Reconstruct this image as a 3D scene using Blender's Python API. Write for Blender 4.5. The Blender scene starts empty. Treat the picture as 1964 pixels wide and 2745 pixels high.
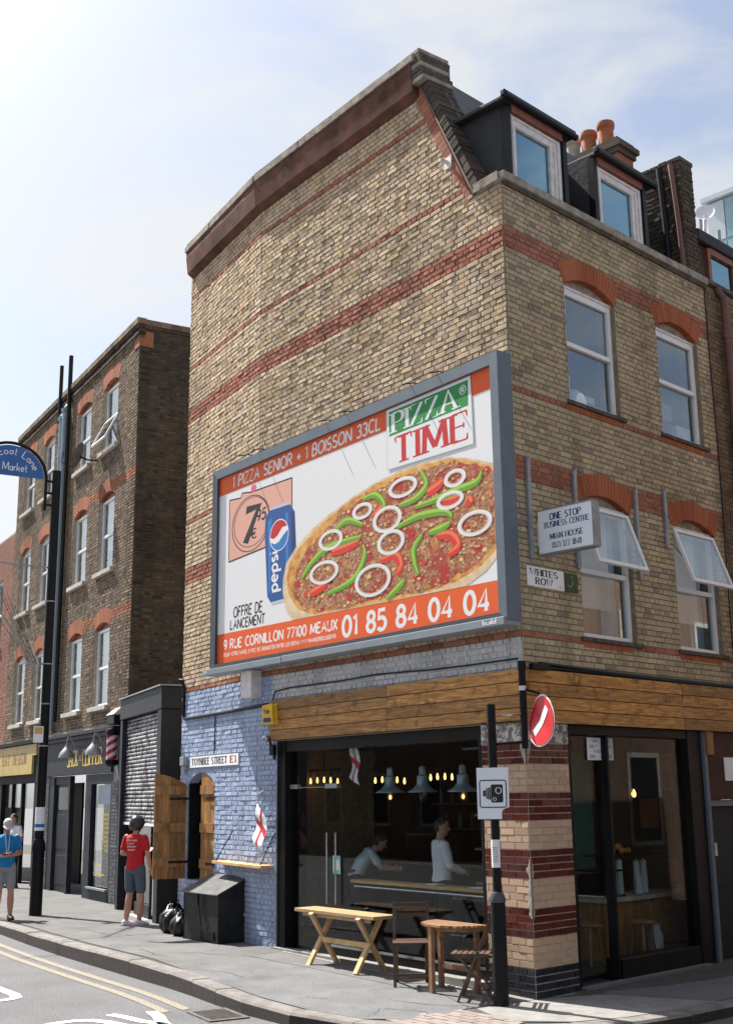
import bpy, bmesh, math, random
from mathutils import Vector, Matrix
random.seed(7)
R = math.radians
sc = bpy.context.scene
col = sc.collection

# ------------------------------------------------------------------ camera
CAM = Vector((9.5774, -9.3647, 2.0862))
cam_d = bpy.data.cameras.new('camera')
cam = bpy.data.objects.new('camera', cam_d)
col.objects.link(cam)
def cam_axes(az, pitch, roll):
    f = Vector((math.cos(az)*math.cos(pitch), math.sin(az)*math.cos(pitch), math.sin(pitch)))
    r = f.cross(Vector((0, 0, 1))).normalized()
    u = r.cross(f)
    r2 = r*math.cos(roll) + u*math.sin(roll)
    u2 = u*math.cos(roll) - r*math.sin(roll)
    return r2, u2, f
_r, _u, _f = cam_axes(R(142.92), R(13.3075), R(-0.7346))
cam.matrix_world = Matrix(((_r.x, _u.x, -_f.x, CAM.x), (_r.y, _u.y, -_f.y, CAM.y), (_r.z, _u.z, -_f.z, CAM.z), (0, 0, 0, 1)))
cam_d.sensor_fit = 'VERTICAL'
cam_d.sensor_height = 24.0
cam_d.lens = 24.0*3215.5/2745.0
cam_d.clip_end = 2000
sc.camera = cam

# ------------------------------------------------------------------ sky, sun, exposure
SUN_AZ, SUN_EL = R(191.2), R(54.0)          # direction towards the sun
world = bpy.data.worlds.new('World'); sc.world = world; world.use_nodes = True
wn, wl = world.node_tree.nodes, world.node_tree.links
wn.clear()
sky = wn.new('ShaderNodeTexSky'); sky.sky_type = 'NISHITA'; sky.sun_disc = False
sky.sun_elevation = SUN_EL
sky.sun_rotation = R(90) - SUN_AZ
sky.air_density = 1.0; sky.dust_density = 2.6; sky.ozone_density = 1.0
tc = wn.new('ShaderNodeTexCoord')
mp = wn.new('ShaderNodeMapping'); mp.inputs['Scale'].default_value = (1, 1, 2.2)
n1 = wn.new('ShaderNodeTexNoise'); n1.inputs['Scale'].default_value = 2.6; n1.inputs['Detail'].default_value = 9; n1.inputs['Roughness'].default_value = 0.55; n1.inputs['Distortion'].default_value = 0.6
cr = wn.new('ShaderNodeValToRGB'); cr.color_ramp.elements[0].position = 0.45; cr.color_ramp.elements[0].color = (0.18, 0.18, 0.18, 1)
cr.color_ramp.elements[1].position = 0.59; cr.color_ramp.elements[1].color = (0.95, 0.95, 0.95, 1)
wl.new(tc.outputs['Generated'], mp.inputs['Vector']); wl.new(mp.outputs[0], n1.inputs['Vector']); wl.new(n1.outputs['Fac'], cr.inputs[0])
bw_ = wn.new('ShaderNodeRGBToBW'); wl.new(sky.outputs[0], bw_.inputs[0])         # clouds: white, as bright as the sky they hang in, a little more
ma_ = wn.new('ShaderNodeMath'); ma_.operation = 'MULTIPLY_ADD'; ma_.inputs[1].default_value = .32; ma_.inputs[2].default_value = 3.6; wl.new(bw_.outputs[0], ma_.inputs[0])
cw = wn.new('ShaderNodeMixRGB'); cw.blend_type = 'MULTIPLY'; cw.inputs[0].default_value = 1.0; cw.inputs[2].default_value = (.97, 1.0, 1.04, 1); wl.new(ma_.outputs[0], cw.inputs[1])
cl = wn.new('ShaderNodeMixRGB')
wl.new(cr.outputs[0], cl.inputs[0]); wl.new(sky.outputs[0], cl.inputs[1]); wl.new(cw.outputs[0], cl.inputs[2])
bg = wn.new('ShaderNodeBackground'); bg.inputs['Strength'].default_value = 0.081
wl.new(cl.outputs[0], bg.inputs[0])
wo = wn.new('ShaderNodeOutputWorld'); wl.new(bg.outputs[0], wo.inputs[0])

sun_d = bpy.data.lights.new('sun', 'SUN'); sun_d.energy = 5.0; sun_d.angle = R(0.55); sun_d.color = (1.0, 0.955, 0.89)
sun = bpy.data.objects.new('sun', sun_d); col.objects.link(sun)
sd = Vector((math.cos(SUN_AZ)*math.cos(SUN_EL), math.sin(SUN_AZ)*math.cos(SUN_EL), math.sin(SUN_EL)))
sun.rotation_euler = sd.to_track_quat('Z', 'Y').to_euler()
sun.location = (-20, -6, 30)
sc.view_settings.view_transform = 'Standard'; sc.view_settings.look = 'None'
sc.view_settings.exposure = 1.12; sc.view_settings.gamma = 1.0; sc.view_settings.use_curve_mapping = False
sc.cycles.use_denoising = True
sc.cycles.max_bounces = 8; sc.cycles.diffuse_bounces = 4; sc.cycles.transparent_max_bounces = 16; sc.cycles.glossy_bounces = 4

# ------------------------------------------------------------------ materials
M = {}
def newmat(name):
    m = bpy.data.materials.new(name); m.use_nodes = True
    nt = m.node_tree; b = nt.nodes['Principled BSDF']
    M[name] = m
    return m, nt.nodes, nt.links, b
def rndval(n, l):
    a = n.new('ShaderNodeAttribute'); a.attribute_name = 'rnd'
    o = n.new('ShaderNodeObjectInfo')
    s = n.new('ShaderNodeMath'); s.operation = 'ADD'; l.new(a.outputs['Fac'], s.inputs[0]); l.new(o.outputs['Random'], s.inputs[1])
    f = n.new('ShaderNodeMath'); f.operation = 'FRACT'; l.new(s.outputs[0], f.inputs[0])
    return f.outputs[0]
def noise(n, l, scale, detail=4, rough=.6, coord='Object', vscale=None):
    if coord == 'W': t = n.new('ShaderNodeNewGeometry'); coord = 'Position'
    else: t = n.new('ShaderNodeTexCoord')
    x = n.new('ShaderNodeTexNoise'); x.inputs['Scale'].default_value = scale; x.inputs['Detail'].default_value = detail; x.inputs['Roughness'].default_value = rough
    if vscale:
        mpp = n.new('ShaderNodeMapping'); mpp.inputs['Scale'].default_value = vscale
        l.new(t.outputs[coord], mpp.inputs[0]); l.new(mpp.outputs[0], x.inputs['Vector'])
    else:
        l.new(t.outputs[coord], x.inputs['Vector'])
    return x.outputs['Fac']
def ramp(n, l, src, stops, interp='LINEAR'):
    c = n.new('ShaderNodeValToRGB'); c.color_ramp.interpolation = interp
    e = c.color_ramp.elements
    while len(e) < len(stops): e.new(0.5)
    for i, (p, cc) in enumerate(stops):
        e[i].position = p; e[i].color = (cc[0], cc[1], cc[2], 1)
    l.new(src, c.inputs[0])
    return c.outputs[0]
def mix(n, l, a, b, fac, mode='MIX'):
    x = n.new('ShaderNodeMixRGB'); x.blend_type = mode
    for i, v in ((0, fac), (1, a), (2, b)):
        if hasattr(v, 'links') or hasattr(v, 'is_linked'): l.new(v, x.inputs[i])
        elif isinstance(v, (int, float)): x.inputs[i].default_value = v
        else: x.inputs[i].default_value = (v[0], v[1], v[2], 1)
    return x.outputs[0]
def bump(n, l, b, h, strength=.4, dist=.01):
    x = n.new('ShaderNodeBump'); x.inputs['Strength'].default_value = strength; x.inputs['Distance'].default_value = dist
    l.new(h, x.inputs['Height']); l.new(x.outputs[0], b.inputs['Normal'])
def plain(name, c, rough=.6, metal=0, var=.25, scale=6, bmp=0, spec=.5, bscale=60, bdist=.004):
    m, n, l, b = newmat(name)
    f = noise(n, l, scale, 5)
    lo = [x*(1-var) for x in c]; hi = [min(1, x*(1+var*.7)) for x in c]
    l.new(ramp(n, l, f, [(.3, lo), (.7, hi)]), b.inputs['Base Color'])
    b.inputs['Roughness'].default_value = rough; b.inputs['Metallic'].default_value = metal
    b.inputs['Specular IOR Level'].default_value = spec
    if bmp: bump(n, l, b, noise(n, l, bscale, 4), bmp, bdist)
    return m
def flat(name, c, rough=.55):
    m, n, l, b = newmat(name); b.inputs['Base Color'].default_value = (c[0], c[1], c[2], 1); b.inputs['Roughness'].default_value = rough
    return m
def brickmat(name, stops, stain=(.5, .45, .42), stain_amt=.5, grain=.35, bmp=.7, rough=.9, stain_scale=.5):
    m, n, l, b = newmat(name)
    c = ramp(n, l, rndval(n, l), stops, 'LINEAR')
    g = noise(n, l, 45, 6, .7, 'W')
    c = mix(n, l, c, ramp(n, l, g, [(.3, (.55, .53, .5)), (.7, (1.25, 1.22, 1.2))]), grain, 'MULTIPLY')
    s = noise(n, l, stain_scale, 6, .62, 'W')
    st = noise(n, l, 1.0, 5, .6, 'W', (1.9, 1.9, .28))
    c = mix(n, l, c, mix(n, l, c, (.42, .40, .39), 1.0, 'MULTIPLY'), mix(n, l, (0, 0, 0), (stain_amt*.9,)*3, ramp(n, l, st, [(.50, (0, 0, 0)), (.66, (1, 1, 1))])))
    c = mix(n, l, c, mix(n, l, c, stain, 1.0, 'MULTIPLY'), mix(n, l, (0, 0, 0), (stain_amt,)*3, ramp(n, l, s, [(.42, (0, 0, 0)), (.68, (1, 1, 1))])))
    l.new(c, b.inputs['Base Color']); b.inputs['Roughness'].default_value = rough; b.inputs['Specular IOR Level'].default_value = .25
    bump(n, l, b, noise(n, l, 60, 7, .8, 'W'), bmp, .009)
    return m
brickmat('stock', [(0, (.60, .46, .29)), (.14, (.67, .545, .37)), (.28, (.59, .485, .36)), (.42, (.65, .485, .295)), (.54, (.47, .365, .28)), (.66, (.64, .525, .385)), (.76, (.37, .27, .20)), (.88, (.55, .42, .265)), (1, (.61, .47, .305))], stain=(.66, .63, .60), stain_amt=.40)
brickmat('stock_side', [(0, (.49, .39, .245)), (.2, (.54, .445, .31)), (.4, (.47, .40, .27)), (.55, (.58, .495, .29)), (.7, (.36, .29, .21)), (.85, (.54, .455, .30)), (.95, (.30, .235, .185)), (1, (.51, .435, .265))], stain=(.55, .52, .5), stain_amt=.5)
brickmat('redbrick', [(0, (.40, .155, .10)), (.4, (.46, .20, .135)), (.7, (.32, .125, .09)), (1, (.43, .17, .11))], stain=(.6, .55, .5), stain_amt=.5)
brickmat('bluebrick', [(0, (.37, .45, .61)), (.5, (.41, .49, .65)), (1, (.35, .43, .58))], stain=(.75, .75, .8), stain_amt=.35, grain=.15, bmp=.5, rough=.6)
brickmat('whitebrick', [(0, (.60, .60, .60)), (.5, (.66, .66, .65)), (1, (.55, .56, .58))], stain=(.6, .6, .62), stain_amt=.6, grain=.2, bmp=.5, rough=.7)
brickmat('brownbrick', [(0, (.19, .135, .088)), (.25, (.27, .20, .13)), (.5, (.16, .115, .080)), (.7, (.31, .235, .15)), (.85, (.10, .075, .06)), (1, (.22, .16, .105))], stain=(.5, .48, .48), stain_amt=.6)
brickmat('darkbrick', [(0, (.085, .066, .052)), (.4, (.13, .10, .075)), (.7, (.06, .05, .043)), (1, (.11, .085, .06))], stain=(.4, .4, .4), stain_amt=.6)
brickmat('pinkbrick', [(0, (.34, .15, .11)), (.5, (.40, .20, .15)), (.8, (.30, .16, .12)), (1, (.36, .17, .12))], stain=(.6, .58, .55), stain_amt=.5)
brickmat('arch_red', [(0, (.40, .125, .058)), (.5, (.45, .155, .075)), (1, (.36, .11, .052))], stain=(.6, .5, .45), stain_amt=.5, grain=.25, bmp=.3)
brickmat('arch_left', [(0, (.36, .125, .065)), (.5, (.43, .175, .095)), (1, (.31, .105, .058))], stain=(.5, .45, .42), stain_amt=.5, grain=.3, bmp=.4)
plain('mortar', (.34, .29, .215), .95, var=.3, scale=12, bmp=.5, spec=.1)
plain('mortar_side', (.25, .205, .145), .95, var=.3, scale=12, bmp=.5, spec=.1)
plain('mortar_brown', (.40, .355, .285), .95, var=.3, scale=10, bmp=.5, spec=.1)
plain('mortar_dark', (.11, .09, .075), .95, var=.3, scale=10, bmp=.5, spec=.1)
plain('bluepaint', (.36, .44, .60), .6, var=.12, scale=5, bmp=.3)
plain('whitepaint', (.58, .58, .58), .7, var=.15, scale=5, bmp=.3)
plain('render_red', (.145, .07, .052), .9, var=.5, scale=2.4, bmp=.6, spec=.2)
plain('coping', (.34, .30, .25), .95, var=.45, scale=7, bmp=.9, spec=.15, bscale=30)
plain('coping_dark', (.115, .10, .085), .95, var=.5, scale=7, bmp=.9, spec=.15, bscale=30)
plain('stone', (.50, .47, .42), .9, var=.3, scale=7, bmp=.4, spec=.2)
plain('slate', (.055, .06, .07), .55, var=.4, scale=9, bmp=.4)
plain('lead', (.022, .022, .024), .7, var=.5, scale=5, bmp=.8, bscale=14)
plain('lead_grey', (.16, .15, .14), .75, var=.5, scale=6, bmp=.8, bscale=18)
plain('patch', (.38, .34, .31), .95, var=.35, scale=16, bmp=.6, spec=.1)
plain('upvc', (.78, .78, .78), .35, var=.06, scale=4)
plain('oldwhite', (.70, .66, .64), .6, var=.22, scale=9, bmp=.2)
plain('brownframe', (.22, .075, .04), .5, var=.3, scale=8)
plain('black', (.008, .008, .009), .4, var=.4, scale=8, spec=.2)
plain('blackmatt', (.011, .011, .012), .7, var=.4, scale=6, spec=.2)
plain('charcoal', (.022, .025, .033), .55, var=.3, scale=5, spec=.25)
plain('charcoal_pier', (.12, .125, .14), .75, var=.25, scale=7, bmp=.4)
plain('navy', (.010, .013, .020), .5, var=.3, scale=5, spec=.25)
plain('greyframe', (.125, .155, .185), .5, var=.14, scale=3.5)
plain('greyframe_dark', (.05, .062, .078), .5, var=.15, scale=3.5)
plain('greylip', (.24, .27, .30), .5, var=.14, scale=3.5)
plain('galv', (.30, .32, .34), .5, metal=.35, var=.25, scale=10)
plain('steel', (.45, .47, .5), .25, metal=1, var=.2, scale=12)
plain('greypipe', (.30, .37, .42), .45, var=.12, scale=5)
plain('blackpipe', (.012, .012, .013), .5, var=.4, scale=7, spec=.25)
plain('brownpipe', (.155, .07, .05), .6, var=.3, scale=7)
plain('terracotta', (.40, .135, .06), .85, var=.3, scale=6, bmp=.4)
plain('potcream', (.42, .37, .31), .85, var=.25, scale=6, bmp=.4)
plain('lampsteel', (.42, .50, .55), .3, metal=.3, var=.2, scale=9)
plain('iron', (.10, .088, .08), .7, var=.4, scale=14, bmp=.4)
plain('maroon', (.05, .018, .014), .6, var=.25, scale=4, spec=.25)
plain('rubber', (.02, .02, .02), .7, var=.3)
plain('yellowplastic', (.72, .42, .015), .4, var=.1)
plain('signwhite', (.86, .88, .90), .4, var=.05, scale=4)
plain('signred', (.55, .008, .016), .35, var=.1, scale=5)
plain('signgrey', (.80, .83, .87), .4, var=.06, scale=4)
plain('signblue', (.028, .125, .40), .4, var=.08, scale=3)
plain('signgreen', (.035, .07, .025), .6, var=.3, scale=9)
flat('ink', (.012, .012, .014)); flat('inkblue', (.016, .03, .12)); flat('inkred', (.42, .012, .02)); flat('inkwhite', (.85, .86, .87)); flat('inkgold', (.60, .43, .10))
plain('goldsign', (.50, .37, .12), .5, var=.2, scale=2)
def groundmat(name, c0):
    m, n, l, b = newmat(name)
    c = ramp(n, l, noise(n, l, 1.6, 6, .65), [(.3, [x*.80 for x in c0]), (.7, [x*1.12 for x in c0])])
    c = mix(n, l, c, ramp(n, l, noise(n, l, 42, 4, .8), [(.35, (.82, .82, .82)), (.65, (1.14, 1.14, 1.14))]), 1.0, 'MULTIPLY')
    c = mix(n, l, c, [x*.5 for x in c0], ramp(n, l, noise(n, l, 11, 2, .5), [(.68, (0, 0, 0)), (.71, (.6, .6, .6))]))       # gum and drips
    c = mix(n, l, c, [x*.62 for x in c0], ramp(n, l, noise(n, l, .9, 7, .7, 'Object', (1, 1.8, 1)), [(.56, (0, 0, 0)), (.66, (.55, .55, .55))]))
    l.new(c, b.inputs['Base Color']); b.inputs['Roughness'].default_value = .95; b.inputs['Specular IOR Level'].default_value = .15
    bump(n, l, b, noise(n, l, 120, 4, .8), .3, .004)
groundmat('concrete', (.165, .167, .170)); groundmat('concrete_l', (.158, .157, .156))
plain('palestrip', (.25, .243, .232), .95, var=.2, scale=5, bmp=.3, spec=.15, bscale=90)
plain('dirt', (.07, .065, .058), .95, var=.3)
plain('skin', (.50, .27, .185), .55, var=.12, scale=9)
plain('skin_darker', (.46, .235, .155), .55, var=.12, scale=9)  # second, slightly darker skin tone
plain('hair', (.022, .016, .012), .6, var=.3)
plain('tee_blue', (.008, .20, .50), .85, var=.14, scale=7, bmp=.8, bscale=11, bdist=.03)
plain('tee_red', (.47, .012, .022), .85, var=.14, scale=8, bmp=.8, bscale=11, bdist=.03)
plain('shorts_slate', (.085, .115, .155), .9, var=.12, scale=8, bmp=.8, bscale=11, bdist=.03)
plain('shorts_grey', (.27, .27, .29), .9, var=.12, scale=8, bmp=.8, bscale=11, bdist=.03)
plain('shirt_white', (.84, .87, .92), .85, var=.08, scale=8, bmp=.8, bscale=11, bdist=.03)
plain('shirt_pale', (.50, .62, .70), .85, var=.1, scale=8, bmp=.8, bscale=11, bdist=.03)
plain('trouser_dark', (.02, .021, .026), .9, var=.2, scale=8, bmp=.8, bscale=11, bdist=.03)
plain('cap_grey', (.50, .50, .50), .85, var=.1, scale=8)
plain('helmet', (.035, .035, .04), .32, var=.25, scale=7)
plain('shoe_white', (.72, .73, .80), .6, var=.08)
plain('shoe_dark', (.03, .03, .03), .7, var=.3)
plain('shoe_sole', (.62, .36, .46), .7, var=.1)
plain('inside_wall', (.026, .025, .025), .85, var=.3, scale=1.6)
plain('inside_floor', (.04, .036, .032), .6, var=.4, scale=3)
plain('inside_green', (.12, .27, .22), .7, var=.2, scale=3)
plain('inside_pink', (.40, .24, .20), .8, var=.3, scale=4)
plain('paper', (.78, .78, .78), .8, var=.05)
plain('cup', (.62, .68, .68), .6, var=.08)
plain('aqua', (.20, .52, .50), .5, var=.1)
plain('orange_fruit', (.65, .24, .03), .6, var=.2)
plain('binblack', (.017, .017, .018), .55, var=.7, scale=5, spec=.3)
plain('binlid', (.075, .075, .078), .38, var=.6, scale=7)
plain('glasstower', (.34, .52, .56), .25, var=.3, scale=.5)
plain('towerwhite', (.62, .67, .70), .5, var=.1, scale=1)

def wood(name, lo, hi, scale=(2.5, 2.5, 40), rough=.55, knots=.5, axis=None):
    m, n, l, b = newmat(name)
    t = n.new('ShaderNodeTexCoord'); oi = n.new('ShaderNodeObjectInfo')
    ad = n.new('ShaderNodeVectorMath'); ad.operation = 'ADD'
    sc_ = n.new('ShaderNodeVectorMath'); sc_.operation = 'SCALE'; sc_.inputs[0].default_value = (7, 5, 3); l.new(oi.outputs['Random'], sc_.inputs['Scale'])
    l.new(t.outputs['Object'], ad.inputs[0]); l.new(sc_.outputs[0], ad.inputs[1])
    mpp = n.new('ShaderNodeMapping'); mpp.inputs['Scale'].default_value = scale; l.new(ad.outputs[0], mpp.inputs[0])
    x = n.new('ShaderNodeTexNoise'); x.inputs['Scale'].default_value = 1.0; x.inputs['Detail'].default_value = 6; x.inputs['Distortion'].default_value = 1.2; l.new(mpp.outputs[0], x.inputs['Vector'])
    c = ramp(n, l, x.outputs['Fac'], [(.3, lo), (.55, [(a+b_)/2 for a, b_ in zip(lo, hi)]), (.72, hi)])
    k = n.new('ShaderNodeTexNoise'); k.inputs['Scale'].default_value = 5.5; k.inputs['Detail'].default_value = 3; l.new(ad.outputs[0], k.inputs['Vector'])
    c = mix(n, l, c, [v*.35 for v in lo], mix(n, l, (0, 0, 0), (knots,)*3, ramp(n, l, k.outputs['Fac'], [(.58, (0, 0, 0)), (.72, (1, 1, 1))])))
    v = ramp(n, l, oi.outputs['Random'], [(0, (.66, .64, .60)), (1, (1.28, 1.20, 1.08))])
    c = mix(n, l, c, v, 1.0, 'MULTIPLY')
    l.new(c, b.inputs['Base Color']); b.inputs['Roughness'].default_value = rough
    bump(n, l, b, x.outputs['Fac'], .25, .004)
    return m
wood('fascia_wood', (.20, .085, .018), (.62, .33, .095), (3, 3, 30), knots=.75)
wood('shutter_wood', (.21, .095, .028), (.50, .27, .09), (30, 30, 2.5), knots=.6)
wood('bench_wood', (.46, .30, .14), (.68, .50, .28), (3, 30, 12), knots=.25)
wood('shelf_wood', (.42, .25, .11), (.62, .42, .21), (3, 30, 12), knots=.3)
wood('chair_wood', (.06, .034, .024), (.14, .08, .055), (14, 14, 14), knots=.3)
wood('table_wood', (.20, .105, .055), (.36, .21, .115), (14, 14, 14), knots=.3)

def glassmat(name, tint=(.9, .95, .95), base=0.03, gloss=(1, 1, 1)):
    m = bpy.data.materials.new(name); m.use_nodes = True; M[name] = m
    n, l = m.node_tree.nodes, m.node_tree.links; n.clear()
    o = n.new('ShaderNodeOutputMaterial'); t = n.new('ShaderNodeBsdfTransparent'); t.inputs[0].default_value = (*tint, 1)
    g = n.new('ShaderNodeBsdfGlossy'); g.inputs['Roughness'].default_value = .012; g.inputs[0].default_value = (*gloss, 1)
    lw_ = n.new('ShaderNodeLayerWeight'); lw_.inputs['Blend'].default_value = .5
    pw_ = n.new('ShaderNodeMath'); pw_.operation = 'POWER'; pw_.inputs[1].default_value = 5.0; l.new(lw_.outputs['Facing'], pw_.inputs[0])
    ml = n.new('ShaderNodeMath'); ml.operation = 'MULTIPLY_ADD'; ml.inputs[1].default_value = 1-base; ml.inputs[2].default_value = base; l.new(pw_.outputs[0], ml.inputs[0])
    mx = n.new('ShaderNodeMixShader'); l.new(ml.outputs[0], mx.inputs[0]); l.new(t.outputs[0], mx.inputs[1]); l.new(g.outputs[0], mx.inputs[2]); l.new(mx.outputs[0], o.inputs[0])
glassmat('shopglass', (.86, .89, .89), base=.018)
glassmat('winglass', (.80, .86, .88), base=.16)
glassmat('dormerglass', (.25, .34, .42), base=.42, gloss=(.50, .80, 1.0))  # blue gloss tint paints in the blue of the reflected sky
glassmat('clearbulb', (.95, .9, .8), base=.06)
def emit(name, c, s):
    m, n, l, b = newmat(name)
    b.inputs['Emission Color'].default_value = (*c, 1); b.inputs['Emission Strength'].default_value = s; b.inputs['Base Color'].default_value = (*c, 1)
emit('bulb_glow', (1.0, .55, .16), 1.9)
emit('bulb_soft', (1.0, .55, .2), 1.6)

# asphalt with aggregate
m, n, l, b = newmat('asphalt')
g = noise(n, l, 62, 5, .9); f2 = noise(n, l, .9, 6, .7)
c = ramp(n, l, g, [(.36, (.028, .028, .030)), (.5, (.11, .111, .116)), (.64, (.34, .34, .35))])
c = mix(n, l, c, ramp(n, l, f2, [(.3, (.8, .8, .8)), (.7, (1.15, 1.15, 1.15))]), 1.0, 'MULTIPLY')
l.new(c, b.inputs['Base Color']); b.inputs['Roughness'].default_value = .9; bump(n, l, b, g, .8, .01)
# worn road paint
def roadpaint(name, c0, wear, basec=(.15, .15, .155)):
    m, n, l, b = newmat(name)
    w = noise(n, l, 60, 6, .75)
    c = ramp(n, l, w, [(wear-.06, basec), (wear+.06, c0)])
    l.new(c, b.inputs['Base Color']); b.inputs['Roughness'].default_value = .85
    bump(n, l, b, noise(n, l, 190, 3, .8), .5, .006)
roadpaint('yellowline', (.31, .265, .185), .49, (.16, .15, .135)); roadpaint('whiteline', (.66, .66, .66), .36)
# kerb granite
m, n, l, b = newmat('kerb')
g = noise(n, l, 120, 4, .75); f2 = noise(n, l, 5, 4)
c = ramp(n, l, g, [(.35, (.11, .107, .104)), (.65, (.31, .303, .297))]); c = mix(n, l, c, ramp(n, l, f2, [(.35, (.7, .66, .64)), (.65, (1.1, 1.05, 1.0))]), 1.0, 'MULTIPLY')
l.new(c, b.inputs['Base Color']); b.inputs['Roughness'].default_value = .9; bump(n, l, b, g, .7, .008)
m, n, l, b = newmat('kerb_grime_shade')  # kerb front: grime, with the face's shade painted into the dark colour
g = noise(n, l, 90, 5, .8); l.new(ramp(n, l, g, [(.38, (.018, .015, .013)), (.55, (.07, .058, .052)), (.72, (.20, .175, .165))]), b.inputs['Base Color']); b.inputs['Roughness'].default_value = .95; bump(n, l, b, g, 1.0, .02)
brickmat('paver', [(0, (.30, .245, .225)), (.5, (.34, .285, .262)), (1, (.27, .225, .21))], stain_amt=.3)
# glazed bricks
def glazed(name, stops, chip):
    m, n, l, b = newmat(name)
    c = ramp(n, l, rndval(n, l), stops)
    k = noise(n, l, 26, 5, .65)
    c = mix(n, l, c, chip, ramp(n, l, k, [(.69, (0, 0, 0)), (.71, (1, 1, 1))]))
    l.new(c, b.inputs['Base Color']); b.inputs['Roughness'].default_value = .22
    bump(n, l, b, noise(n, l, 9, 3), .12, .01)
glazed('glaze_brown', [(0, (.085, .014, .010)), (.5, (.115, .022, .014)), (1, (.065, .011, .009))], (.45, .40, .36))
glazed('glaze_cream', [(0, (.50, .34, .23)), (.5, (.55, .39, .27)), (1, (.46, .32, .22))], (.50, .42, .34))
glazed('glaze_black', [(0, (.016, .018, .026)), (.5, (.03, .034, .045)), (1, (.012, .013, .018))], (.30, .28, .27))
plain('grout', (.55, .48, .42), .9, var=.25, scale=14, bmp=.3)
# torn plaster: white over brick
m, n, l, b = newmat('plaster')
k = noise(n, l, 14, 7, .7)
l.new(ramp(n, l, k, [(.44, (.60, .59, .57)), (.53, (.18, .15, .13))]), b.inputs['Base Color']); b.inputs['Roughness'].default_value = .9; bump(n, l, b, k, .5, .02)
# rubbish bag
m, n, l, b = newmat('bag'); b.inputs['Base Color'].default_value = (.008, .008, .009, 1); b.inputs['Roughness'].default_value = .36; b.inputs['Specular IOR Level'].default_value = .35
bump(n, l, b, noise(n, l, 11, 4, .6), .7, .03)
# roller shutter with scrawled graffiti
m, n, l, b = newmat('shutter_metal')
k = noise(n, l, 3.4, 5, .55, 'Object', (1.6, 1.6, 1.0)); k2 = noise(n, l, 8, 5, .65)
c = ramp(n, l, k, [(.43, (.05, .048, .05)), (.48, (.42, .42, .44)), (.55, (.50, .50, .52)), (.60, (.07, .068, .07))])
c = mix(n, l, c, ramp(n, l, k2, [(.35, (.6, .6, .6)), (.6, (1.1, 1.1, 1.1))]), 1.0, 'MULTIPLY')
l.new(c, b.inputs['Base Color']); b.inputs['Roughness'].default_value = .45; b.inputs['Metallic'].default_value = .2
# poster print
flat('p_white', (.80, .795, .79), .6); flat('p_orange', (.80, .105, .008), .6); flat('p_green', (.006, .24, .045), .6); flat('p_red', (.56, .006, .010), .6)
flat('p_pink', (.78, .40, .30), .6); flat('p_ink', (.012, .011, .011), .6); flat('p_text', (.84, .83, .82), .6); flat('p_beige', (.82, .64, .42), .6)
flat('p_onion', (.82, .80, .77), .5); flat('p_onion_in', (.62, .52, .44), .5); flat('p_pepper', (.13, .36, .012), .5); flat('p_pepper_l', (.40, .60, .06), .5); flat('p_tomato', (.74, .025, .008), .5); flat('p_tomato_l', (.82, .20, .07), .5)
flat('p_bluecan', (.006, .075, .30), .4); flat('p_bluecan_l', (.02, .19, .52), .4); flat('p_bluecan_d', (.004, .030, .13), .4); flat('p_silver', (.55, .58, .62), .4); flat('p_knob', (.75, .12, .25), .5)
m, n, l, b = newmat('p_meat')
k = noise(n, l, 17, 8, .72); k2 = noise(n, l, 2.6, 4, .6); k3 = noise(n, l, 36, 4, .6)
c = ramp(n, l, k, [(.34, (.14, .028, .012)), (.45, (.36, .12, .04)), (.54, (.52, .25, .11)), (.66, (.72, .48, .27))])
c = mix(n, l, c, ramp(n, l, k3, [(.35, (.6, .5, .45)), (.65, (1.3, 1.25, 1.2))]), 1.0, 'MULTIPLY')
c = mix(n, l, c, (.40, .016, .010), ramp(n, l, k2, [(.50, (0, 0, 0)), (.60, (.8, .8, .8))]))
c = mix(n, l, c, (.62, .30, .06), ramp(n, l, noise(n, l, 4.3, 5, .6), [(.60, (0, 0, 0)), (.70, (.7, .7, .7))]))
l.new(c, b.inputs['Base Color']); b.inputs['Roughness'].default_value = .6
m, n, l, b = newmat('p_crust')
k = noise(n, l, 7, 5, .65); l.new(ramp(n, l, k, [(.32, (.42, .14, .02)), (.5, (.72, .33, .06)), (.68, (.80, .52, .18))]), b.inputs['Base Color']); b.inputs['Roughness'].default_value = .6
m, n, l, b = newmat('p_dough')
k = noise(n, l, 6, 5, .6); l.new(ramp(n, l, k, [(.3, (.62, .41, .21)), (.6, (.80, .63, .40))]), b.inputs['Base Color']); b.inputs['Roughness'].default_value = .6
# barber pole stripes (spiral)
m, n, l, b = newmat('barber')
t = n.new('ShaderNodeTexCoord'); sx = n.new('ShaderNodeSeparateXYZ'); l.new(t.outputs['Object'], sx.inputs[0])
at = n.new('ShaderNodeMath'); at.operation = 'ARCTAN2'; l.new(sx.outputs['Y'], at.inputs[0]); l.new(sx.outputs['X'], at.inputs[1])
m1 = n.new('ShaderNodeMath'); m1.operation = 'MULTIPLY_ADD'; m1.inputs[1].default_value = -0.318; l.new(at.outputs[0], m1.inputs[0])
m2 = n.new('ShaderNodeMath'); m2.operation = 'MULTIPLY'; m2.inputs[1].default_value = 6.0; l.new(sx.outputs['Z'], m2.inputs[0]); l.new(m2.outputs[0], m1.inputs[2])
fr = n.new('ShaderNodeMath'); fr.operation = 'FRACT'; l.new(m1.outputs[0], fr.inputs[0])
l.new(ramp(n, l, fr.outputs[0], [(0, (.42, .015, .05)), (.5, (.70, .62, .64))], 'CONSTANT'), b.inputs['Base Color']); b.inputs['Roughness'].default_value = .25

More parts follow.
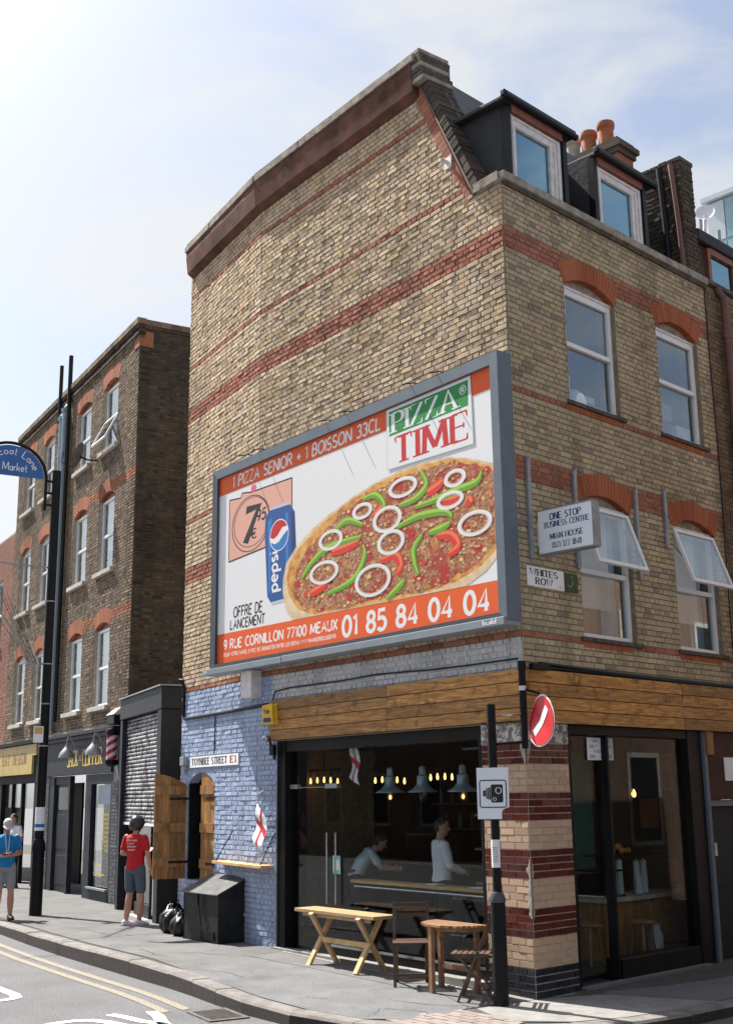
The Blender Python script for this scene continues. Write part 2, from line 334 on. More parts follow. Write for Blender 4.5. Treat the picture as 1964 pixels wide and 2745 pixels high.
# ------------------------------------------------------------------ mesh helpers
class Fr:
    """a vertical plane: a along it, d out of it, z up"""
    def __init__(s, o, u, n): s.o = Vector((*o, 0)); s.u = Vector((*u, 0)); s.n = Vector((*n, 0))
    def P(s, a, d, z): return s.o + s.u*a + s.n*d + Vector((0, 0, z))
FW = Fr((0, 0), (1, 0), (0, 1))                                    # world axes
A1 = Fr((0, 0), (-1, 0), (0, -1))
A2 = Fr((-5.478, 0), (-.992567, .121696), (-.121696, -.992567))
FB = Fr((0, 0), (-.121939, .992538), (.992538, .121939))
FL = Fr((-13.78, 1.72), (-.992567, .121696), (-.121696, -.992567))
_c = FL.P(-.65, 0, 0)
FLS = Fr((_c.x, _c.y), (.121696, .992567), (.992567, -.121696))       # flank of the left building
FS = Fr((-12.41, 1.18), (.9714, -.2375), (-.2375, -.9714))          # roller shutter unit
LOC = {}
class MB:
    def __init__(s): s.v = []; s.f = []; s.m = []; s.r = []; s.rv = 0.0
    def face(s, pts, mat=0):
        i = len(s.v); s.v.extend([tuple(p) for p in pts]); s.f.append(tuple(range(i, i+len(pts)))); s.m.append(mat); s.r.append(s.rv)
        return s
    def hexa(s, p, mat=0):                                          # 8 corners, bottom 4 then top 4
        i = len(s.v); s.v.extend([tuple(q) for q in p])
        for q in ((0, 3, 2, 1), (4, 5, 6, 7), (0, 1, 5, 4), (1, 2, 6, 5), (2, 3, 7, 6), (3, 0, 4, 7)):
            s.f.append(tuple(i+k for k in q)); s.m.append(mat); s.r.append(s.rv)
        return s
    def box(s, fr, a0, a1, d0, d1, z0, z1, mat=0):
        P = fr.P
        return s.hexa([P(a0, d0, z0), P(a1, d0, z0), P(a1, d1, z0), P(a0, d1, z0), P(a0, d0, z1), P(a1, d0, z1), P(a1, d1, z1), P(a0, d1, z1)], mat)
    def bar(s, p, q, w, h, mat=0, up=(0, 0, 1)):                    # square bar from p to q
        p = Vector(p); q = Vector(q); t = (q-p).normalized(); up = Vector(up)
        if abs(t.dot(up)) > .98: up = Vector((1, 0, 0))
        x = t.cross(up).normalized()*w/2; y = x.cross(t).normalized()*h/2
        return s.hexa([p-x-y, p+x-y, q+x-y, q-x-y, p-x+y, p+x+y, q+x+y, q-x+y], mat)
    def tube(s, pts, r, seg=10, mat=0, cap=True):
        pts = [Vector(p) for p in pts]; rr = r if isinstance(r, (list, tuple)) else [r]*len(pts)
        base = len(s.v); N = None
        for k, p in enumerate(pts):
            t = (pts[min(k+1, len(pts)-1)]-pts[max(k-1, 0)]).normalized()
            if N is None:
                N = t.cross(Vector((0, 0, 1)))
                if N.length < .05: N = t.cross(Vector((1, 0, 0)))
            N = (N - t*N.dot(t)).normalized(); Bn = t.cross(N)
            for j in range(seg):
                an = 2*math.pi*j/seg; s.v.append(tuple(p + (N*math.cos(an)+Bn*math.sin(an))*rr[k]))
        for k in range(len(pts)-1):
            for j in range(seg):
                a = base+k*seg+j; b_ = base+k*seg+(j+1) % seg
                s.f.append((a, b_, b_+seg, a+seg)); s.m.append(mat); s.r.append(s.rv)
        if cap:
            s.f.append(tuple(base+j for j in range(seg))[::-1]); s.m.append(mat); s.r.append(s.rv)
            e = base+(len(pts)-1)*seg; s.f.append(tuple(e+j for j in range(seg))); s.m.append(mat); s.r.append(s.rv)
        return s
    def lathe(s, c, prof, seg=20, mat=0, sx=1, sy=1):              # prof: (r, z) about a vertical axis at c
        return s.tube([(c[0], c[1], c[2]+z) for r, z in prof], [max(r, 1e-4) for r, z in prof], seg, mat)
    def prism(s, poly, off, mat=0):                                # poly of Vectors, extruded by off
        off = Vector(off); k = len(poly); i = len(s.v)
        s.v.extend([tuple(p) for p in poly]); s.v.extend([tuple(Vector(p)+off) for p in poly])
        s.f.append(tuple(range(i, i+k))); s.f.append(tuple(range(i+2*k-1, i+k-1, -1))); s.m += [mat]*2; s.r += [s.rv]*2
        for j in range(k):
            s.f.append((i+j, i+(j+1) % k, i+k+(j+1) % k, i+k+j)); s.m.append(mat); s.r.append(s.rv)
        return s
    def mesh(s, name, mats):
        me = bpy.data.meshes.new(name); me.from_pydata(s.v, [], s.f)
        for mm in mats: me.materials.append(M[mm])
        me.polygons.foreach_set('material_index', s.m)
        if any(s.r):
            at = me.attributes.new('rnd', 'FLOAT', 'FACE'); at.data.foreach_set('value', s.r)
        me.update(); return me
    def build(s, name, mats, parent=None, smooth=False, bevel=0):
        if isinstance(mats, str): mats = [mats]
        me = s.mesh(name, mats)
        if smooth: me.polygons.foreach_set('use_smooth', [True]*len(me.polygons))
        o = bpy.data.objects.new(name, me); link(o, parent)
        if bevel:
            bv = o.modifiers.new('bevel', 'BEVEL'); bv.width = bevel; bv.segments = 2; bv.limit_method = 'ANGLE'
        if smooth:
            try:
                me.set_sharp_from_angle(angle=R(40))
            except Exception: pass
        return o
def link(o, parent=None):
    col.objects.link(o)
    if parent is not None:
        o.parent = parent
        if parent.type == 'EMPTY': o.matrix_parent_inverse = Matrix.Translation(-parent.location)
    return o
def tag(o, label, cat, group=None, kind=None):
    o['label'] = label; o['category'] = cat
    if group: o['group'] = group
    if kind: o['kind'] = kind
    return o
def thing(name, loc, label, cat, group=None):
    o = bpy.data.objects.new(name, None); o.empty_display_size = .2; col.objects.link(o); o.location = loc
    return tag(o, label, cat, group)
def struct(name, mb, mats, parent=None):
    o = mb.build(name, mats, parent); o['kind'] = 'structure'; return o

# ------------------------------------------------------------------ stroke lettering
def _arc(cx, cy, rx, ry, a0, a1, n=10):
    return [(cx+rx*math.cos(R(a0+(a1-a0)*i/n)), cy+ry*math.sin(R(a0+(a1-a0)*i/n))) for i in range(n+1)]
G = {
 'A': (.72, [[(0, 0), (.36, 1), (.72, 0)], [(.14, .36), (.58, .36)]]),
 'B': (.58, [[(0, 0), (0, 1)], [(0, 1), (.3, 1)]+_arc(.3, .765, .22, .235, 90, -90, 6)+[(0, .53)], [(0, .53), (.32, .53)]+_arc(.32, .265, .25, .265, 90, -90, 6)+[(0, 0)]]),
 'C': (.66, [_arc(.38, .5, .37, .5, 48, 312, 14)]),
 'D': (.66, [[(0, 0), (0, 1)], [(0, 1), (.24, 1)]+_arc(.24, .5, .42, .5, 90, -90, 10)+[(0, 0)]]),
 'E': (.54, [[(0, 0), (0, 1)], [(0, 1), (.54, 1)], [(0, .52), (.44, .52)], [(0, 0), (.54, 0)]]),
 'F': (.52, [[(0, 0), (0, 1)], [(0, 1), (.52, 1)], [(0, .52), (.42, .52)]]),
 'G': (.70, [_arc(.38, .5, .38, .5, 48, 330, 14)+[(.70, .45)], [(.42, .45), (.72, .45)]]),
 'H': (.64, [[(0, 0), (0, 1)], [(.64, 0), (.64, 1)], [(0, .52), (.64, .52)]]),
 'I': (.0, [[(0, 0), (0, 1)]]),
 'J': (.42, [[(.42, 1), (.42, .25)]+_arc(.2, .25, .22, .25, 0, -160, 6)]),
 'K': (.62, [[(0, 0), (0, 1)], [(.6, 1), (.02, .42)], [(.2, .6), (.62, 0)]]),
 'L': (.50, [[(0, 1), (0, 0)], [(0, 0), (.50, 0)]]),
 'M': (.84, [[(0, 0), (.06, 1)], [(.06, 1), (.42, .12)], [(.42, .12), (.78, 1)], [(.78, 1), (.84, 0)]]),
 'N': (.66, [[(0, 0), (0, 1)], [(0, 1), (.66, 0)], [(.66, 0), (.66, 1)]]),
 'O': (.76, [_arc(.38, .5, .38, .5, 90, 450, 22)]),
 'P': (.56, [[(0, 0), (0, 1)], [(0, 1), (.3, 1)]+_arc(.3, .74, .26, .26, 90, -90, 7)+[(0, .48)]]),
 'Q': (.76, [_arc(.38, .5, .38, .5, 90, 450, 22), [(.45, .25), (.78, -.06)]]),
 'R': (.62, [[(0, 0), (0, 1)], [(0, 1), (.3, 1)]+_arc(.3, .75, .25, .25, 90, -90, 7)+[(0, .5)], [(.28, .5), (.62, 0)]]),
 'S': (.54, [_arc(.28, .745, .25, .255, 40, 262, 9)+_arc(.27, .255, .27, .255, 82, -145, 9)]),
 'T': (.64, [[(.32, 0), (.32, 1)], [(0, 1), (.64, 1)]]),
 'U': (.64, [[(0, 1), (0, .3)]+_arc(.32, .3, .32, .3, 180, 360, 9)+[(.64, 1)]]),
 'V': (.66, [[(0, 1), (.33, 0), (.66, 1)]]),
 'W': (.98, [[(0, 1), (.24, 0), (.49, .95), (.74, 0), (.98, 1)]]),
 'X': (.62, [[(0, 0), (.62, 1)], [(0, 1), (.62, 0)]]),
 'Y': (.66, [[(0, 1), (.33, .46)], [(.66, 1), (.33, .46)], [(.33, .46), (.33, 0)]]),
 'Z': (.58, [[(0, 1), (.58, 1), (0, 0), (.58, 0)]]),
 '0': (.56, [_arc(.28, .5, .28, .5, 90, 450, 20)]), '1': (.2, [[(0, .82), (.18, 1), (.18, 0)]]),
 '3': (.5, [_arc(.23, .75, .24, .25, 150, -85, 8)+_arc(.23, .255, .27, .255, 85, -150, 8)]),
 '4': (.56, [[(.42, 0), (.42, 1), (0, .28), (.58, .28)]]),
 '5': (.52, [[(.48, 1), (.08, 1), (.03, .56)]+_arc(.24, .31, .28, .31, 110, -145, 10)]),
 '7': (.52, [[(0, 1), (.52, 1), (.16, 0)]]),
 '8': (.52, [_arc(.26, .76, .22, .24, -90, 270, 14), _arc(.26, .265, .26, .265, 90, 450, 14)]),
 '9': (.52, [_arc(.26, .7, .25, .30, 0, 360, 14), [(.51, .7), (.46, .25), (.25, 0)]]),
 '-': (.3, [[(0, .42), (.3, .42)]]), '+': (.5, [[(0, .42), (.5, .42)], [(.25, .16), (.25, .68)]]), '.': (.06, [[(.0, 0), (.06, .05)]]),
 ',': (.06, [[(.06, .06), (.0, -.12)]]),
 '=': (.55, [_arc(.42, .5, .36, .5, 55, 305, 12), [(-.05, .6), (.5, .6)], [(-.05, .42), (.48, .42)]]),
 'a': (.42, [_arc(.2, .25, .2, .25, 60, 420, 12), [(.42, .5), (.42, 0)]]), 'b': (.42, [[(0, 1), (0, 0)], _arc(.22, .25, .21, .25, 180, 540, 12)]),
 'c': (.4, [_arc(.22, .25, .22, .25, 45, 315, 10)]), 'd': (.42, [[(.42, 1), (.42, 0)], _arc(.2, .25, .21, .25, 0, 360, 12)]),
 'e': (.44, [[(.02, .27), (.43, .27)]+_arc(.22, .26, .22, .26, 5, 310, 12)]), 'i': (0, [[(0, 0), (0, .5)], [(0, .66), (0, .72)]]),
 'k': (.4, [[(0, 0), (0, 1)], [(.38, .52), (.02, .2)], [(.14, .3), (.4, 0)]]), 'l': (0, [[(0, 0), (0, 1)]]), 'n': (.4, [[(0, 0), (0, .5)], [(0, .3)]+_arc(.2, .3, .2, .2, 180, 0, 8)+[(.4, 0)]]),
 'o': (.46, [_arc(.23, .25, .23, .25, 90, 450, 14)]), 'p': (.42, [[(0, .5), (0, -.35)], _arc(.22, .25, .21, .25, 180, 540, 12)]),
 'r': (.26, [[(0, 0), (0, .5)], [(0, .3)]+_arc(.2, .3, .2, .2, 180, 70, 6)]), 's': (.34, [_arc(.18, .38, .15, .12, 40, 262, 7)+_arc(.17, .12, .17, .13, 82, -145, 7)]),
 't': (.26, [[(.1, .85), (.1, 0), (.24, 0)], [(0, .52), (.26, .52)]]), 'u': (.4, [[(0, .5), (0, .2)]+_arc(.2, .2, .2, .2, 180, 360, 8)+[(.4, .5)], [(.4, .3), (.4, 0)]]),
}
G['É'] = (.54, G['E'][1]+[[(.2, 1.12), (.36, 1.26)]])
def text_width(t, ls): return sum((G[c][0] if c in G else .32)+ls for c in t)-ls
def strokes_of(t, style, ls, wt, thin=.30):
    """polygons (lists of 2-D points) of a line of text, cap height 1"""
    out = []; x = 0
    for ch in t:
        if ch not in G: x += .32+ls; continue
        w, sts = G[ch]
        for st in sts:
            n = len(st); pr = []
            closed = n > 3 and math.hypot(st[0][0]-st[-1][0], st[0][1]-st[-1][1]) < 1e-6
            for k in range(n):
                p0 = st[k-1] if k else (st[-2] if closed else st[0]); p1 = st[k+1] if k < n-1 else (st[1] if closed else st[-1]); p = st[k]
                def dirn(a, b):
                    dx, dy = b[0]-a[0], b[1]-a[1]; q = math.hypot(dx, dy) or 1; return dx/q, dy/q
                d0 = dirn(p0, p) if p0 != p else dirn(p, p1); d1 = dirn(p, p1) if p1 != p else d0
                def off(d):
                    if style == 'serif':
                        ww = wt*(thin+(1-thin)*abs(d[1])**1.3)
                    else: ww = wt
                    return -d[1]*ww/2, d[0]*ww/2
                o0, o1 = off(d0), off(d1); ox, oy = (o0[0]+o1[0])/2, (o0[1]+o1[1])/2
                cs = max(.45, math.sqrt(max(0, (1+d0[0]*d1[0]+d0[1]*d1[1])/2)))
                ox /= cs; oy /= cs
                pr.append(((x+p[0]+ox, p[1]+oy), (x+p[0]-ox, p[1]-oy)))
            for k in range(n-1): out.append([pr[k][0], pr[k+1][0], pr[k+1][1], pr[k][1]])
            if style == 'serif':
                for e, q in ((st[0], st[1]), (st[-1], st[-2])):
                    ang = abs(e[1]-q[1])/(math.hypot(e[0]-q[0], e[1]-q[1]) or 1)
                    if ang > .75 and (abs(e[1]) < .02 or abs(e[1]-1) < .02) and ch not in 'OCGSQU038' or (ch == 'U' and e[1] > .98):
                        sw = wt*1.05; y0 = -.0 if e[1] < .5 else 1-wt*.32
                        out.append([(x+e[0]-sw, y0), (x+e[0]+sw, y0), (x+e[0]+sw, y0+wt*.32), (x+e[0]-sw, y0+wt*.32)])
                    elif ang < .2 and ch in 'ETLFZ' and abs(q[0]-e[0]) > .3 and e[0] > .2 or (ch == 'T' and ang < .2) or (ch == 'Z' and e == st[0]):
                        sg = 1 if e[1] < .5 else -1
                        if ch in 'EF' and abs(e[1]-.52) < .1: out.append([(x+e[0]-wt*.3, e[1]-.09), (x+e[0], e[1]-.09), (x+e[0], e[1]+.09), (x+e[0]-wt*.3, e[1]+.09)])
                        else: out.append([(x+e[0]-wt*.3, e[1]), (x+e[0]+wt*.1, e[1]), (x+e[0]+wt*.1, e[1]+sg*.2), (x+e[0]-wt*.1, e[1]+sg*.2)])
        x += w+ls
    return out, x-ls
def put_text(mb, t, to3d, x0, y0, width, h, mat=0, style='sans', wt=.16, ls=.24, slant=0, y1=None, thin=.3, wob=0):
    """lay text in the local plane (x right, y up) mapped by to3d(x, y); y1 = baseline at the right end"""
    polys, w = strokes_of(t, style, ls, wt, thin); kx = width/w
    y1 = y0 if y1 is None else y1
    c0 = to3d(0, 0); nn = (to3d(1, 0)-c0).cross(to3d(0, 1)-c0).normalized()
    for i, p in enumerate(polys):
        mb.face([to3d(x0+(q[0]+slant*q[1])*kx, y0+(y1-y0)*(q[0]/w)+q[1]*h + wob*math.sin(q[0]*5.3))+nn*(i % 17)*1e-5 for q in p], mat)

# ------------------------------------------------------------------ brickwork
CH = .0702
def rows(fr, a0, a1, z0, z1, mat, blocked=None, amin=None, ch=CH, proud=.010, jit=.003, out=None, bond='english', L=.222, J=.010):
    """list of bricks (fr, a0, a1, z0, z1, mat, full, proud); mat may be a function of z"""
    out = [] if out is None else out
    k0 = math.ceil(z0/ch - .01); k1 = math.floor(z1/ch + .01)
    for k in range(k0, k1):
        zb, zt = k*ch, (k+1)*ch; zm = (zb+zt)/2
        head = bond == 'english' and k % 2
        L_ = L/2 if head else L
        x = math.floor(a0/L)*L + (L*.25 if head else (L*.5 if bond == 'running' and k % 2 else 0)) - L
        lo = a0 if amin is None else max(a0, amin(zm))
        iv = [(lo, a1)]
        for (h0, h1) in (blocked(zm, zb, zt) if blocked else []):
            iv2 = []
            for (p, q) in iv:
                if h1 <= p or h0 >= q: iv2.append((p, q)); continue
                if h0 > p: iv2.append((p, h0))
                if h1 < q: iv2.append((h1, q))
            iv = iv2
        mt = mat(zm, k) if callable(mat) else mat
        if mt is None: continue
        while x < a1:
            for (p, q) in iv:
                b0, b1 = max(x, p), min(x+L_, q)
                if b1-b0 > .03: out.append((fr, b0+J/2, b1-J/2, zb+J/2, zt-J/2, mt(b0) if callable(mt) else mt, abs(b1-b0-L_) < 1e-4, proud+random.uniform(-jit, jit)))
            x += L_
    return out
def add_brick(mb, bk, mi, inset=.004, jit=.0025):
    fr, a0, a1, z0, z1, mt, full, pr = bk
    j = lambda: random.uniform(-jit, jit)
    t = random.uniform(-.002, .002); u = random.uniform(-.0025, .0025)
    P = fr.P; v = mb.v; i = len(v)
    for (a, z) in ((a0, z0), (a1, z0), (a1, z1), (a0, z1)): v.append(tuple(P(a, -.004, z)))
    for (a, z, s1, s2) in ((a0+inset, z0+inset, -1, -1), (a1-inset, z0+inset, 1, -1), (a1-inset, z1-inset, 1, 1), (a0+inset, z1-inset, -1, 1)):
        v.append(tuple(P(a+j(), pr+t*s1+u*s2, z+j())))
    rv = random.random()
    for q in ((4, 5, 6, 7), (0, 1, 5, 4), (1, 2, 6, 5), (2, 3, 7, 6), (3, 0, 4, 7)):
        mb.f.append(tuple(i+k for k in q)); mb.m.append(mi); mb.r.append(rv)
def wall_grid(mb, fr, a0, a1, z0, z1, d0, d1, holes, mat=0):
    """solid wall with rectangular openings, as boxes that butt"""
    zs = sorted({z0, z1} | {z for h in holes for z in h[2:] if z0 < z < z1})
    for i in range(len(zs)-1):
        zm = (zs[i]+zs[i+1])/2; iv = [(a0, a1)]
        for (h0, h1, hz0, hz1) in holes:
            if not hz0 < zm < hz1: continue
            n_ = []
            for (p, q) in iv:
                if h1 <= p or h0 >= q: n_.append((p, q)); continue
                if h0 > p: n_.append((p, h0))
                if h1 < q: n_.append((h1, q))
            iv = n_
        for (p, q) in iv: mb.box(fr, p, q, d0, d1, zs[i], zs[i+1], mat)
_unit = {}
def unit_brick(L, H, mat):
    key = (round(L, 4), round(H, 4), mat)
    if key not in _unit:
        b_ = MB(); i_ = .004
        b_.v = [(-L/2, 0, -H/2), (L/2, 0, -H/2), (L/2, 0, H/2), (-L/2, 0, H/2), (-L/2+i_, -.014, -H/2+i_), (L/2-i_*.6, -.013, -H/2+i_*.7), (L/2-i_, -.015, H/2-i_), (-L/2+i_*.8, -.0135, H/2-i_*.6)]
        b_.f = [(4, 5, 6, 7), (0, 1, 5, 4), (1, 2, 6, 5), (2, 3, 7, 6), (3, 0, 4, 7)]; b_.m = [0]*5; b_.r = [0]*5
        _unit[key] = b_.mesh('brick', [mat])
    return _unit[key]
def brick_obj(bk, parent, name='brick'):
    fr, a0, a1, z0, z1, mt, full, pr = bk
    o = bpy.data.objects.new(name, unit_brick(a1-a0, z1-z0, mt))
    c = fr.P((a0+a1)/2, -.014+pr, (z0+z1)/2)
    x = -fr.u if fr.u.cross(Vector((0, 0, 1))).dot(fr.n) < 0 else fr.u
    # local -y is out of the wall
    y = -fr.n; x = y.cross(Vector((0, 0, 1)))
    m_ = Matrix(((x.x, y.x, 0, c.x), (x.y, y.y, 0, c.y), (0, 0, 1, c.z), (0, 0, 0, 1)))
    col.objects.link(o); o.parent = parent; o.matrix_basis = m_
    o.rotation_mode = 'XYZ'
    return o
def px_size(bk):
    fr, a0, a1, z0, z1, *_ = bk
    c = fr.P((a0+a1)/2, 0, (z0+z1)/2); v = CAM-c; d = v.length
    return (a1-a0)*(z1-z0)*max(0, fr.n.dot(v)/d)/(d*d)
def lay(bricks, holder, mats, hidden=None, n_single=300, name='brickwork'):
    """the bricks that show largest become objects, the rest one part"""
    full = [b_ for b_ in bricks if b_[6] and not (hidden and hidden(b_))]
    full.sort(key=px_size, reverse=True)
    single = full[:n_single]; ids = {id(b_) for b_ in single}
    for b_ in single: brick_obj(b_, holder)
    mb = MB()
    for b_ in bricks:
        if id(b_) not in ids: add_brick(mb, b_, mats.index(b_[5]))
    o = mb.build(name, mats, holder); o['kind'] = 'stuff'
    return o
def arch_ring(mb, fr, ac, half, zs, rise, th, d0, d1, nv, mat=0, gap=.006):
    """segmental arch of voussoirs; zs springing, rise of the intrados"""
    r_ = (half*half+rise*rise)/(2*rise); zc = zs+rise-r_; am = math.asin(half/r_)
    for k in range(nv):
        t0 = -am+2*am*k/nv; t1 = -am+2*am*(k+1)/nv; g_ = gap/2/r_
        t0 += g_; t1 -= g_
        mb.rv = random.random()*.999+.001
        def q(t, rr, d): return fr.P(ac+rr*math.sin(t), d, zc+rr*math.cos(t))
        jo = random.uniform(-.0015, .0015)
        mb.hexa([q(t0, r_, d0), q(t1, r_, d0), q(t1, r_, d1+jo), q(t0, r_, d1+jo), q(t0, r_+th, d0), q(t1, r_+th, d0), q(t1, r_+th, d1+jo), q(t0, r_+th, d1+jo)], mat)
    mb.rv = 0
    return r_, zc, am
def arch_block(ac, half, zs, rise, th):
    r_ = (half*half+rise*rise)/(2*rise); zc = zs+rise-r_; am = math.asin(half/r_); ro = r_+th
    aw = ro*math.sin(am)
    def f(z):
        if z < zs or z > zc+ro: return None
        # outer limit at height z: skewback line or extrados
        ze = zc+ro*math.cos(am)
        if z <= ze: w = half+(aw-half)*(z-zs)/(ze-zs)
        else: w = math.sqrt(max(0, ro*ro-(z-zc)**2))
        return (ac-w, ac+w)
    return f

# ------------------------------------------------------------------ ground
def zg(x):
    if x >= 0: return 0.0
    if x >= -5: return -x*.018
    if x >= -13: return .09-(-x-5)*.006
    return .042
KERB = [(-60, 4.6), (-30, .80), (-20, -.45), (-11.3, -1.5), (-9.5, -1.72), (-7.8, -1.9), (-6.6, -1.99), (-5.2, -2.08), (-4.0, -2.15), (-3.3, -2.22), (-2.6, -2.32), (-1.9, -2.40), (-1.0, -2.40), (-.2, -2.22), (.45, -1.85), (.95, -1.35), (1.3, -.75), (1.48, -.1), (1.52, .6), (1.48, 1.35), (1.25, 3.2), (.9, 6), (.2, 12), (-3, 38)]
g = MB(); g.face([(-300, -300, -.112), (300, -300, -.112), (300, 300, -.112), (-300, 300, -.112)])
road = struct('road', g, ['asphalt'])
p = MB()
back = [(-60, 14), (-30, 12), (-20, 10), (-13, 10), (-9, 10), (-9, 9), (-9, 9), (-8, 9), (-7, 9), (-6, 9), (-5.5, 9), (-5.2, 9), (-5, 9), (-4.6, 9), (-4.2, 9), (-4, 9), (-3.8, 9), (-3.6, 9), (-3.4, 9), (-3.4, 9.5), (-3.4, 10), (-3.4, 12), (-4, 15), (-9, 40)]
def inset(i, w):
    a = Vector(KERB[max(i-1, 0)]); b_ = Vector(KERB[min(i+1, len(KERB)-1)]); t = (b_-a).normalized()
    return Vector(KERB[i]) + Vector((-t.y, t.x))*w
for i in range(len(KERB)-1):
    q0, q1 = inset(i, .22), inset(i+1, .22)
    b0, b1 = back[i], back[i+1]
    p.face([(q0.x, q0.y, zg(q0.x)-.012), (q1.x, q1.y, zg(q1.x)-.012), (b1[0], b1[1], zg(b1[0])-.012), (b0[0], b0[1], zg(b0[0])-.012)])
pave = struct('pavement', p, ['dirt'])
# paving panels (sheets with open joints between)
def panel(poly, mat, dz=0.0):
    """cut the polygon into strips in x so that it follows the ground"""
    bm = bmesh.new(); vs = [bm.verts.new((x, y, 0)) for x, y in poly]; bm.faces.new(vs)
    for xc in (-20, -16, -13, -9, -7, -5, -2.5, 0):
        bmesh.ops.bisect_plane(bm, geom=bm.verts[:]+bm.edges[:]+bm.faces[:], plane_co=(xc, 0, 0), plane_no=(1, 0, 0))
    for v in bm.verts: v.co.z = zg(v.co.x)+dz
    ext = bmesh.ops.extrude_face_region(bm, geom=bm.faces[:])
    for e in ext['geom']:
        if isinstance(e, bmesh.types.BMVert): e.co.z -= .03
    bmesh.ops.recalc_face_normals(bm, faces=bm.faces)
    me = bpy.data.meshes.new('paving_slab'); bm.to_mesh(me); bm.free(); me.materials.append(M[mat])
    o = bpy.data.objects.new('paving_slab', me); col.objects.link(o); o.parent = pave
    return o
def kin(x0, x1, w=.305):
    """kerb line points between two x, inset"""
    return [tuple(inset(i, w)) for i in range(len(KERB)) if x0 <= inset(i, w).x <= x1 and KERB[i][1] < 1.0 or (x0 < -30 and i in (0, 1, 2))]
lk = [tuple(inset(i, .306)) for i in range(0, 8)]                    # kerb from the far left to x about -5.2
panel(lk[:4]+[(-11.3, 6), (-60, 12)], 'concrete_l')
panel([(lk[3][0]+.012, lk[3][1]+.0)]+lk[4:]+[(-4.02, -1.925), (-4.60, -.50), (-4.76, 1.2), (-11.288, 6)], 'concrete_l')
panel([(-4.008, -1.925), (-3.3, -1.992), (-2.6, -2.09), (-1.9, -2.17), (-1.0, -2.17), (-.30, -2.02), (.05, -1.60), (-.1, -.85), (-.75, -.60), (-2.9, -.64), (-4.52, -.72)], 'concrete', .001)
panel([(-4.57, -.55), (-4.53, -.705), (-2.9, -.628), (-.75, -.588), (-.09, -.838), (-.05, -.30), (-.05, -.2), (-4.60, -.17)], 'concrete_l', .002)
panel([(-4.63, -.158), (-.02, -.188), (0, .6), (-4.75, .6)], 'palestrip', .004)
panel([(-.03, -.80), (.66, -1.06), (1.10, -.60), (1.26, -.06), (1.29, .55), (1.25, 1.3), (.2, .75), (0.0, .1)], 'palestrip', .002)
panel([(.22, .768), (1.248, 1.312), (1.02, 3.2), (.6, 6), (-.1, 12), (-3.3, 38), (-8, 38), (-3, 12), (-1.5, 6), (-.7, 2.5)], 'concrete', .001)
for pts in ([(-4.55, -.71), (-4.9, -1.0), (-5.2, -1.05), (-5.5, -1.32)], [(-6.2, -1.45), (-5.7, -1.50), (-5.5, -1.58), (-5.15, -1.55)], [(-1.6, -1.95), (-1.5, -1.75), (-1.38, -1.70)], [(-.9, -1.2), (-.45, -1.05), (-.2, -.8), (-.05, -.78)], [(-.35, -1.92), (-.6, -1.55), (-.2, -1.32), (.02, -1.5)], [(-9.8, -1.0), (-9.2, -.85), (-8.4, -.92), (-7.9, -.70)], [(-4.0, -1.82), (-3.5, -1.62), (-3.1, -1.66)]):
    q = MB(); pr = None; n_ = len(pts)*5
    for k in range(n_+1):
        t_ = k/n_*(len(pts)-1); i = min(int(t_), len(pts)-2); u_ = t_-i
        x = pts[i][0]+(pts[i+1][0]-pts[i][0])*u_+random.uniform(-.02, .02); y = pts[i][1]+(pts[i+1][1]-pts[i][1])*u_+random.uniform(-.015, .015); w_ = .004+.004*random.random()
        p_ = ((x, y-w_, zg(x)+.0042), (x, y+w_, zg(x)+.0042))
        if pr: q.face([pr[0], p_[0], p_[1], pr[1]])
        pr = p_
    o = q.build('crack', ['dirt']); o.parent = pave
# pinkish paving bricks on the corner apron
for r_ in range(12):
    for c_ in range(9):
        x = -.20+c_*.205+(r_ % 2)*.1; y = -1.86+r_*.1
        if (x < .68-.0 and y > -1.02+.0) or (x-.3)**2*.9+(y+1.25)**2 > .62 or x < -.2+(-1.0-y)*-.18: continue
        if y > -.86-.31*x: continue
        b_ = MB(); b_.rv = random.random(); z = random.uniform(-.002, .003)
        b_.box(FW, x+.004, x+.198, y+.004, y+.094, -.03, .002+z)
        o = b_.build('paving_brick', ['paver']); o.parent = pave
# kerb stones
acc = 0
for i in range(2, len(KERB)-2):
    a, b_ = Vector(KERB[i]), Vector(KERB[i+1]); ln = (b_-a).length; n_ = max(1, round(ln/.92))
    qa, qb = inset(i, .22), inset(i+1, .22)
    for k in range(n_):
        s0, s1 = k/n_, (k+1)/n_; e = .004/ln
        f0, f1 = a.lerp(b_, s0+e), a.lerp(b_, s1-e); r0, r1 = qa.lerp(qb, s0+e), qa.lerp(qb, s1-e)
        dz = random.uniform(-.006, .006); zz0, zz1 = zg(f0.x)+dz, zg(f1.x)+dz
        ch_ = .025
        mb = MB(); t0 = f0.lerp(r0, .1); t1 = f1.lerp(r1, .1)
        mb.face([(t0.x, t0.y, zz0), (t1.x, t1.y, zz1), (r1.x, r1.y, zz1), (r0.x, r0.y, zz0)])
        mb.face([(f0.x, f0.y, zz0-ch_), (f1.x, f1.y, zz1-ch_), (t1.x, t1.y, zz1), (t0.x, t0.y, zz0)])
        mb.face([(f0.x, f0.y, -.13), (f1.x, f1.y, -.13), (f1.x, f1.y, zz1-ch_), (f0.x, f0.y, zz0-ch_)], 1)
        for (F, T, Rr, zz) in ((f0, t0, r0, zz0), (f1, t1, r1, zz1)):
            mb.face([(F.x, F.y, -.13), (F.x, F.y, zz-ch_), (T.x, T.y, zz), (Rr.x, Rr.y, zz), (Rr.x, Rr.y, -.13)])
        o = mb.build('kerb_stone', ['kerb', 'kerb_grime_shade']); o.parent = pave
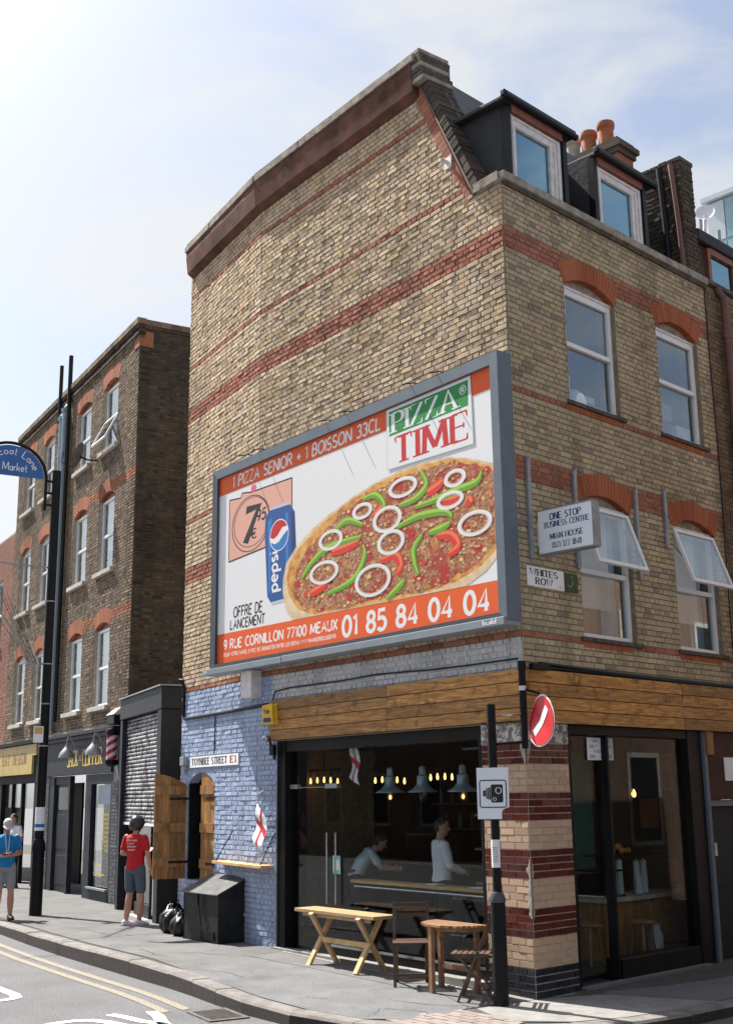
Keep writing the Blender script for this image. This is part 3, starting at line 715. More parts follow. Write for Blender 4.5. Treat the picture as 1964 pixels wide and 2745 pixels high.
# double yellow lines, following the kerb
for off in (.32, .56):
    mb = MB(); prev = None
    for i in range(1, 12):
        v = inset(i, -off); w = inset(i, -off-.11)
        if i == 11: v = Vector((-2.55, -2.33-off)); w = Vector((-2.50, -2.33-off-.11))
        if prev: mb.face([(prev[0].x, prev[0].y, -.107), (v.x, v.y, -.107), (w.x, w.y, -.107), (prev[1].x, prev[1].y, -.107)])
        prev = (v, w)
    o = mb.build('yellow_line', ['yellowline']); o.parent = road
def road_stroke(pts, w0, name='road_letter'):
    mb = MB()
    for k in range(len(pts)-1):
        a, b_ = Vector(pts[k]), Vector(pts[k+1])
        def nr(i):
            t = (Vector(pts[min(i+1, len(pts)-1)])-Vector(pts[max(i-1, 0)])).normalized(); return Vector((-t.y, t.x))*w0/2
        n0, n1_ = nr(k), nr(k+1)
        mb.face([(a.x-n0.x, a.y-n0.y, -.106), (b_.x-n1_.x, b_.y-n1_.y, -.106), (b_.x+n1_.x, b_.y+n1_.y, -.106), (a.x+n0.x, a.y+n0.y, -.106)])
    o = mb.build(name, ['whiteline']); o.parent = road
road_stroke([(-5.9, -3.70), (-5.25, -3.72), (-4.75, -3.74), (-4.53, -3.80), (-4.46, -3.90), (-4.44, -4.05), (-4.5, -4.3), (-4.7, -4.5)], .13)
road_stroke([(-2.62, -4.3), (-2.68, -4.06), (-2.68, -3.90), (-2.60, -3.77), (-2.40, -3.68), (-2.15, -3.64), (-1.8, -3.66), (-1.6, -3.8), (-1.6, -4.3)], .13)
road_stroke([(-2.78, -3.47), (-2.55, -3.42), (-2.2, -3.39), (-1.95, -3.30), (-1.2, -3.27)], .12)
road_stroke([(-2.66, -3.05), (-2.35, -3.13), (-2.05, -3.25), (-1.9, -3.29)], .13)
# gully grating in the gutter
gx = MB(); P0 = Vector((-2.36, -2.80)); ux = Vector((.66, -.10)); uy = Vector((.06, .44))
def gp(s, t, z): q = P0+ux*s+uy*t; return (q.x, q.y, z)
t = thing('drain_grating', (-2.0, -2.6, -.11), 'rusty iron drain grating set in the gutter by the kerb', 'drain')
f_ = MB()
for (s0, s1, t0, t1) in ((0, 1, 0, .1), (0, 1, .9, 1), (0, .08, .1, .9), (.92, 1, .1, .9)):
    f_.hexa([gp(s0, t0, -.11), gp(s1, t0, -.11), gp(s1, t1, -.11), gp(s0, t1, -.11), gp(s0, t0, -.098), gp(s1, t0, -.098), gp(s1, t1, -.098), gp(s0, t1, -.098)])
f_.build('frame', ['iron'], t)
MB().face([gp(.08, .1, -.1085), gp(.92, .1, -.1085), gp(.92, .9, -.1085), gp(.08, .9, -.1085)]).build('pit', ['black'], t)
for k in range(9):
    s0 = .1+k*.092
    MB().hexa([gp(s0, .1, -.108), gp(s0+.035, .1, -.108), gp(s0+.065, .9, -.108), gp(s0+.03, .9, -.108), gp(s0, .1, -.099), gp(s0+.035, .1, -.099), gp(s0+.065, .9, -.099), gp(s0+.03, .9, -.099)]).build('bar', ['iron'], t)

# ------------------------------------------------------------------ the corner building
BLD = thing('corner_building', (-3, 2, 0), 'yellow brick corner building with a pizza billboard on its windowless flank', 'building')
BW = [dict(c=1.69, h=.545, z0=6.80, zs=8.36), dict(c=3.75, h=.53, z0=6.80, zs=8.36), dict(c=1.73, h=.55, z0=3.88, zs=5.52), dict(c=3.81, h=.535, z0=3.88, zs=5.52)]
RISE, ATH = .15, .27
# solid walls
w = MB()
w.prism([Vector((-.002, 0, 2.85)), Vector((-5.478, 0, 2.85)), Vector((-5.478, .35, 2.85)), Vector((-.33, .35, 2.85)), Vector((-.30, .004, 2.85))], (0, 0, 6.55))
w.prism([A1.P(.45, 0, 9.40), A1.P(5.478, 0, 9.40), A1.P(5.478, 0, 11.75), A1.P(1.47, 0, 11.75)], A1.n*-.35)
w.box(A1, 4.97, 5.478, -.35, 0, -.1, 2.85)
aw = dict(c=2.10, h=.55, z0=.83, zs=2.30, rise=.18)
wall_grid(w, A2, 0, 3.0, -.1, 11.75, -.35, 0, [(aw['c']-aw['h'], aw['c']+aw['h'], aw['z0'], aw['zs']+aw['rise'])])
w.box(A2, 2.70, 3.0, -3.5, -.35, -.1, 11.7)                         # return at the back of the flank
wallA = w.build('wall', ['mortar'], BLD)
w = MB()
wall_grid(w, FB, 0.35, 4.64, 2.85, 9.34, -.30, 0, [(b_['c']-b_['h'], b_['c']+b_['h'], b_['z0'], b_['zs']+RISE) for b_ in BW])
w.prism([Vector((0, .0015, 2.85)), FB.P(.35, 0, 2.85), FB.P(.35, -.30, 2.85), Vector((-.28, .0015, 2.85))], (0, 0, 6.49))
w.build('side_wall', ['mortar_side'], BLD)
# painted skins over the mortar of the painted zones
w = MB()
wall_grid(w, A2, 0, 3.0, -.05, 3.785, -.02, .0025, [(aw['c']-aw['h'], aw['c']+aw['h'], aw['z0'], aw['zs']+aw['rise'])])
w.box(A1, 4.97, 5.478, -.02, .0025, -.05, 3.785)
w.build('blue_paint', ['bluepaint'], BLD)
MB().box(A1, .0, 4.97, -.02, .0025, 3.30, 3.75).build('white_paint', ['whitepaint'], BLD)
def bands(base, low):
    def f(z, k):
        if 8.49 < z < 8.775: return 'redbrick'
        if 9.47 < z < 9.54 or 6.68 < z < 6.75: return 'redbrick'
        if 5.615 < z < 5.90: return 'redbrick'
        if 3.78 < z < 3.86: return 'redbrick'
        if z > 10.80 and z < 10.87: return 'redbrick'
        return low if z < 3.78 else base
    return f
def fA1(z, k):
    m_ = bands('stock', 'bluebrick')(z, k)
    if m_ == 'bluebrick': return lambda a: 'whitebrick' if a < 4.97 else 'bluebrick'
    return m_
bk = []
def blockA1(zm, zb, zt):
    r_ = []
    if zm < 2.86: r_.append((0, 4.97))
    elif zm < 3.42: r_.append((0, 4.97))
    return r_
rows(A1, 0, 5.478, 0, 11.26, fA1, blockA1, lambda z: 0 if z < 9.42 else .62+(z-9.42)*.53, out=bk, proud=.017, jit=.006, J=.012)
ab = arch_block(aw['c'], aw['h'], aw['zs'], aw['rise'], .11)
def blockA2(zm, zb, zt):
    r_ = []
    if aw['z0'] < zt-.02 and zm < aw['zs']: r_.append((aw['c']-aw['h'], aw['c']+aw['h']))
    x = ab(zm)
    if x: r_.append(x)
    return r_
rows(A2, 0, 2.99, 0, 11.26, bands('stock', 'bluebrick'), blockA2, out=bk, proud=.017, jit=.006, J=.012)
abs_ = [arch_block(b_['c'], b_['h'], b_['zs'], RISE, ATH) for b_ in BW]
def blockB(zm, zb, zt):
    r_ = []
    for b_, f in zip(BW, abs_):
        if b_['z0']-.07 < zm < b_['zs']: r_.append((b_['c']-b_['h'], b_['c']+b_['h']))
        x = f(zm)
        if x: r_.append(x)
    return r_
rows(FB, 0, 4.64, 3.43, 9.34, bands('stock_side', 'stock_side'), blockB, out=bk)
def hiddenA(b_):
    fr, a0, a1, z0, z1 = b_[:5]
    if fr is A1 and 3.9 < z1 and z0 < 7.3: return True
    if fr is A2 and (3.9 < z1 and z0 < 7.3 and a0 < 1.1): return True
    return False
lay(bk, wallA, ['stock', 'stock_side', 'redbrick', 'bluebrick', 'whitebrick'], hiddenA)
# parapet: red rendered band, coping, slate capping
for fr, a0, a1, nm in ((A1, 1.50, 5.478, 'parapet_band'), (A2, 0, 2.93, 'parapet_band')):
    b_ = MB(); n_ = max(2, int((a1-a0)/.4)); pr = None
    for k in range(n_+1):
        a = a0+(a1-a0)*k/n_; j = random.uniform(-.008, .008)
        sec = [fr.P(a, .012, 11.24+j), fr.P(a, .125+j*.5, 11.32+j), fr.P(a, .155+j*.4, 11.60), fr.P(a, .15, 11.725), fr.P(a, -.05, 11.725)]
        if pr:
            for i in range(len(sec)-1): b_.face([pr[i], sec[i], sec[i+1], pr[i+1]])
        if k in (0, n_): b_.face(sec)
        pr = sec
    b_.build(nm, ['render_red'], BLD)
    c_ = MB(); s_ = a0-(.06 if fr is A1 else 0)
    while s_ < a1+.0:
        e = min(a1+(0.04 if fr is A2 else 0), s_+.46); j = random.uniform(-.01, .012)
        c_.box(fr, s_+.003, e-.003, -.42, .175+j*.5, 11.728, 11.83+j*.6); s_ += .46
    c_.build('coping', ['coping'], BLD)
    c_ = MB(); s_ = a0+(.75 if fr is A1 else 0)
    while s_ < a1:
        e = min(a1+.02, s_+.62); j = random.uniform(0, .012)
        c_.box(fr, s_+.003, e-.003, -.36, .14, 11.845+j, 11.88+j); s_ += .62
    c_.build('slate_capping', ['slate'], BLD)
# apex kneeler and raking parapet of weathered dark bricks
for k in range(7):
    j = random.uniform(-.018, .018)
    MB().box(A1, 1.27+j*.5+(k*.012), 1.50+k*.005, -.40+j, .135+j*.3, 11.40+k*.07, 11.466+k*.07).build('kneeler_brick', ['coping_dark' if k % 3 else 'coping'], BLD, bevel=.010)
rk = (Vector((1.46-.45, 11.55-9.40))); rl = rk.length; ru = rk/rl; rn = Vector((ru.y, -ru.x))*-1
for k in range(44):
    s_ = rl*k/44; a = .43+ru.x*s_; z = 9.37+ru.y*s_; j = random.uniform(-.008, .008)
    bb = MB(); e = rl/44-.005; pts = []
    for (ss, tt) in ((0, -.05), (e, -.05), (e, .085+j), (0, .085+j)):
        pts.append(A1.P(a+ru.x*ss+rn.x*tt*1.0, .035+j, z+ru.y*ss+rn.y*tt))
    bb.rv = random.random(); bb.prism(pts, A1.n*-(.42+j*2))
    bb.build('raking_brick', ['darkbrick'], BLD)
# red brick strip along the rake, with its lead flashing
for k in range(26):
    s_ = rl*k/26; a = .47+ru.x*s_; z = 9.37+ru.y*s_; e = rl/26-.008; bb = MB(); bb.rv = random.random()*.99+.01; pts = []
    for (ss, tt) in ((0, -.20), (e, -.20), (e, -.055), (0, -.055)):
        pts.append(A1.P(a+ru.x*ss+rn.x*tt, .016+random.uniform(-.002, .002), z+ru.y*ss+rn.y*tt))
    bb.prism(pts, A1.n*-.03); bb.build('rake_brick', ['redbrick'], BLD)
MB().bar(A1.P(.46, .03, 9.36), A1.P(1.50, .03, 11.50), .03, .022).build('flashing', ['brownpipe'], BLD)
# parapet stones on the side street front
s_ = -.06
while s_ < 4.6:
    e = min(4.62, s_+.78); j = random.uniform(-.004, .004)
    MB().box(FB, s_+.003, e-.003, -.32, .085+j, 9.345, 9.45+j).build('parapet_stone', ['coping'], BLD, bevel=.008); s_ += .78
MB().box(FB, 0, 4.64, -.05, .045, 9.30, 9.345).build('parapet_string', ['coping_dark'], BLD)
MB().prism([A1.P(.0, .085, 9.352), A1.P(.42, .085, 9.352), A1.P(.42, .085, 9.455), A1.P(0, .085, 9.455)], A1.n*-.30).build('parapet_stone', ['coping'], BLD, bevel=.008)
# fixing plate high on the flank
q = MB(); q.box(A1, .88, 1.02, .010, .03, 9.94, 10.10); q.box(A1, .93, .97, .03, .16, 10.0, 10.04); q.build('wall_plate', ['oldwhite'], BLD)
# mansard, flat roof, party wall
q = MB()
q.face([FB.P(.36, -.30, 9.40), FB.P(4.3, -.30, 9.40), FB.P(4.3, -1.35, 11.6), FB.P(.36, -1.35, 11.6)])
q.face([FB.P(.36, -1.35, 11.6), FB.P(4.3, -1.35, 11.6), Vector((-8.0, 5.2, 11.62)), Vector((-8.0, .7, 11.62)), Vector((-5.5, .36, 11.62)), Vector((-1.5, .36, 11.6))])
q.build('mansard_roof', ['slate'], BLD)
q = MB(); q.box(FB, 4.29, 4.62, -2.6, -.04, 9.30, 11.30); q.build('party_wall', ['mortar_dark'], BLD)
FP = Fr((FB.P(4.29, -.04, 0).x, FB.P(4.29, -.04, 0).y), (-FB.n.x, -FB.n.y), (-FB.u.x, -FB.u.y))   # its side towards the corner
FPF = Fr((FB.P(4.29, -.04, 0).x, FB.P(4.29, -.04, 0).y), (FB.u.x, FB.u.y), (FB.n.x, FB.n.y))
pb = rows(FP, 0, 2.5, 9.45, 11.30, 'darkbrick', proud=.014, jit=.008)
pb += rows(FPF, 0, .33, 9.45, 11.30, 'darkbrick', proud=.014, jit=.008)
mb = MB()
for b_ in pb: add_brick(mb, b_, 0, .006, .006)
o = mb.build('party_brickwork', ['darkbrick'], BLD); o['kind'] = 'stuff'
for k in range(16):
    MB().box(FB, 4.27, 4.64, -.10-k*.155-.145, -.02-k*.155 if k == 0 else -.10-k*.155, 11.302, 11.37+random.uniform(-.012, .015)).build('coping_brick', ['coping_dark'], BLD, bevel=.012)
for (i0, i1, r_, mt) in ((-.335, -.225, .05, 'blackpipe'), (-.14, .005, .04, 'brownpipe')):
    MB().tube([FB.P(4.22, i0-.02, 11.25), FB.P(4.22, (i0+i1)/2-.03, 10.3), FB.P(4.22, i1-.07, 9.46)], r_, 10).build('vent_pipe', [mt], BLD, smooth=True)
# chimney stack with three pots
q = MB(); q.box(FB, 4.68, 5.12, -2.75, -1.35, 9.5, 12.15); q.build('chimney', ['redbrick'], BLD)
q = MB(); q.box(FB, 4.64, 5.16, -2.79, -1.31, 12.152, 12.24); q.box(FB, 4.61, 5.19, -2.82, -1.26, 12.242, 12.33); q.box(FB, 4.66, 5.14, -2.77, -1.33, 12.332, 12.42)
chc = q.build('chimney_cap', ['darkbrick'], BLD)
for (i_, zt, mt, rr) in ((-2.36, 12.86, 'potcream', .125), (-2.03, 12.86, 'terracotta', .125), (-1.69, 12.89, 'terracotta', .13)):
    c_ = FB.P(4.9, i_, 12.36); h = zt-12.36
    MB().lathe(c_, [(rr*1.05, 0), (rr, .06), (rr*.95, h-.12), (rr*1.12, h-.10), (rr*1.18, h-.05), (rr*1.12, h), (rr*.85, h), (rr*.8, h-.2)], 20).build('chimney_pot', [mt], BLD, smooth=True)
# dormers
for (s0, s1, zb, zt, rl_, rr_) in ((.39, 1.40, 9.46, 10.49, .18, 1.64), (2.23, 3.27, 9.46, 10.47, 2.15, 3.54)):
    zr = zt+.10
    dm = MB().box(FB, rl_, rr_, -1.15, -.06, zr+.002, zr+.06).build('dormer', ['lead'], BLD, bevel=.012)
    MB().box(FB, rl_-.02, rr_+.02, -.10, -.03, zr+.03, zr+.115).build('roof_edge', ['lead'], dm, bevel=.012)
    for s_ in (s0-.10, s1+.04):                                      # cheeks, back to the mansard
        back = -.30-(zr-9.40)*.477
        MB().prism([FB.P(s_, -.17, 9.42), FB.P(s_, -.17, zr), FB.P(s_, back-.05, zr), FB.P(s_, -.30, 9.42)], FB.u*.06).build('cheek', ['lead'], dm)
    MB().box(FB, s0-.02, s1+.02, -.20, -.09, zt+.002, zr).build('dormer_fascia', ['brownframe'], dm)
    MB().tube([FB.P(rl_+.0, -.05, zr+.045), FB.P(rr_+.04, -.05, zr+.035)], .045, 10).build('gutter', ['black'], dm, smooth=True)
    MB().box(FB, s0-.115, s0-.035, -.20, -.10, 9.42, zt+.06).build('corner_post', ['black'], dm)
    MB().box(FB, s1+.035, s1+.12, -.20, -.10, 9.42, zt+.06).build('corner_post', ['black'], dm)
    q = MB()
    for (a, b__, e, f) in ((s0-.03, s0+.10, zb, zt), (s1-.21, s1+.03, zb, zt), (s0+.10, s1-.21, zt-.15, zt), (s0+.10, s1-.21, zb, zb+.04)):
        q.box(FB, a, b__, -.21, -.135, e, f)
    q.box(FB, s0+.02, s0+.055, -.135, -.118, zb, zt-.03); q.box(FB, s1-.06, s1-.02, -.135, -.118, zb, zt-.03); q.box(FB, s1-.135, s1-.10, -.135, -.12, zb, zt-.1); q.box(FB, s0+.06, s1-.065, -.135, -.118, zt-.06, zt-.03)
    q.build('window_frame', ['oldwhite'], dm, bevel=.006)
    MB().box(FB, s0+.10, s1-.21, -.185, -.175, zb+.04, zt-.15).build('pane', ['dormerglass'], dm)
    MB().box(FB, s0, s1, -.60, -.55, 9.45, zt).build('blind', ['inside_wall'], dm)
# windows of the side street front
for wi, b_ in enumerate(BW):
    c, h, z0, zs = b_['c'], b_['h'], b_['z0'], b_['zs']; ft = zs-.0
    zf = zs-.02 if wi < 2 else zs
    win = MB()
    D0, D1 = -.13, -.06
    for (a, e, f, g_) in ((c-h, c-h+.055, z0, zf), (c+h-.055, c+h, z0, zf), (c-h+.055, c+h-.055, zf-.06, zf), (c-h+.055, c+h-.055, z0, z0+.06)):
        win.box(FB, a, e, D0, D1, f, g_)
    zm = 7.59 if wi < 2 else 4.70
    win.box(FB, c-h+.055, c+h-.055, D0, D1+.006, zm-.03, zm+.03)
    wo_ = win.build('window', ['upvc'], BLD, bevel=.005)
    # arched infill above the frame and brick arch
    r_ = (h*h+RISE*RISE)/(2*RISE); zc = zs+RISE-r_; am = math.asin(h/r_)
    pl = [FB.P(c-h+.002, -.12, zf+.003), FB.P(c+h-.002, -.12, zf+.003)]+[FB.P(c+r_*math.sin(am-2*am*k/12), -.12, zc+r_*math.cos(am-2*am*k/12)) for k in range(13)]
    MB().prism(pl, FB.n*.035).build('head_infill', ['coping'], wo_)
    q = MB(); q.box(FB, c-h-.01, c+h-.0, -.085, -.045, zf-.005, zf+.03); q.build('drip_moulding', ['oldwhite'], wo_)
    q = MB(); arch_ring(q, FB, c, h, zs, RISE, ATH, -.14, .012, 19); q.build('brick_arch', ['arch_red'], BLD)
    q = MB(); q.box(FB, c-h-.07, c+h+.09, -.12, .045, z0-.055, z0-.003); q.build('sill', ['coping_dark'], wo_, bevel=.006)
    q = MB()
    for k in range(int(2*h/.112)): q.rv = random.random()*.99+.01; q.box(FB, c-h-.03+k*.112, c-h-.03+k*.112+.104, -.02, .014, z0-.128, z0-.058)
    q.build('sill_brick', ['arch_red'], wo_)
    MB().box(FB, c-h+.05, c+h-.05, -.105, -.10, z0+.055, zm-.028).build('pane', ['winglass'], wo_)
    if wi < 2:
        MB().box(FB, c-h+.055, c+h-.055, -.095, -.09, zm+.028, zf-.058).build('pane', ['winglass'], wo_)
        q = MB()
        for (a, e, f, g_) in ((c-h+.055, c-h+.085, zm+.03, zf-.06), (c+h-.085, c+h-.055, zm+.03, zf-.06), (c-h+.085, c+h-.085, zf-.09, zf-.06)): q.box(FB, a, e, -.10, -.055, f, g_)
        q.build('sash', ['upvc'], wo_)
    else:
        # top-hung sash standing open
        ang = R(19); hs = zf-.03-zm; top = zf-.03
        def sp(a, dd, t): return FB.P(a, -.03+math.sin(ang)*t+math.cos(ang)*dd, top-math.cos(ang)*t+math.sin(ang)*dd)
        def sb(m_, a, e, t0, t1, d0, d1): m_.hexa([sp(a, d0, t1), sp(e, d0, t1), sp(e, d1, t1), sp(a, d1, t1), sp(a, d0, t0), sp(e, d0, t0), sp(e, d1, t0), sp(a, d1, t0)])
        q = MB()
        for (a, e, t0, t1) in ((c-h+.03, c-h+.075, 0, hs), (c+h-.075, c+h-.03, 0, hs), (c-h+.075, c+h-.075, 0, .045), (c-h+.075, c+h-.075, hs-.05, hs)): sb(q, a, e, t0, t1, 0, .04)
        so = q.build('open_sash', ['upvc'], wo_, bevel=.004)
        q = MB(); sb(q, c-h+.074, c+h-.074, .044, hs-.049, .017, .022); q.build('pane', ['winglass'], so)
        for s_ in (c-h+.05, c+h-.05): MB().bar(FB.P(s_, -.05, top-.18), sp(s_, .0, .42), .012, .012).build('stay', ['steel'], so)
    # room behind: blind, curtain, things on the ledge
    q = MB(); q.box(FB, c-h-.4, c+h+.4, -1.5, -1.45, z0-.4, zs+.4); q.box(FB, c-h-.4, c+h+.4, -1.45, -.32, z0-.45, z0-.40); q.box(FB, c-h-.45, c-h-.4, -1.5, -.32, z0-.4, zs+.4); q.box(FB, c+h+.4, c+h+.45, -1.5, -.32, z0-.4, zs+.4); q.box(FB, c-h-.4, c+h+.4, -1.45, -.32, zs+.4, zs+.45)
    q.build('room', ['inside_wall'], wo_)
    if wi >= 2:
        MB().box(FB, c-h+.06, c+h-.25, -.20, -.195, zm-.42, zs).build('roller_blind', ['paper'], wo_)
        q = MB(); pr = None
        for k in range(15):
            a = c+h-.34+k*.022; p_ = (FB.P(a, -.28+.02*math.sin(k*1.9), z0), FB.P(a, -.28+.02*math.sin(k*1.9), zs))
            if pr: q.face([pr[0], p_[0], p_[1], pr[1]])
            pr = p_
        q.build('curtain', ['shirt_pale'], wo_)
        q = MB(); q.tube([FB.P(c-.13, -.3, z0), FB.P(c-.08, -.3, z0+.55)], .02); q.tube([FB.P(c-.02, -.3, z0), FB.P(c-.10, -.3, z0+.55)], .02); q.build('tripod', ['black'], wo_)
    elif wi == 0:
        MB().box(FB, c-.0, c+h-.12, -.32, -.16, z0+.01, z0+.14).build('blue_box', ['tee_blue'], wo_)
        MB().box(FB, c-.02, c+.24, -.30, -.18, z0+.142, z0+.24).build('paper_box', ['paper'], wo_)
        MB().box(FB, c-h+.1, c-.30, -.30, -.16, z0+.01, z0+.42).build('white_carton', ['paper'], wo_)
        q = MB(); q.lathe(FB.P(c-.16, -.22, z0), [(.14, 0), (.17, .08), (.13, .2), (.06, .27), (.0, .29)], 12); q.build('bundle', ['shirt_white'], wo_, smooth=True)
    else:
        MB().box(FB, c-h+.1, c-.05, -.30, -.16, z0+.01, z0+.30).build('dark_pile', ['trouser_dark'], wo_)
        MB().box(FB, c-h+.06, c-.02, -.31, -.15, z0+.302, z0+.52).build('folded_cloth', ['inside_pink'], wo_)
        MB().box(FB, c+.10, c+h-.08, -.30, -.16, z0+.01, z0+.28).build('white_carton', ['paper'], wo_)
# arched hatch on the blue flank with two plank shutters
q = MB(); arch_ring(q, A2, aw['c'], aw['h'], aw['zs'], aw['rise'], .11, -.15, .012, 14); q.build('hatch_arch', ['bluebrick'], BLD)
q = MB(); q.box(A2, aw['c']-aw['h']-.02, aw['c']+aw['h']+.02, -.2, .03, aw['z0']-.06, aw['z0']-.003); q.build('hatch_sill', ['bluepaint'], BLD)
hc = MB(); hc.box(A2, 1.0, 2.9, -1.3, -1.25, .1, 2.8); hc.box(A2, 1.0, 2.9, -1.25, -.36, .78, .825); hc.box(A2, 2.655, 2.69, -1.25, -.02, .5, 2.6); hc.box(A2, 1.5, 1.545, -1.25, -.36, .5, 2.6); hc.box(A2, 1.0, 1.04, -1.25, -.36, .1, 2.8); hc.box(A2, 2.622, 2.6495, -.34, -.012, .832, 2.33); hc.build('hatch_recess', ['blackmatt'], BLD)
def shutter(at, us, ns, wdt, hinge_right, name, lab):
    """leaf in plane: at = lower hinge corner, us along the leaf, ns out"""
    root = None; np_ = 4
    r_ = (aw['h']**2+aw['rise']**2)/(2*aw['rise'])
    lf = MB(); first = None
    for k in range(np_):
        a0, a1 = wdt*k/np_+.002, wdt*(k+1)/np_-.002
        def top(a): return aw['zs']-aw['z0']-.02+math.sqrt(r_*r_-(aw['h']-a)**2)-(r_-aw['rise'])
        pl = [at+us*a0, at+us*a1, at+us*a1+Vector((0, 0, top(a1))), at+us*(a0+a1)/2+Vector((0, 0, top((a0+a1)/2))), at+us*a0+Vector((0, 0, top(a0)))]
        o = MB().prism(pl, ns*.028).build('shutter_plank' if first else name, ['shutter_wood'], first or BLD)
        first = first or o
    if lab: first['label'] = lab
    for z in (.18, .72, 1.30):
        b0 = at+us*.01+ns*.030+Vector((0, 0, z)); b1 = at+us*(wdt-.01)+ns*.030+Vector((0, 0, z))
        MB().hexa([b0, b1, b1+ns*.024, b0+ns*.024] + [v+Vector((0, 0, .14)) for v in (b0, b1, b1+ns*.024, b0+ns*.024)]).build('batten', ['shutter_wood'], first)
    for z in (.24, 1.22):
        b0 = at-us*.06+ns*.056+Vector((0, 0, z)); MB().hexa([b0, b0+us*.34, b0+us*.34+ns*.008, b0+ns*.008]+[v+Vector((0, 0, .035)) for v in (b0, b0+us*.34, b0+us*.34+ns*.008, b0+ns*.008)]).build('strap_hinge', ['black'], first)
    return first
shutter(A2.P(1.555, -.03, aw['z0']+.01), A2.u.copy(), A2.n.copy(), .56, True, 'shutter', 'closed right leaf of the plank hatch shutters')
_us = (A2.n*.985+A2.u*.17).normalized(); shutter(A2.P(2.70, .02, aw['z0']+.01), _us, Vector((_us.y, -_us.x, 0))*-1 if Vector((_us.y, -_us.x, 0)).x < 0 else Vector((_us.y, -_us.x, 0)), .52, False, 'shutter', 'left leaf of the plank hatch shutters, swung out from the wall')
# glazed brick pillar at the corner
pil = MB(); pil.prism([Vector((0, 0, 0)), A1.P(.70, 0, 0), A1.P(.70, -.45, 0), FB.P(.75, -.55, 0), FB.P(.75, 0, 0)], (0, 0, 2.85)); pl_o = pil.build('pillar', ['grout'], BLD)
for fr, wd in ((A1, .70), (FB, .745)):
    def gm(z, k):
        if z < .30: return 'glaze_black'
        if z < .60: return 'glaze_cream'
        if z < .90: return 'glaze_brown'
        if z < 1.2: return 'glaze_cream'
        if z < 1.5: return 'glaze_brown'
        if z < 1.8: return 'glaze_cream'
        if z < 2.1: return 'glaze_brown'
        if z < 2.4: return 'glaze_cream'
        return 'glaze_brown'
    gb = rows(fr, .0, wd, 0, 2.63, gm, ch=.075, proud=.010, jit=.0012, bond='running', J=.007, L=.222)
    for i_, b_ in enumerate(gb):
        k = round(b_[3]/.075)
        mb = MB(); add_brick(mb, b_, 0, .003, .001)
        mb.build('glazed_brick', [b_[5]], pl_o)
q = MB(); q.box(A1, .0, .70, .0, .014, 2.632, 2.85); q.box(FB, .0, .745, .0, .014, 2.632, 2.85); q.build('torn_plaster', ['plaster'], pl_o)
# repaired patches of mortar on the pillar arris
def patch(zs_, wa, wb):
    q = MB(); n_ = len(zs_)
    for i in range(n_-1):
        for (fr, ww) in ((A1, wa), (FB, wb)):
            q.hexa([fr.P(0, .010, zs_[i]), fr.P(ww[i], .008, zs_[i]), fr.P(ww[i]*.8, .0135, zs_[i]), fr.P(-.004, .015, zs_[i]), fr.P(0, .010, zs_[i+1]), fr.P(ww[i+1], .008, zs_[i+1]), fr.P(ww[i+1]*.8, .0135, zs_[i+1]), fr.P(-.004, .015, zs_[i+1])])
    q.build('mortar_patch', ['patch'], pl_o)
patch([.80, .84, .88, .93, .99, 1.05, 1.11, 1.17, 1.20, 1.24, 1.27, 1.30, 1.33, 1.37, 1.41], [.01, .05, .035, .06, .045, .06, .035, .05, .02, .03, .06, .07, .035, .015, .0], [.01, .02, .03, .015, .025, .012, .018, .01, .02, .03, .04, .02, .025, .01, .0])
patch([2.40, 2.52, 2.60, 2.64], [.02, .07, .09, .05], [.01, .06, .08, .06])
# wooden fascia boards
for k in range(4):
    z0 = 2.862+k*.141
    for (s0, s1) in ((-.07, 2.35), (2.354, 5.06)):
        MB().box(A1, s0+.0015, s1-.0015, .045, .075, z0+.005, z0+.137).build('fascia_board', ['fascia_wood'], BLD)
    z1 = 2.846+k*.146
    for (s0, s1) in ((-.043, 3.1), (3.104, 5.9)):
        MB().box(FB, s0+.0015, s1-.0015, .045, .075, z1+.005, z1+.142).build('fascia_board', ['fascia_wood'], BLD)
q = MB(); q.box(A1, .0, 5.05, .016, .044, 2.862, 3.42); q.box(FB, .0, 4.7, .016, .044, 2.846, 3.43); q.build('fascia_backing', ['blackmatt'], BLD)
q = MB(); q.tube([FB.P(.25, .05, 3.50), FB.P(1.5, .06, 3.47), FB.P(4.6, .06, 3.46)], .022, 8); q.tube([FB.P(.2, .05, 3.455), FB.P(2.4, .07, 3.45), FB.P(4.6, .06, 3.445)], .016, 6); q.build('bundled_cable', ['black'], BLD, smooth=True)
# shop front to the main street
SF = MB()
SF.box(A1, 4.80, 4.968, -.30, -.02, -.02, 2.85); SF.box(A1, .702, .79, -.30, -.02, -.02, 2.85); SF.box(A1, .79, 4.80, -.30, -.03, 2.70, 2.85)
SF.box(A1, .79, 3.74, -.26, -.06, -.02, .20)
sfo = SF.build('shop_front', ['black'], BLD, bevel=.006)
MB().box(A1, .79, 3.74, -.06, -.04, .205, .235).build('bottom_rail', ['steel'], sfo)
MB().box(A1, .72, 4.96, -.05, .10, .03, .105).build('doorstep', ['palestrip'], sfo)
for (a0, a1) in ((.79, 1.70), (1.704, 2.85), (2.854, 3.74)):
    MB().box(A1, a0, a1, -.12, -.11, .20, 2.70).build('pane', ['shopglass'], sfo)
dr = MB().box(A1, 3.77, 4.79, -.145, -.133, .12, 2.20).build('door', ['shopglass'], sfo)
MB().box(A1, 3.745, 4.80, -.13, -.12, 2.215, 2.70).build('pane', ['shopglass'], sfo)
q = MB(); q.tube([A1.P(3.86, -.06, .72), A1.P(3.86, -.06, 1.62)], .014, 8); q.tube([A1.P(3.66, -.06, .72), A1.P(3.66, -.06, 1.62)], .014, 8); q.build('door_handle', ['steel'], dr, smooth=True)
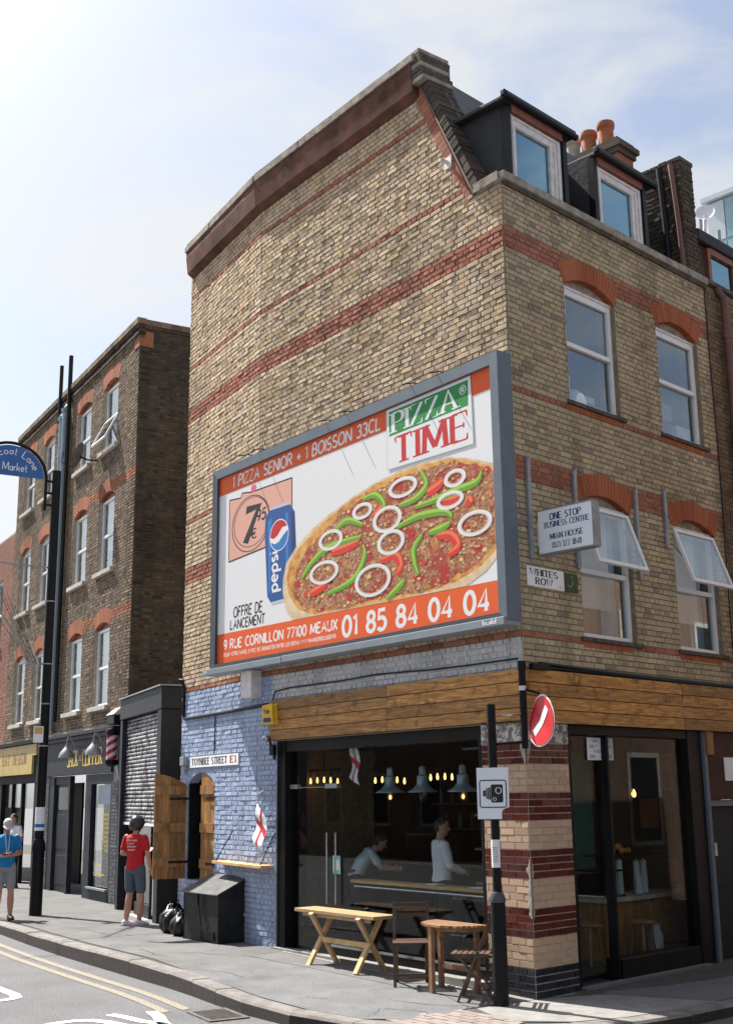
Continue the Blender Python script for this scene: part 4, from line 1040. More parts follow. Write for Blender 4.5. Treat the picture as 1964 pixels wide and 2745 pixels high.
q = MB(); q.box(A1, 3.68, 3.95, -.17, -.10, 2.19, 2.25); q.box(A1, 4.62, 4.80, -.17, -.10, 2.19, 2.25); q.box(A1, 3.95, 4.62, -.15, -.13, 2.203, 2.213); q.build('door_bracket', ['galv'], sfo)
MB().box(A1, 3.60, 3.77, -.098, -.094, 1.10, 1.33).build('door_sticker', ['aqua'], dr)
MB().box(A1, 3.63, 3.74, -.0935, -.0925, 1.15, 1.28).build('sticker_disc', ['paper'], dr)
# shop front to the side street
SG = MB()
SG.box(FB, .75, .84, -.28, -.02, -.02, 2.85); SG.box(FB, 3.30, 3.62, -.28, -.02, -.02, 2.85); SG.box(FB, .84, 3.30, -.28, -.03, 2.74, 2.85); SG.box(FB, 1.57, 1.615, -.17, -.05, -.02, 2.74); SG.box(FB, 1.62, 3.30, -.26, -.03, -.02, .24)
sgo = SG.build('side_shop_front', ['black'], BLD, bevel=.006)
MB().box(FB, 1.62, 3.30, -.12, -.11, .24, 2.74).build('pane', ['shopglass'], sgo)
MB().box(FB, .84, 1.56, -.16, -.15, .05, 2.74).build('pane', ['shopglass'], sgo)
MB().box(FB, .80, 3.4, -.05, .06, -.02, .03).build('doorstep', ['concrete'], sgo)
MB().box(FB, 3.625, 3.70, -.12, .02, -.02, 2.84).build('steel_post', ['greyframe'], BLD, bevel=.008)
q = MB(); q.box(FB, 3.71, 4.72, -.10, .0, 1.98, 2.85); q.build('upper_panel', ['maroon'], BLD)
MB().box(FB, 3.66, 3.82, .001, .05, 2.55, 2.845).build('wood_block', ['shutter_wood'], BLD)
MB().box(FB, 4.12, 4.7, .001, .012, 2.22, 2.52).build('blank_plate', ['signgrey'], BLD)
q = MB(); q.box(FB, 3.71, 4.72, -.16, -.02, 1.90, 1.975); q.build('door_lintel', ['greyframe'], BLD)
q = MB(); q.box(FB, 3.75, 4.68, -.15, -.10, -.02, 1.90); sdo = q.build('side_door', ['navy'], BLD)
q = MB(); q.box(FB, 3.87, 4.56, -.10, -.09, .15, .75); q.box(FB, 3.87, 4.56, -.10, -.09, .9, 1.75); q.build('door_panel', ['navy'], sdo, bevel=.01)
q = MB(); q.box(FB, 3.84, 3.90, -.099, -.06, 1.28, 1.44); q.build('letter_plate', ['steel'], sdo)
# cafe interior
q = MB()
q.box(FW, -8.2, -.9, 4.45, 4.5, 0, 2.9); q.box(FW, -8.25, -8.2, .35, 4.5, 0, 2.9)
q.prism([FB.P(.8, -.56, 0), FB.P(.8, -.62, 0), FB.P(.82, -.62, 0), FB.P(.82, -.56, 0)], (0, 0, .01))
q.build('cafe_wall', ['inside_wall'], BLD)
MB().prism([Vector((-8.2, .36, .06)), Vector((-.75, .36, .06)), FB.P(.8, -.30, .06), FB.P(4.4, -.30, .06), Vector((-1.0, 4.44, .06)), Vector((-8.2, 4.44, .06))], (0, 0, .02)).build('cafe_floor', ['inside_floor'], BLD)
MB().prism([Vector((-8.2, .36, 2.86)), Vector((-.36, .36, 2.86)), FB.P(4.4, -.31, 2.86), Vector((-1.0, 4.44, 2.86)), Vector((-8.2, 4.44, 2.86))], (0, 0, .03)).build('cafe_ceiling', ['inside_wall'], BLD)
MB().box(FB, 4.40, 4.45, -3, -.3, 0, 2.9).build('cafe_end_wall', ['darkbrick'], BLD)
MB().box(A1, .80, 3.5, -.42, -.18, 1.00, 1.035).build('window_bar', ['shelf_wood'], BLD)
MB().tube([A1.P(.80, -.17, .96), A1.P(3.4, -.17, .96)], .012, 8).build('window_bar_rail', ['steel'], BLD)

# ------------------------------------------------------------------ billboard
BB = thing('billboard', (-3.2, -.22, 4.0), 'large pizza advertisement billboard in a grey metal frame on the brick flank', 'billboard')
PX, PZ = -6.33, 4.05
def bb3(d): return lambda x, z: Vector((PX+x, -d, PZ+z))
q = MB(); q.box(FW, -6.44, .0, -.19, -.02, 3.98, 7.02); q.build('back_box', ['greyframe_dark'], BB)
# bevelled frame members
def member(p0, p1, inn0, inn1, name, mat):
    """outer edge p0-p1 and inner edge inn0-inn1 in (x, z)"""
    q = MB()
    for (dA, dB_) in (((-.17), (-.245)),):
        a, b_, c, d = [Vector((v[0], dB_, v[1])) for v in (p0, p1, inn1, inn0)]
        back = [Vector((v[0], -.02, v[1])) for v in (p0, p1)]; inb = [Vector((v[0], -.20, v[1])) for v in (inn1, inn0)]
        q.face([a, b_, c, d]); q.face([back[0], back[1], b_, a]); q.face([d, c, inb[0], inb[1]])
    return q.build(name, [mat], BB)
o4 = [(-6.50, 7.10), (.045, 7.10), (.045, 3.96), (-6.50, 3.96)]; i4 = [(-6.35, 6.955), (-.085, 6.955), (-.085, 4.045), (-6.35, 4.045)]
member(o4[0], o4[1], i4[0], i4[1], 'frame_top', 'greyframe')
member(o4[1], o4[2], i4[1], i4[2], 'frame_side', 'greyframe')
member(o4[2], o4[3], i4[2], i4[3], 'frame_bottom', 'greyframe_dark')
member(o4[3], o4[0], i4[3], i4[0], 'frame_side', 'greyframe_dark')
q = MB(); q.box(FW, -6.66, -4.45, -.285, -.02, 3.895, 3.985); q.box(FW, -4.447, .03, -.28, -.02, 3.90, 3.99); lip = q.build('bottom_lip', ['greylip'], BB, bevel=.006)
q = MB()
for (x0, z0, x1, z1) in (): pass
for (x, r_) in ((-5.46, 1), (-5.08, 1), (-3.36, 1), (-2.88, 1), (-1.49, 1), (-.98, 1)):
    MB().tube([(x, -.02, 7.13), (x-.04, -.20, 7.16), (x-.10, -.33, 7.13)], .008, 6).build('lamp_hook', ['black'], BB)
# printed sheet
pst = MB().box(FW, -6.36, -.075, -.203, -.195, 4.04, 6.96).build('poster', ['p_white'], BB)
lay_ = [.2036]
def level():
    lay_[0] += .00010; return bb3(lay_[0])
def sheet(name, polys, mat, lev=None):
    f = lev or level(); q = MB()
    md, st_ = (40, 1.5e-5) if len(polys) > 25 and name.endswith(('crumb', 'pool', 'bit')) else (7, 1.0e-5)
    for i, p_ in enumerate(polys): q.face([f(*v)-Vector((0, (i % md)*st_, 0)) for v in p_])
    if md == 40: lay_[0] += .0006
    return q.build(name, [mat], pst)
sheet('orange_band', [[(-.03, 2.62), (6.25, 2.63), (6.25, 2.91), (-.03, 2.91)]], 'p_orange')
sheet('orange_band', [[(-.03, -.01), (6.25, -.01), (6.25, .37), (-.03, .45)]], 'p_orange')
TXT = bb3(lay_[0]+.00022)
sheet('pink_panel', [[(.29, 2.50), (.62, 2.47), (.66, 2.54), (.92, 2.50), (2.03, 2.48), (2.03, 1.62), (.29, 1.53)]], 'p_pink')
def ringpoly(cx, cz, rx, rz, w_, n_=36, rot=0, arc=(0, 360)):
    out = []
    for k in range(n_):
        t0, t1 = R(arc[0]+(arc[1]-arc[0])*k/n_), R(arc[0]+(arc[1]-arc[0])*(k+1)/n_)
        def pt(t, e):
            x, z = (rx-e)*math.cos(t), (rz-e*.6)*math.sin(t); return (cx+x*math.cos(rot)-z*math.sin(rot), cz+x*math.sin(rot)+z*math.cos(rot))
        out.append([pt(t0, 0), pt(t1, 0), pt(t1, w_), pt(t0, w_)])
    return out
def disc(cx, cz, rx, rz, n_=32, a0=0, a1=360): return [[(cx+rx*math.cos(R(a0+(a1-a0)*k/n_)), cz+rz*math.sin(R(a0+(a1-a0)*k/n_))) for k in range(n_+(0 if a1-a0 == 360 else 1))]]
def smooth_line(pts, n_=6):
    out = []
    for k in range(len(pts)-1):
        p0, p1, p2, p3 = pts[max(k-1, 0)], pts[k], pts[k+1], pts[min(k+2, len(pts)-1)]
        for i in range(n_):
            t = i/n_
            out.append(tuple(.5*((2*p1[j])+(-p0[j]+p2[j])*t+(2*p0[j]-5*p1[j]+4*p2[j]-p3[j])*t*t+(-p0[j]+3*p1[j]-3*p2[j]+p3[j])*t**3) for j in (0, 1)))
    return out+[pts[-1]]
def ribbon(pts, w_, taper=True, sh=(0, 0)):
    pts = smooth_line(pts); out = []; n_ = len(pts)
    def off(k):
        a, b_ = pts[max(k-1, 0)], pts[min(k+1, n_-1)]; dx, dz = b_[0]-a[0], b_[1]-a[1]; L_ = math.hypot(dx, dz) or 1
        ww = w_*(.35+.65*math.sin(math.pi*min(1, max(0, (k+.6)/(n_+.2))))) if taper else w_
        return -dz/L_*ww/2, dx/L_*ww/2
    for k in range(n_-1):
        o0, o1 = off(k), off(k+1)
        out.append([(pts[k][0]+o0[0]+sh[0], pts[k][1]+o0[1]+sh[1]), (pts[k+1][0]+o1[0]+sh[0], pts[k+1][1]+o1[1]+sh[1]), (pts[k+1][0]-o1[0]+sh[0], pts[k+1][1]-o1[1]+sh[1]), (pts[k][0]-o0[0]+sh[0], pts[k][1]-o0[1]+sh[1])])
    return out
PINK = [(.29, 2.50), (.62, 2.47), (.66, 2.54), (.92, 2.50), (2.03, 2.48), (2.03, 1.62), (.29, 1.53), (.29, 2.50)]
def outline(pts, w_): 
    out = []
    for k in range(len(pts)-1): out += ribbon([pts[k], pts[k+1]], w_, False)
    return out
sheet('panel_outline', outline(PINK, .022), 'p_ink')
sheet('price_ring', ringpoly(.91, 2.02, .54, .43, .024)+ringpoly(.93, 2.04, .50, .38, .018), 'p_ink')
sheet('knob', disc(.99, 2.55, .075, .055), 'p_knob')
f = level(); q = MB(); put_text(q, '7', f, .66, 1.74, .36, .50, wt=.24, slant=.18); put_text(q, '.95', f, 1.02, 2.02, .30, .16, wt=.2, slant=.15); put_text(q, '=', f, .93, 1.78, .13, .14, wt=.16)
q.build('price', ['p_ink'], pst)
# drink can
CAN = [(1.43, 2.11), (1.98, 2.10), (2.10, 1.97), (2.14, 1.42), (2.12, .82), (2.0, .76), (1.48, .75), (1.39, .85), (1.31, 1.80), (1.33, 2.03)]
sheet('can', [CAN], 'p_bluecan')
sheet('can_highlight', [[(1.40, 1.95), (1.50, 2.0), (1.47, .90), (1.43, .88)], [(1.86, 2.0), (1.93, 2.0), (1.95, 1.2), (1.88, 1.1)]], 'p_bluecan_l')
sheet('can_shade', [[(2.02, 2.02), (2.09, 1.95), (2.13, 1.42), (2.11, .84), (2.03, .80)]], 'p_bluecan_d')
sheet('can_rim', [[(1.43, 2.11), (1.98, 2.10), (1.95, 2.145), (1.50, 2.15)], [(1.48, .75), (2.0, .76), (1.96, .715), (1.52, .71)]], 'p_silver')
sheet('can_disc', disc(1.70, 1.70, .25, .235), 'p_text')
sheet('can_disc_red', [[(1.70+.235*math.cos(R(a)), 1.70+.22*math.sin(R(a))) for a in range(28, 190, 9)]+[(1.55, 1.665), (1.66, 1.70), (1.78, 1.80)]], 'p_red')
sheet('can_disc_blue', [[(1.70+.235*math.cos(R(a)), 1.70+.22*math.sin(R(a))) for a in range(200, 372, 9)]+[(1.80, 1.68), (1.69, 1.60), (1.58, 1.585)]], 'p_bluecan_l')
f = level(); q = MB(); put_text(q, 'pepsi', lambda x, y: f(1.66-y, .90+x), 0, 0, .56, .27, wt=.16, ls=.2); q.build('can_lettering', ['p_text'], pst)
# pizza
PIZ = [(1.81, 1.05), (1.89, 1.26), (2.14, 1.45), (2.53, 1.63), (2.96, 1.77), (3.46, 1.89), (3.98, 1.98), (4.48, 2.03), (4.95, 2.03), (5.43, 1.99), (5.85, 1.87), (6.235, 1.72), (6.235, .65), (6.02, .5), (5.68, .38), (2.04, .428), (1.89, .58), (1.80, .85)]
TOP = [(2.06, .92), (2.14, 1.14), (2.38, 1.35), (2.82, 1.55), (3.19, 1.71), (3.72, 1.84), (4.27, 1.92), (4.79, 1.94), (5.25, 1.94), (5.71, 1.86), (6.232, 1.62), (6.232, .79), (5.89, .62), (5.37, .49), (4.81, .42), (2.9, .45), (2.33, .54), (2.09, .75)]
def ragged(pl, amp, sub=6):
    out = []
    for k in range(len(pl)):
        a, b_ = pl[k], pl[(k+1) % len(pl)]
        for i in range(sub):
            t = i/sub; x, z = a[0]+(b_[0]-a[0])*t, a[1]+(b_[1]-a[1])*t
            out.append((min(6.234, x+random.uniform(-amp, amp)), z+random.uniform(-amp, amp)))
    return out
sheet('pizza_dough', [PIZ], 'p_dough')
MID = [((a[0]*.35+b_[0]*.65), (a[1]*.35+b_[1]*.65)) for a, b_ in zip(PIZ, TOP)]
sheet('pizza_crust', [ragged([(x, z) for x, z in [(1.90, 1.05), (1.98, 1.24), (2.22, 1.42), (2.6, 1.60), (3.0, 1.74), (3.5, 1.87), (4.0, 1.955), (4.48, 2.0), (4.95, 2.0), (5.43, 1.965), (5.83, 1.85), (6.232, 1.69), (6.232, .74), (5.95, .58), (5.5, .45), (4.8, .40), (2.6, .43), (2.2, .55), (1.95, .80)]], .008)], 'p_crust')
sheet('pizza_topping', [ragged(TOP, .025)], 'p_meat')
REDP = [[(5.01, 1.62), (5.31, 1.7)], [(3.93, 1.53), (4.18, 1.66)], [(3.0, 1.22), (3.62, 1.27)], [(4.08, .93), (4.37, .96), (4.48, .82), (4.4, .71)], [(5.17, 1.05), (5.42, 1.03), (5.56, .88), (5.38, .79)], [(2.48, .73), (2.9, .83)], [(5.76, 1.41), (5.82, 1.33)], [(5.3, 1.46), (5.59, 1.45)]]
GRN = [[(4.91, 1.92), (5.01, 1.74), (4.82, 1.61), (4.46, 1.57)], [(6.01, 1.67), (5.91, 1.57), (5.56, 1.55), (5.19, 1.51), (4.79, 1.49)], [(3.72, 1.81), (3.98, 1.82), (4.16, 1.67), (4.14, 1.54)], [(4.41, 1.3), (4.85, 1.37), (5.33, 1.33), (5.47, 1.23)], [(3.09, 1.51), (3.37, 1.6), (3.71, 1.47)], [(2.29, .97), (2.53, 1.16), (2.95, 1.31), (3.67, 1.32)], [(3.71, 1.2), (3.73, 1.04), (3.49, .79), (2.9, .67)], [(4.91, 1.12), (4.74, .98), (4.75, .8), (4.82, .64)], [(4.19, .43), (4.43, .55), (4.55, .61)], [(5.03, 1.12), (5.25, 1.14), (5.43, 1.17)]]
RNG = [(4.55, 1.8, .29, .13), (5.54, 1.7, .2, .11), (3.7, 1.66, .22, .11), (5.44, 1.45, .25, .11), (4.22, 1.45, .3, .17), (2.98, 1.4, .28, .14), (4.29, 1.14, .28, .16), (5.86, 1.09, .3, .15), (2.82, .98, .34, .16), (3.9, .71, .38, .21)]
import itertools
def inside(p, poly):
    r_ = False; j = len(poly)-1
    for i in range(len(poly)):
        (xi, zi), (xj, zj) = poly[i], poly[j]
        if (zi > p[1]) != (zj > p[1]) and p[0] < (xj-xi)*(p[1]-zi)/(zj-zi)+xi: r_ = not r_
        j = i
    return r_
def crumbs(name, count, size, mat, seed):
    rr = random.Random(seed); out = []
    while len(out) < count:
        p = (rr.uniform(2.05, 6.2), rr.uniform(.46, 1.95))
        if not inside(p, TOP) or p[0] > 6.16: continue
        n_ = rr.randint(5, 7); k = rr.uniform(.5, 1)*size; ph = rr.uniform(0, 6)
        out.append([(p[0]+k*rr.uniform(.7, 1.1)*math.cos(ph+6.283*i/n_), p[1]+.62*k*rr.uniform(.7, 1.1)*math.sin(ph+6.283*i/n_)) for i in range(n_)])
    sheet(name, out, mat)['kind'] = 'stuff'
flat('p_meat_l', (.60, .37, .20), .6); flat('p_meat_m', (.42, .20, .09), .6); flat('p_sauce', (.46, .02, .012), .5); flat('p_cheese', (.82, .58, .22), .6)
crumbs('sauce_pool', 46, .13, 'p_sauce', 3); crumbs('meat_crumb', 420, .052, 'p_meat_m', 4); crumbs('cheese_bit', 70, .05, 'p_cheese', 5); crumbs('meat_crumb', 330, .040, 'p_meat_l', 6); crumbs('red_bit', 26, .06, 'p_tomato', 8)
def stack(n_):
    lay_[0] += .00014; b0 = lay_[0]
    return lambda i: bb3(b0+(i % n_)*1.2e-5)
f0, f1 = stack(8), stack(8)
for i, r_ in enumerate(REDP):
    sheet('red_pepper', ribbon(r_, .15), 'p_tomato', f0(i)); sheet('pepper_shine', ribbon(r_, .05, True, (.01, .025)), 'p_tomato_l', f1(i))
f0, f1 = stack(10), stack(10)
for i, g_ in enumerate(GRN):
    sheet('green_pepper', ribbon(g_, .105), 'p_pepper', f0(i)); sheet('pepper_shine', ribbon(g_, .04, True, (-.005, .02)), 'p_pepper_l', f1(i))
f0, f1 = stack(10), stack(10)
for i, (cx, cz, rx, rz) in enumerate(RNG):
    sheet('onion_ring', ringpoly(cx, cz, rx, rz, .078), 'p_onion', f0(i)); sheet('onion_edge', ringpoly(cx, cz, rx-.058, rz-.036, .022), 'p_onion_in', f1(i))
lay_[0] += .0001
sheet('logo_board', [[(4.25, 2.885), (5.87, 2.885), (5.89, 2.04), (4.25, 2.09)]], 'p_white')
sheet('logo_edge', outline([(4.25, 2.885), (5.87, 2.885), (5.89, 2.04), (4.25, 2.09), (4.25, 2.885)], .012), 'p_silver')
sheet('logo_green', [[(4.30, 2.85), (5.83, 2.85), (5.82, 2.53), (4.30, 2.52)]], 'p_green')
f = level(); q = MB(); put_text(q, 'PIZZA', f, 4.38, 2.555, 1.22, .26, style='serif', wt=.20, ls=.22); q.build('logo_lettering', ['p_text'], pst)
f = level(); q = MB()
for p_ in ringpoly(5.73, 2.75, .06, .06, .012, 20): q.face([f(*v) for v in p_])
put_text(q, 'R', f, 5.71, 2.72, .04, .06, wt=.2); q.build('registered_mark', ['p_text'], pst)
f = level(); q = MB(); put_text(q, 'TIME', f, 4.43, 2.13, 1.36, .35, style='serif', wt=.19, ls=.24); q.build('logo_lettering', ['p_red'], pst)
f = TXT; q = MB()
put_text(q, '1 PIZZA SENIOR + 1 BOISSON 33CL', f, .38, 2.68, 3.72, .17, wt=.17, ls=.20, slant=.08, y1=2.675, wob=.004)
put_text(q, '01 85 84 04 04', f, 3.24, .065, 2.80, .25, wt=.21, ls=.22, slant=.04, y1=.05)
put_text(q, '9 RUE CORNILLON 77100 MEAUX', f, .18, .205, 2.93, .135, wt=.19, ls=.20, slant=.05, y1=.175)
put_text(q, 'POUR VOTRE SANTE, EVITEZ DE GRIGNOTER ENTRE LES REPAS WWW.MANGERBOUGER.FR', f, .18, .095, 2.90, .05, wt=.19, ls=.22, y1=.065)
q.build('lettering', ['p_text'], pst)
f = TXT; q = MB(); put_text(q, 'OFFRE DE', f, .45, .66, .80, .15, wt=.17, ls=.2, slant=.08, y1=.65); put_text(q, 'LANCEMENT', f, .36, .49, .96, .135, wt=.17, ls=.2, slant=.08, y1=.475); q.build('offer_lettering', ['p_ink'], pst)
f = lambda x, z: Vector((x, -.2815, z)); q = MB(); put_text(q, 'build', f, -.31, 3.925, .21, .055, wt=.15, ls=.18); q.build('maker_lettering', ['inkwhite'], lip)
f = lambda x, z: Vector((x, -.2865, z)); q = MB(); put_text(q, '1709', f, -6.63, 3.92, .11, .04, wt=.18, ls=.2); q.build('number_lettering', ['inkwhite'], lip)

# ------------------------------------------------------------------ signs and fittings on the corner building
def viewA(fr, a_left, d, z): return lambda x, y: fr.P(a_left-x, d, z+y)
t = thing('street_nameplate', A2.P(1.6, .03, 2.55), 'white TOYNBEE STREET nameplate above the arched hatch', 'street sign', 'street nameplates')
MB().box(A2, .62, 2.56, .014, .030, 2.552, 2.745).build('plate', ['signwhite'], t, bevel=.003)
q = MB()
for (a, e, z0, z1) in ((.62, 2.56, 2.737, 2.745), (.62, 2.56, 2.552, 2.56), (.62, .63, 2.56, 2.737), (2.55, 2.56, 2.56, 2.737)): q.box(A2, a, e, .0305, .0325, z0, z1)
q.build('border', ['ink'], t)
q = MB(); put_text(q, 'TOYNBEE STREET', viewA(A2, 2.46, .032, 2.60), 0, 0, 1.40, .10, style='serif', wt=.24, ls=.28, thin=.4); q.build('lettering', ['ink'], t)
q = MB(); put_text(q, 'E1', viewA(A2, .92, .032, 2.60), 0, 0, .19, .10, style='serif', wt=.24, ls=.28, thin=.4); q.build('postcode', ['inkred'], t)
def viewB(a_left, d, z): return lambda x, y: FB.P(a_left+x, d, z+y)
t = thing('street_nameplate', FB.P(.6, .03, 4.38), 'white WHITES ROW nameplate with a dark green end panel', 'street sign', 'street nameplates')
MB().box(FB, .125, .805, .014, .028, 4.375, 4.605).build('plate', ['signwhite'], t, bevel=.003)
MB().box(FB, .807, 1.075, .014, .026, 4.375, 4.600).build('green_panel', ['signgreen'], t, bevel=.003)
q = MB(); put_text(q, 'WHITES', viewB(.175, .030, 4.505), 0, 0, .50, .075, style='serif', wt=.22, ls=.26, thin=.4); put_text(q, 'ROW', viewB(.275, .030, 4.405), 0, 0, .30, .075, style='serif', wt=.22, ls=.26, thin=.4); q.build('lettering', ['ink'], t)
q = MB(); put_text(q, 'E1', viewB(.715, .030, 4.395), 0, 0, .055, .035, style='serif', wt=.16, ls=.26); q.build('postcode', ['inkred'], t)
q = MB()
for p_ in ribbon([(0, .05), (.03, .09), (.05, .04), (.02, -.02), (-.03, -.04), (-.06, 0)], .016): q.face([FB.P(.93+x, .028, 4.48+z) for x, z in p_])
q.build('emblem', ['coping'], t)
# projecting box sign
t = thing('box_sign', FB.P(.36, .4, 4.75), 'white projecting box sign reading ONE STOP BUSINESS CENTRE', 'shop sign')
MB().box(FB, .335, .46, .045, .80, 4.75, 5.25).build('light_box', ['signwhite'], t, bevel=.006)
q = MB(); q.box(FB, .33, .465, .04, .806, 5.252, 5.262); q.box(FB, .33, .465, .04, .806, 4.736, 4.748); q.box(FB, .33, .465, .80, .81, 4.748, 5.252); q.build('edge_trim', ['galv'], t)
MB().box(FB, .36, .43, .010, .05, 4.85, 5.13).build('bracket', ['signwhite'], t)
vs = lambda x, y: FB.P(.3335, .10+x, 4.75+y)
q = MB(); put_text(q, 'ONE STOP', vs, .12, .375, .43, .075, style='serif', wt=.23, ls=.24, thin=.42); put_text(q, 'BUSINESS CENTRE', vs, .045, .29, .61, .062, style='serif', wt=.22, ls=.22, thin=.42); put_text(q, 'MIAN HOUSE', vs, .115, .15, .45, .062, style='serif', wt=.22, ls=.24, thin=.42); put_text(q, '0171-377 1848', vs, .14, .045, .40, .065, style='serif', wt=.23, ls=.22, thin=.42)
q.build('lettering', ['inkblue'], t)
for i_, (s_, z0, z1, lab) in enumerate(((.21, 4.69, 5.85, 'grey steel bracket strip left of the projecting box sign'), (1.10, 4.68, 5.85, 'grey steel bracket strip behind the projecting box sign'), (2.40, 4.68, 5.83, 'grey steel bracket strip between the two open windows, nearer the box sign'), (3.08, 5.19, 5.93, 'short grey steel bracket strip beside the farther open window'))):
    q = MB(); q.box(FB, s_-.03, s_+.03, .014, .055, z0, z1); q.prism([FB.P(s_-.03, .014, z1), FB.P(s_+.03, .014, z1), FB.P(s_+.03, .014, z1+.06)], FB.n*.04)
    tag(q.build('bracket_strip', ['galv'], None, bevel=.004), lab, 'bracket', 'bracket strips on the side wall')
# burglar alarm box
t = thing('alarm_box', A1.P(4.98, .10, 3.07), 'yellow burglar alarm box at the left end of the wooden fascia', 'alarm box')
bx = MB(); bx.prism([A1.P(4.85, .08, 3.10), A1.P(5.10, .08, 3.10), A1.P(5.10, .08, 3.34), A1.P(4.87, .08, 3.355)], A1.n*.085); bx.build('casing', ['yellowplastic'], t, bevel=.015)
MB().prism([A1.P(4.88, .166, 3.115), A1.P(5.085, .166, 3.115), A1.P(5.065, .166, 3.175), A1.P(4.90, .166, 3.175)], A1.n*.006).build('strobe', ['inkblue'], t)
q = MB(); put_text(q, 'Yale'.replace('Y', 'Y'), viewA(A1, 5.075, .1675, 3.235), 0, 0, .15, .07, wt=.17, ls=.14); q.build('lettering', ['ink'], t)
# dome camera
t = thing('security_camera', A1.P(5.06, .1, 2.75), 'small black dome security camera under the alarm box', 'camera')
q = MB(); q.lathe(A1.P(5.07, .13, 2.84), [(.02, 0), (.05, .02), (.055, .06), (.04, .09), (.0, .1)], 14); q.build('dome', ['steel'], t, smooth=True)
q = MB(); q.tube([A1.P(5.05, .09, 2.9), A1.P(5.04, .06, 2.8), A1.P(5.0, .03, 2.72), A1.P(5.0, .02, 2.6)], .018, 8); q.box(A1, 4.97, 5.07, .014, .07, 2.66, 2.8); q.build('arm', ['black'], t)
# grey box under the billboard
tag(MB().box(A1, 5.37, 5.66, .014, .20, 3.49, 3.89).build('junction_box', ['oldwhite'], None, bevel=.01), 'weathered pale junction box under the left part of the billboard', 'junction box')
# conduits along the blue flank
q = MB(); q.tube([A2.P(2.93, .05, 3.95), A2.P(2.95, .07, 4.02), A2.P(2.88, .06, 4.0), A2.P(2.86, .035, 3.86), A2.P(2.86, .035, 3.40), A2.P(2.82, .035, 3.357), A2.P(1.2, .035, 3.36), A2.P(.0, .03, 3.372), A1.P(5.16, .035, 3.378)], .026, 8)
tag(q.build('conduit', ['blackpipe'], None, smooth=True), 'black conduit running along the top of the blue flank', 'conduit')
tag(MB().tube([A2.P(1.55, .022, 3.34), A2.P(1.56, .022, 2.95), A2.P(1.58, .022, 2.74)], .009, 6).build('wall_cable', ['navy']), 'thin dark cable dropping to the TOYNBEE STREET nameplate', 'cable')
tag(MB().tube([A1.P(5.0, .06, 3.42), A1.P(4.98, .04, 3.55), A1.P(4.6, .03, 3.575), A1.P(3.4, .03, 3.57), A1.P(2.6, .035, 3.59), A1.P(1.6, .03, 3.555), A1.P(.9, .03, 3.545), A1.P(.04, .03, 3.545)], .011, 6).build('wall_cable', ['black']), 'sagging black cable above the wooden fascia', 'cable')
t = thing('electric_box', A2.P(2.75, .03, 2.55), 'small grey electric box beside the TOYNBEE STREET nameplate', 'electric box')
q = MB(); q.box(A2, 2.66, 2.83, .014, .10, 2.60, 2.74); q.box(A2, 2.68, 2.81, .014, .07, 2.50, 2.597); q.build('casing', ['galv'], t, bevel=.006)
# thin cables on the side wall
tag(MB().tube([FB.P(4.58, .03, 9.3), FB.P(4.57, .03, 8.4), FB.P(4.60, .03, 6.8), FB.P(4.56, .03, 5.0), FB.P(4.55, .03, 3.5)], .009, 6).build('wall_cable', ['black']), 'thin black cable down the side wall near the brown downpipe', 'cable')
# wall shelf on chains
t = thing('wall_shelf', A2.P(.4, .1, 1.15), 'narrow wooden drinks shelf hung on chains from the blue wall', 'shelf')
MB().hexa([A2.P(1.18, .014, 1.135), A1.P(5.04, .014, 1.125), A1.P(5.04, .22, 1.125), A2.P(1.18, .20, 1.135), A2.P(1.18, .014, 1.175), A1.P(5.04, .014, 1.165), A1.P(5.04, .22, 1.165), A2.P(1.18, .20, 1.175)]).build('board', ['shelf_wood'], t, bevel=.004)
for (fr, a, a2) in ((A2, 1.05, .83), (A1, 5.10, 5.0)):
    p0 = fr.P(a, .19, 1.17); p1 = fr.P(a2, .02, 1.60); q = MB()
    for k in range(16):
        c0 = p0.lerp(p1, k/16); c1 = p0.lerp(p1, (k+1.15)/16); q.bar(c0, c1, .016 if k % 2 else .006, .006 if k % 2 else .016)
    q.build('chain', ['blackpipe'], t)
def flag_mesh(name, P0, udir, vdir, wd, ht, nrm, parent, wave=.03):
    """cross flag hanging from P0: white cloth with red cross bands as separate cloth faces"""
    nx, nz = 15, 10; q = MB()
    def pt(i, j):
        u, v = i/nx, j/nz
        return P0 + udir*(wd*u) + vdir*(ht*v) + nrm*(wave*math.sin(u*7+v*2.5)*(.3+u)) + Vector((0, 0, -.05*u*u))
    for i in range(nx):
        for j in range(nz):
            red = 6 <= i <= 8 or 4 <= j <= 5
            q.face([pt(i, j), pt(i+1, j), pt(i+1, j+1), pt(i, j+1)], 1 if red else 0)
    return q.build(name, ['shirt_white', 'signred'], parent)
t = thing('wall_flag', A1.P(5.3, .1, 1.7), 'small white flag with a red cross hanging on the blue wall', 'flag', 'cross flags')
MB().tube([A1.P(5.28, .02, 2.18), A1.P(5.26, .16, 2.12), A1.P(5.20, .17, 1.86)], .008, 6).build('stick', ['upvc'], t)
flag_mesh('cloth', A1.P(5.22, .17, 2.00), Vector((-.18, -.02, -.98)).normalized(), Vector((.62, -.06, -.42)).normalized(), .42, .36, Vector((0, -1, 0)), t)

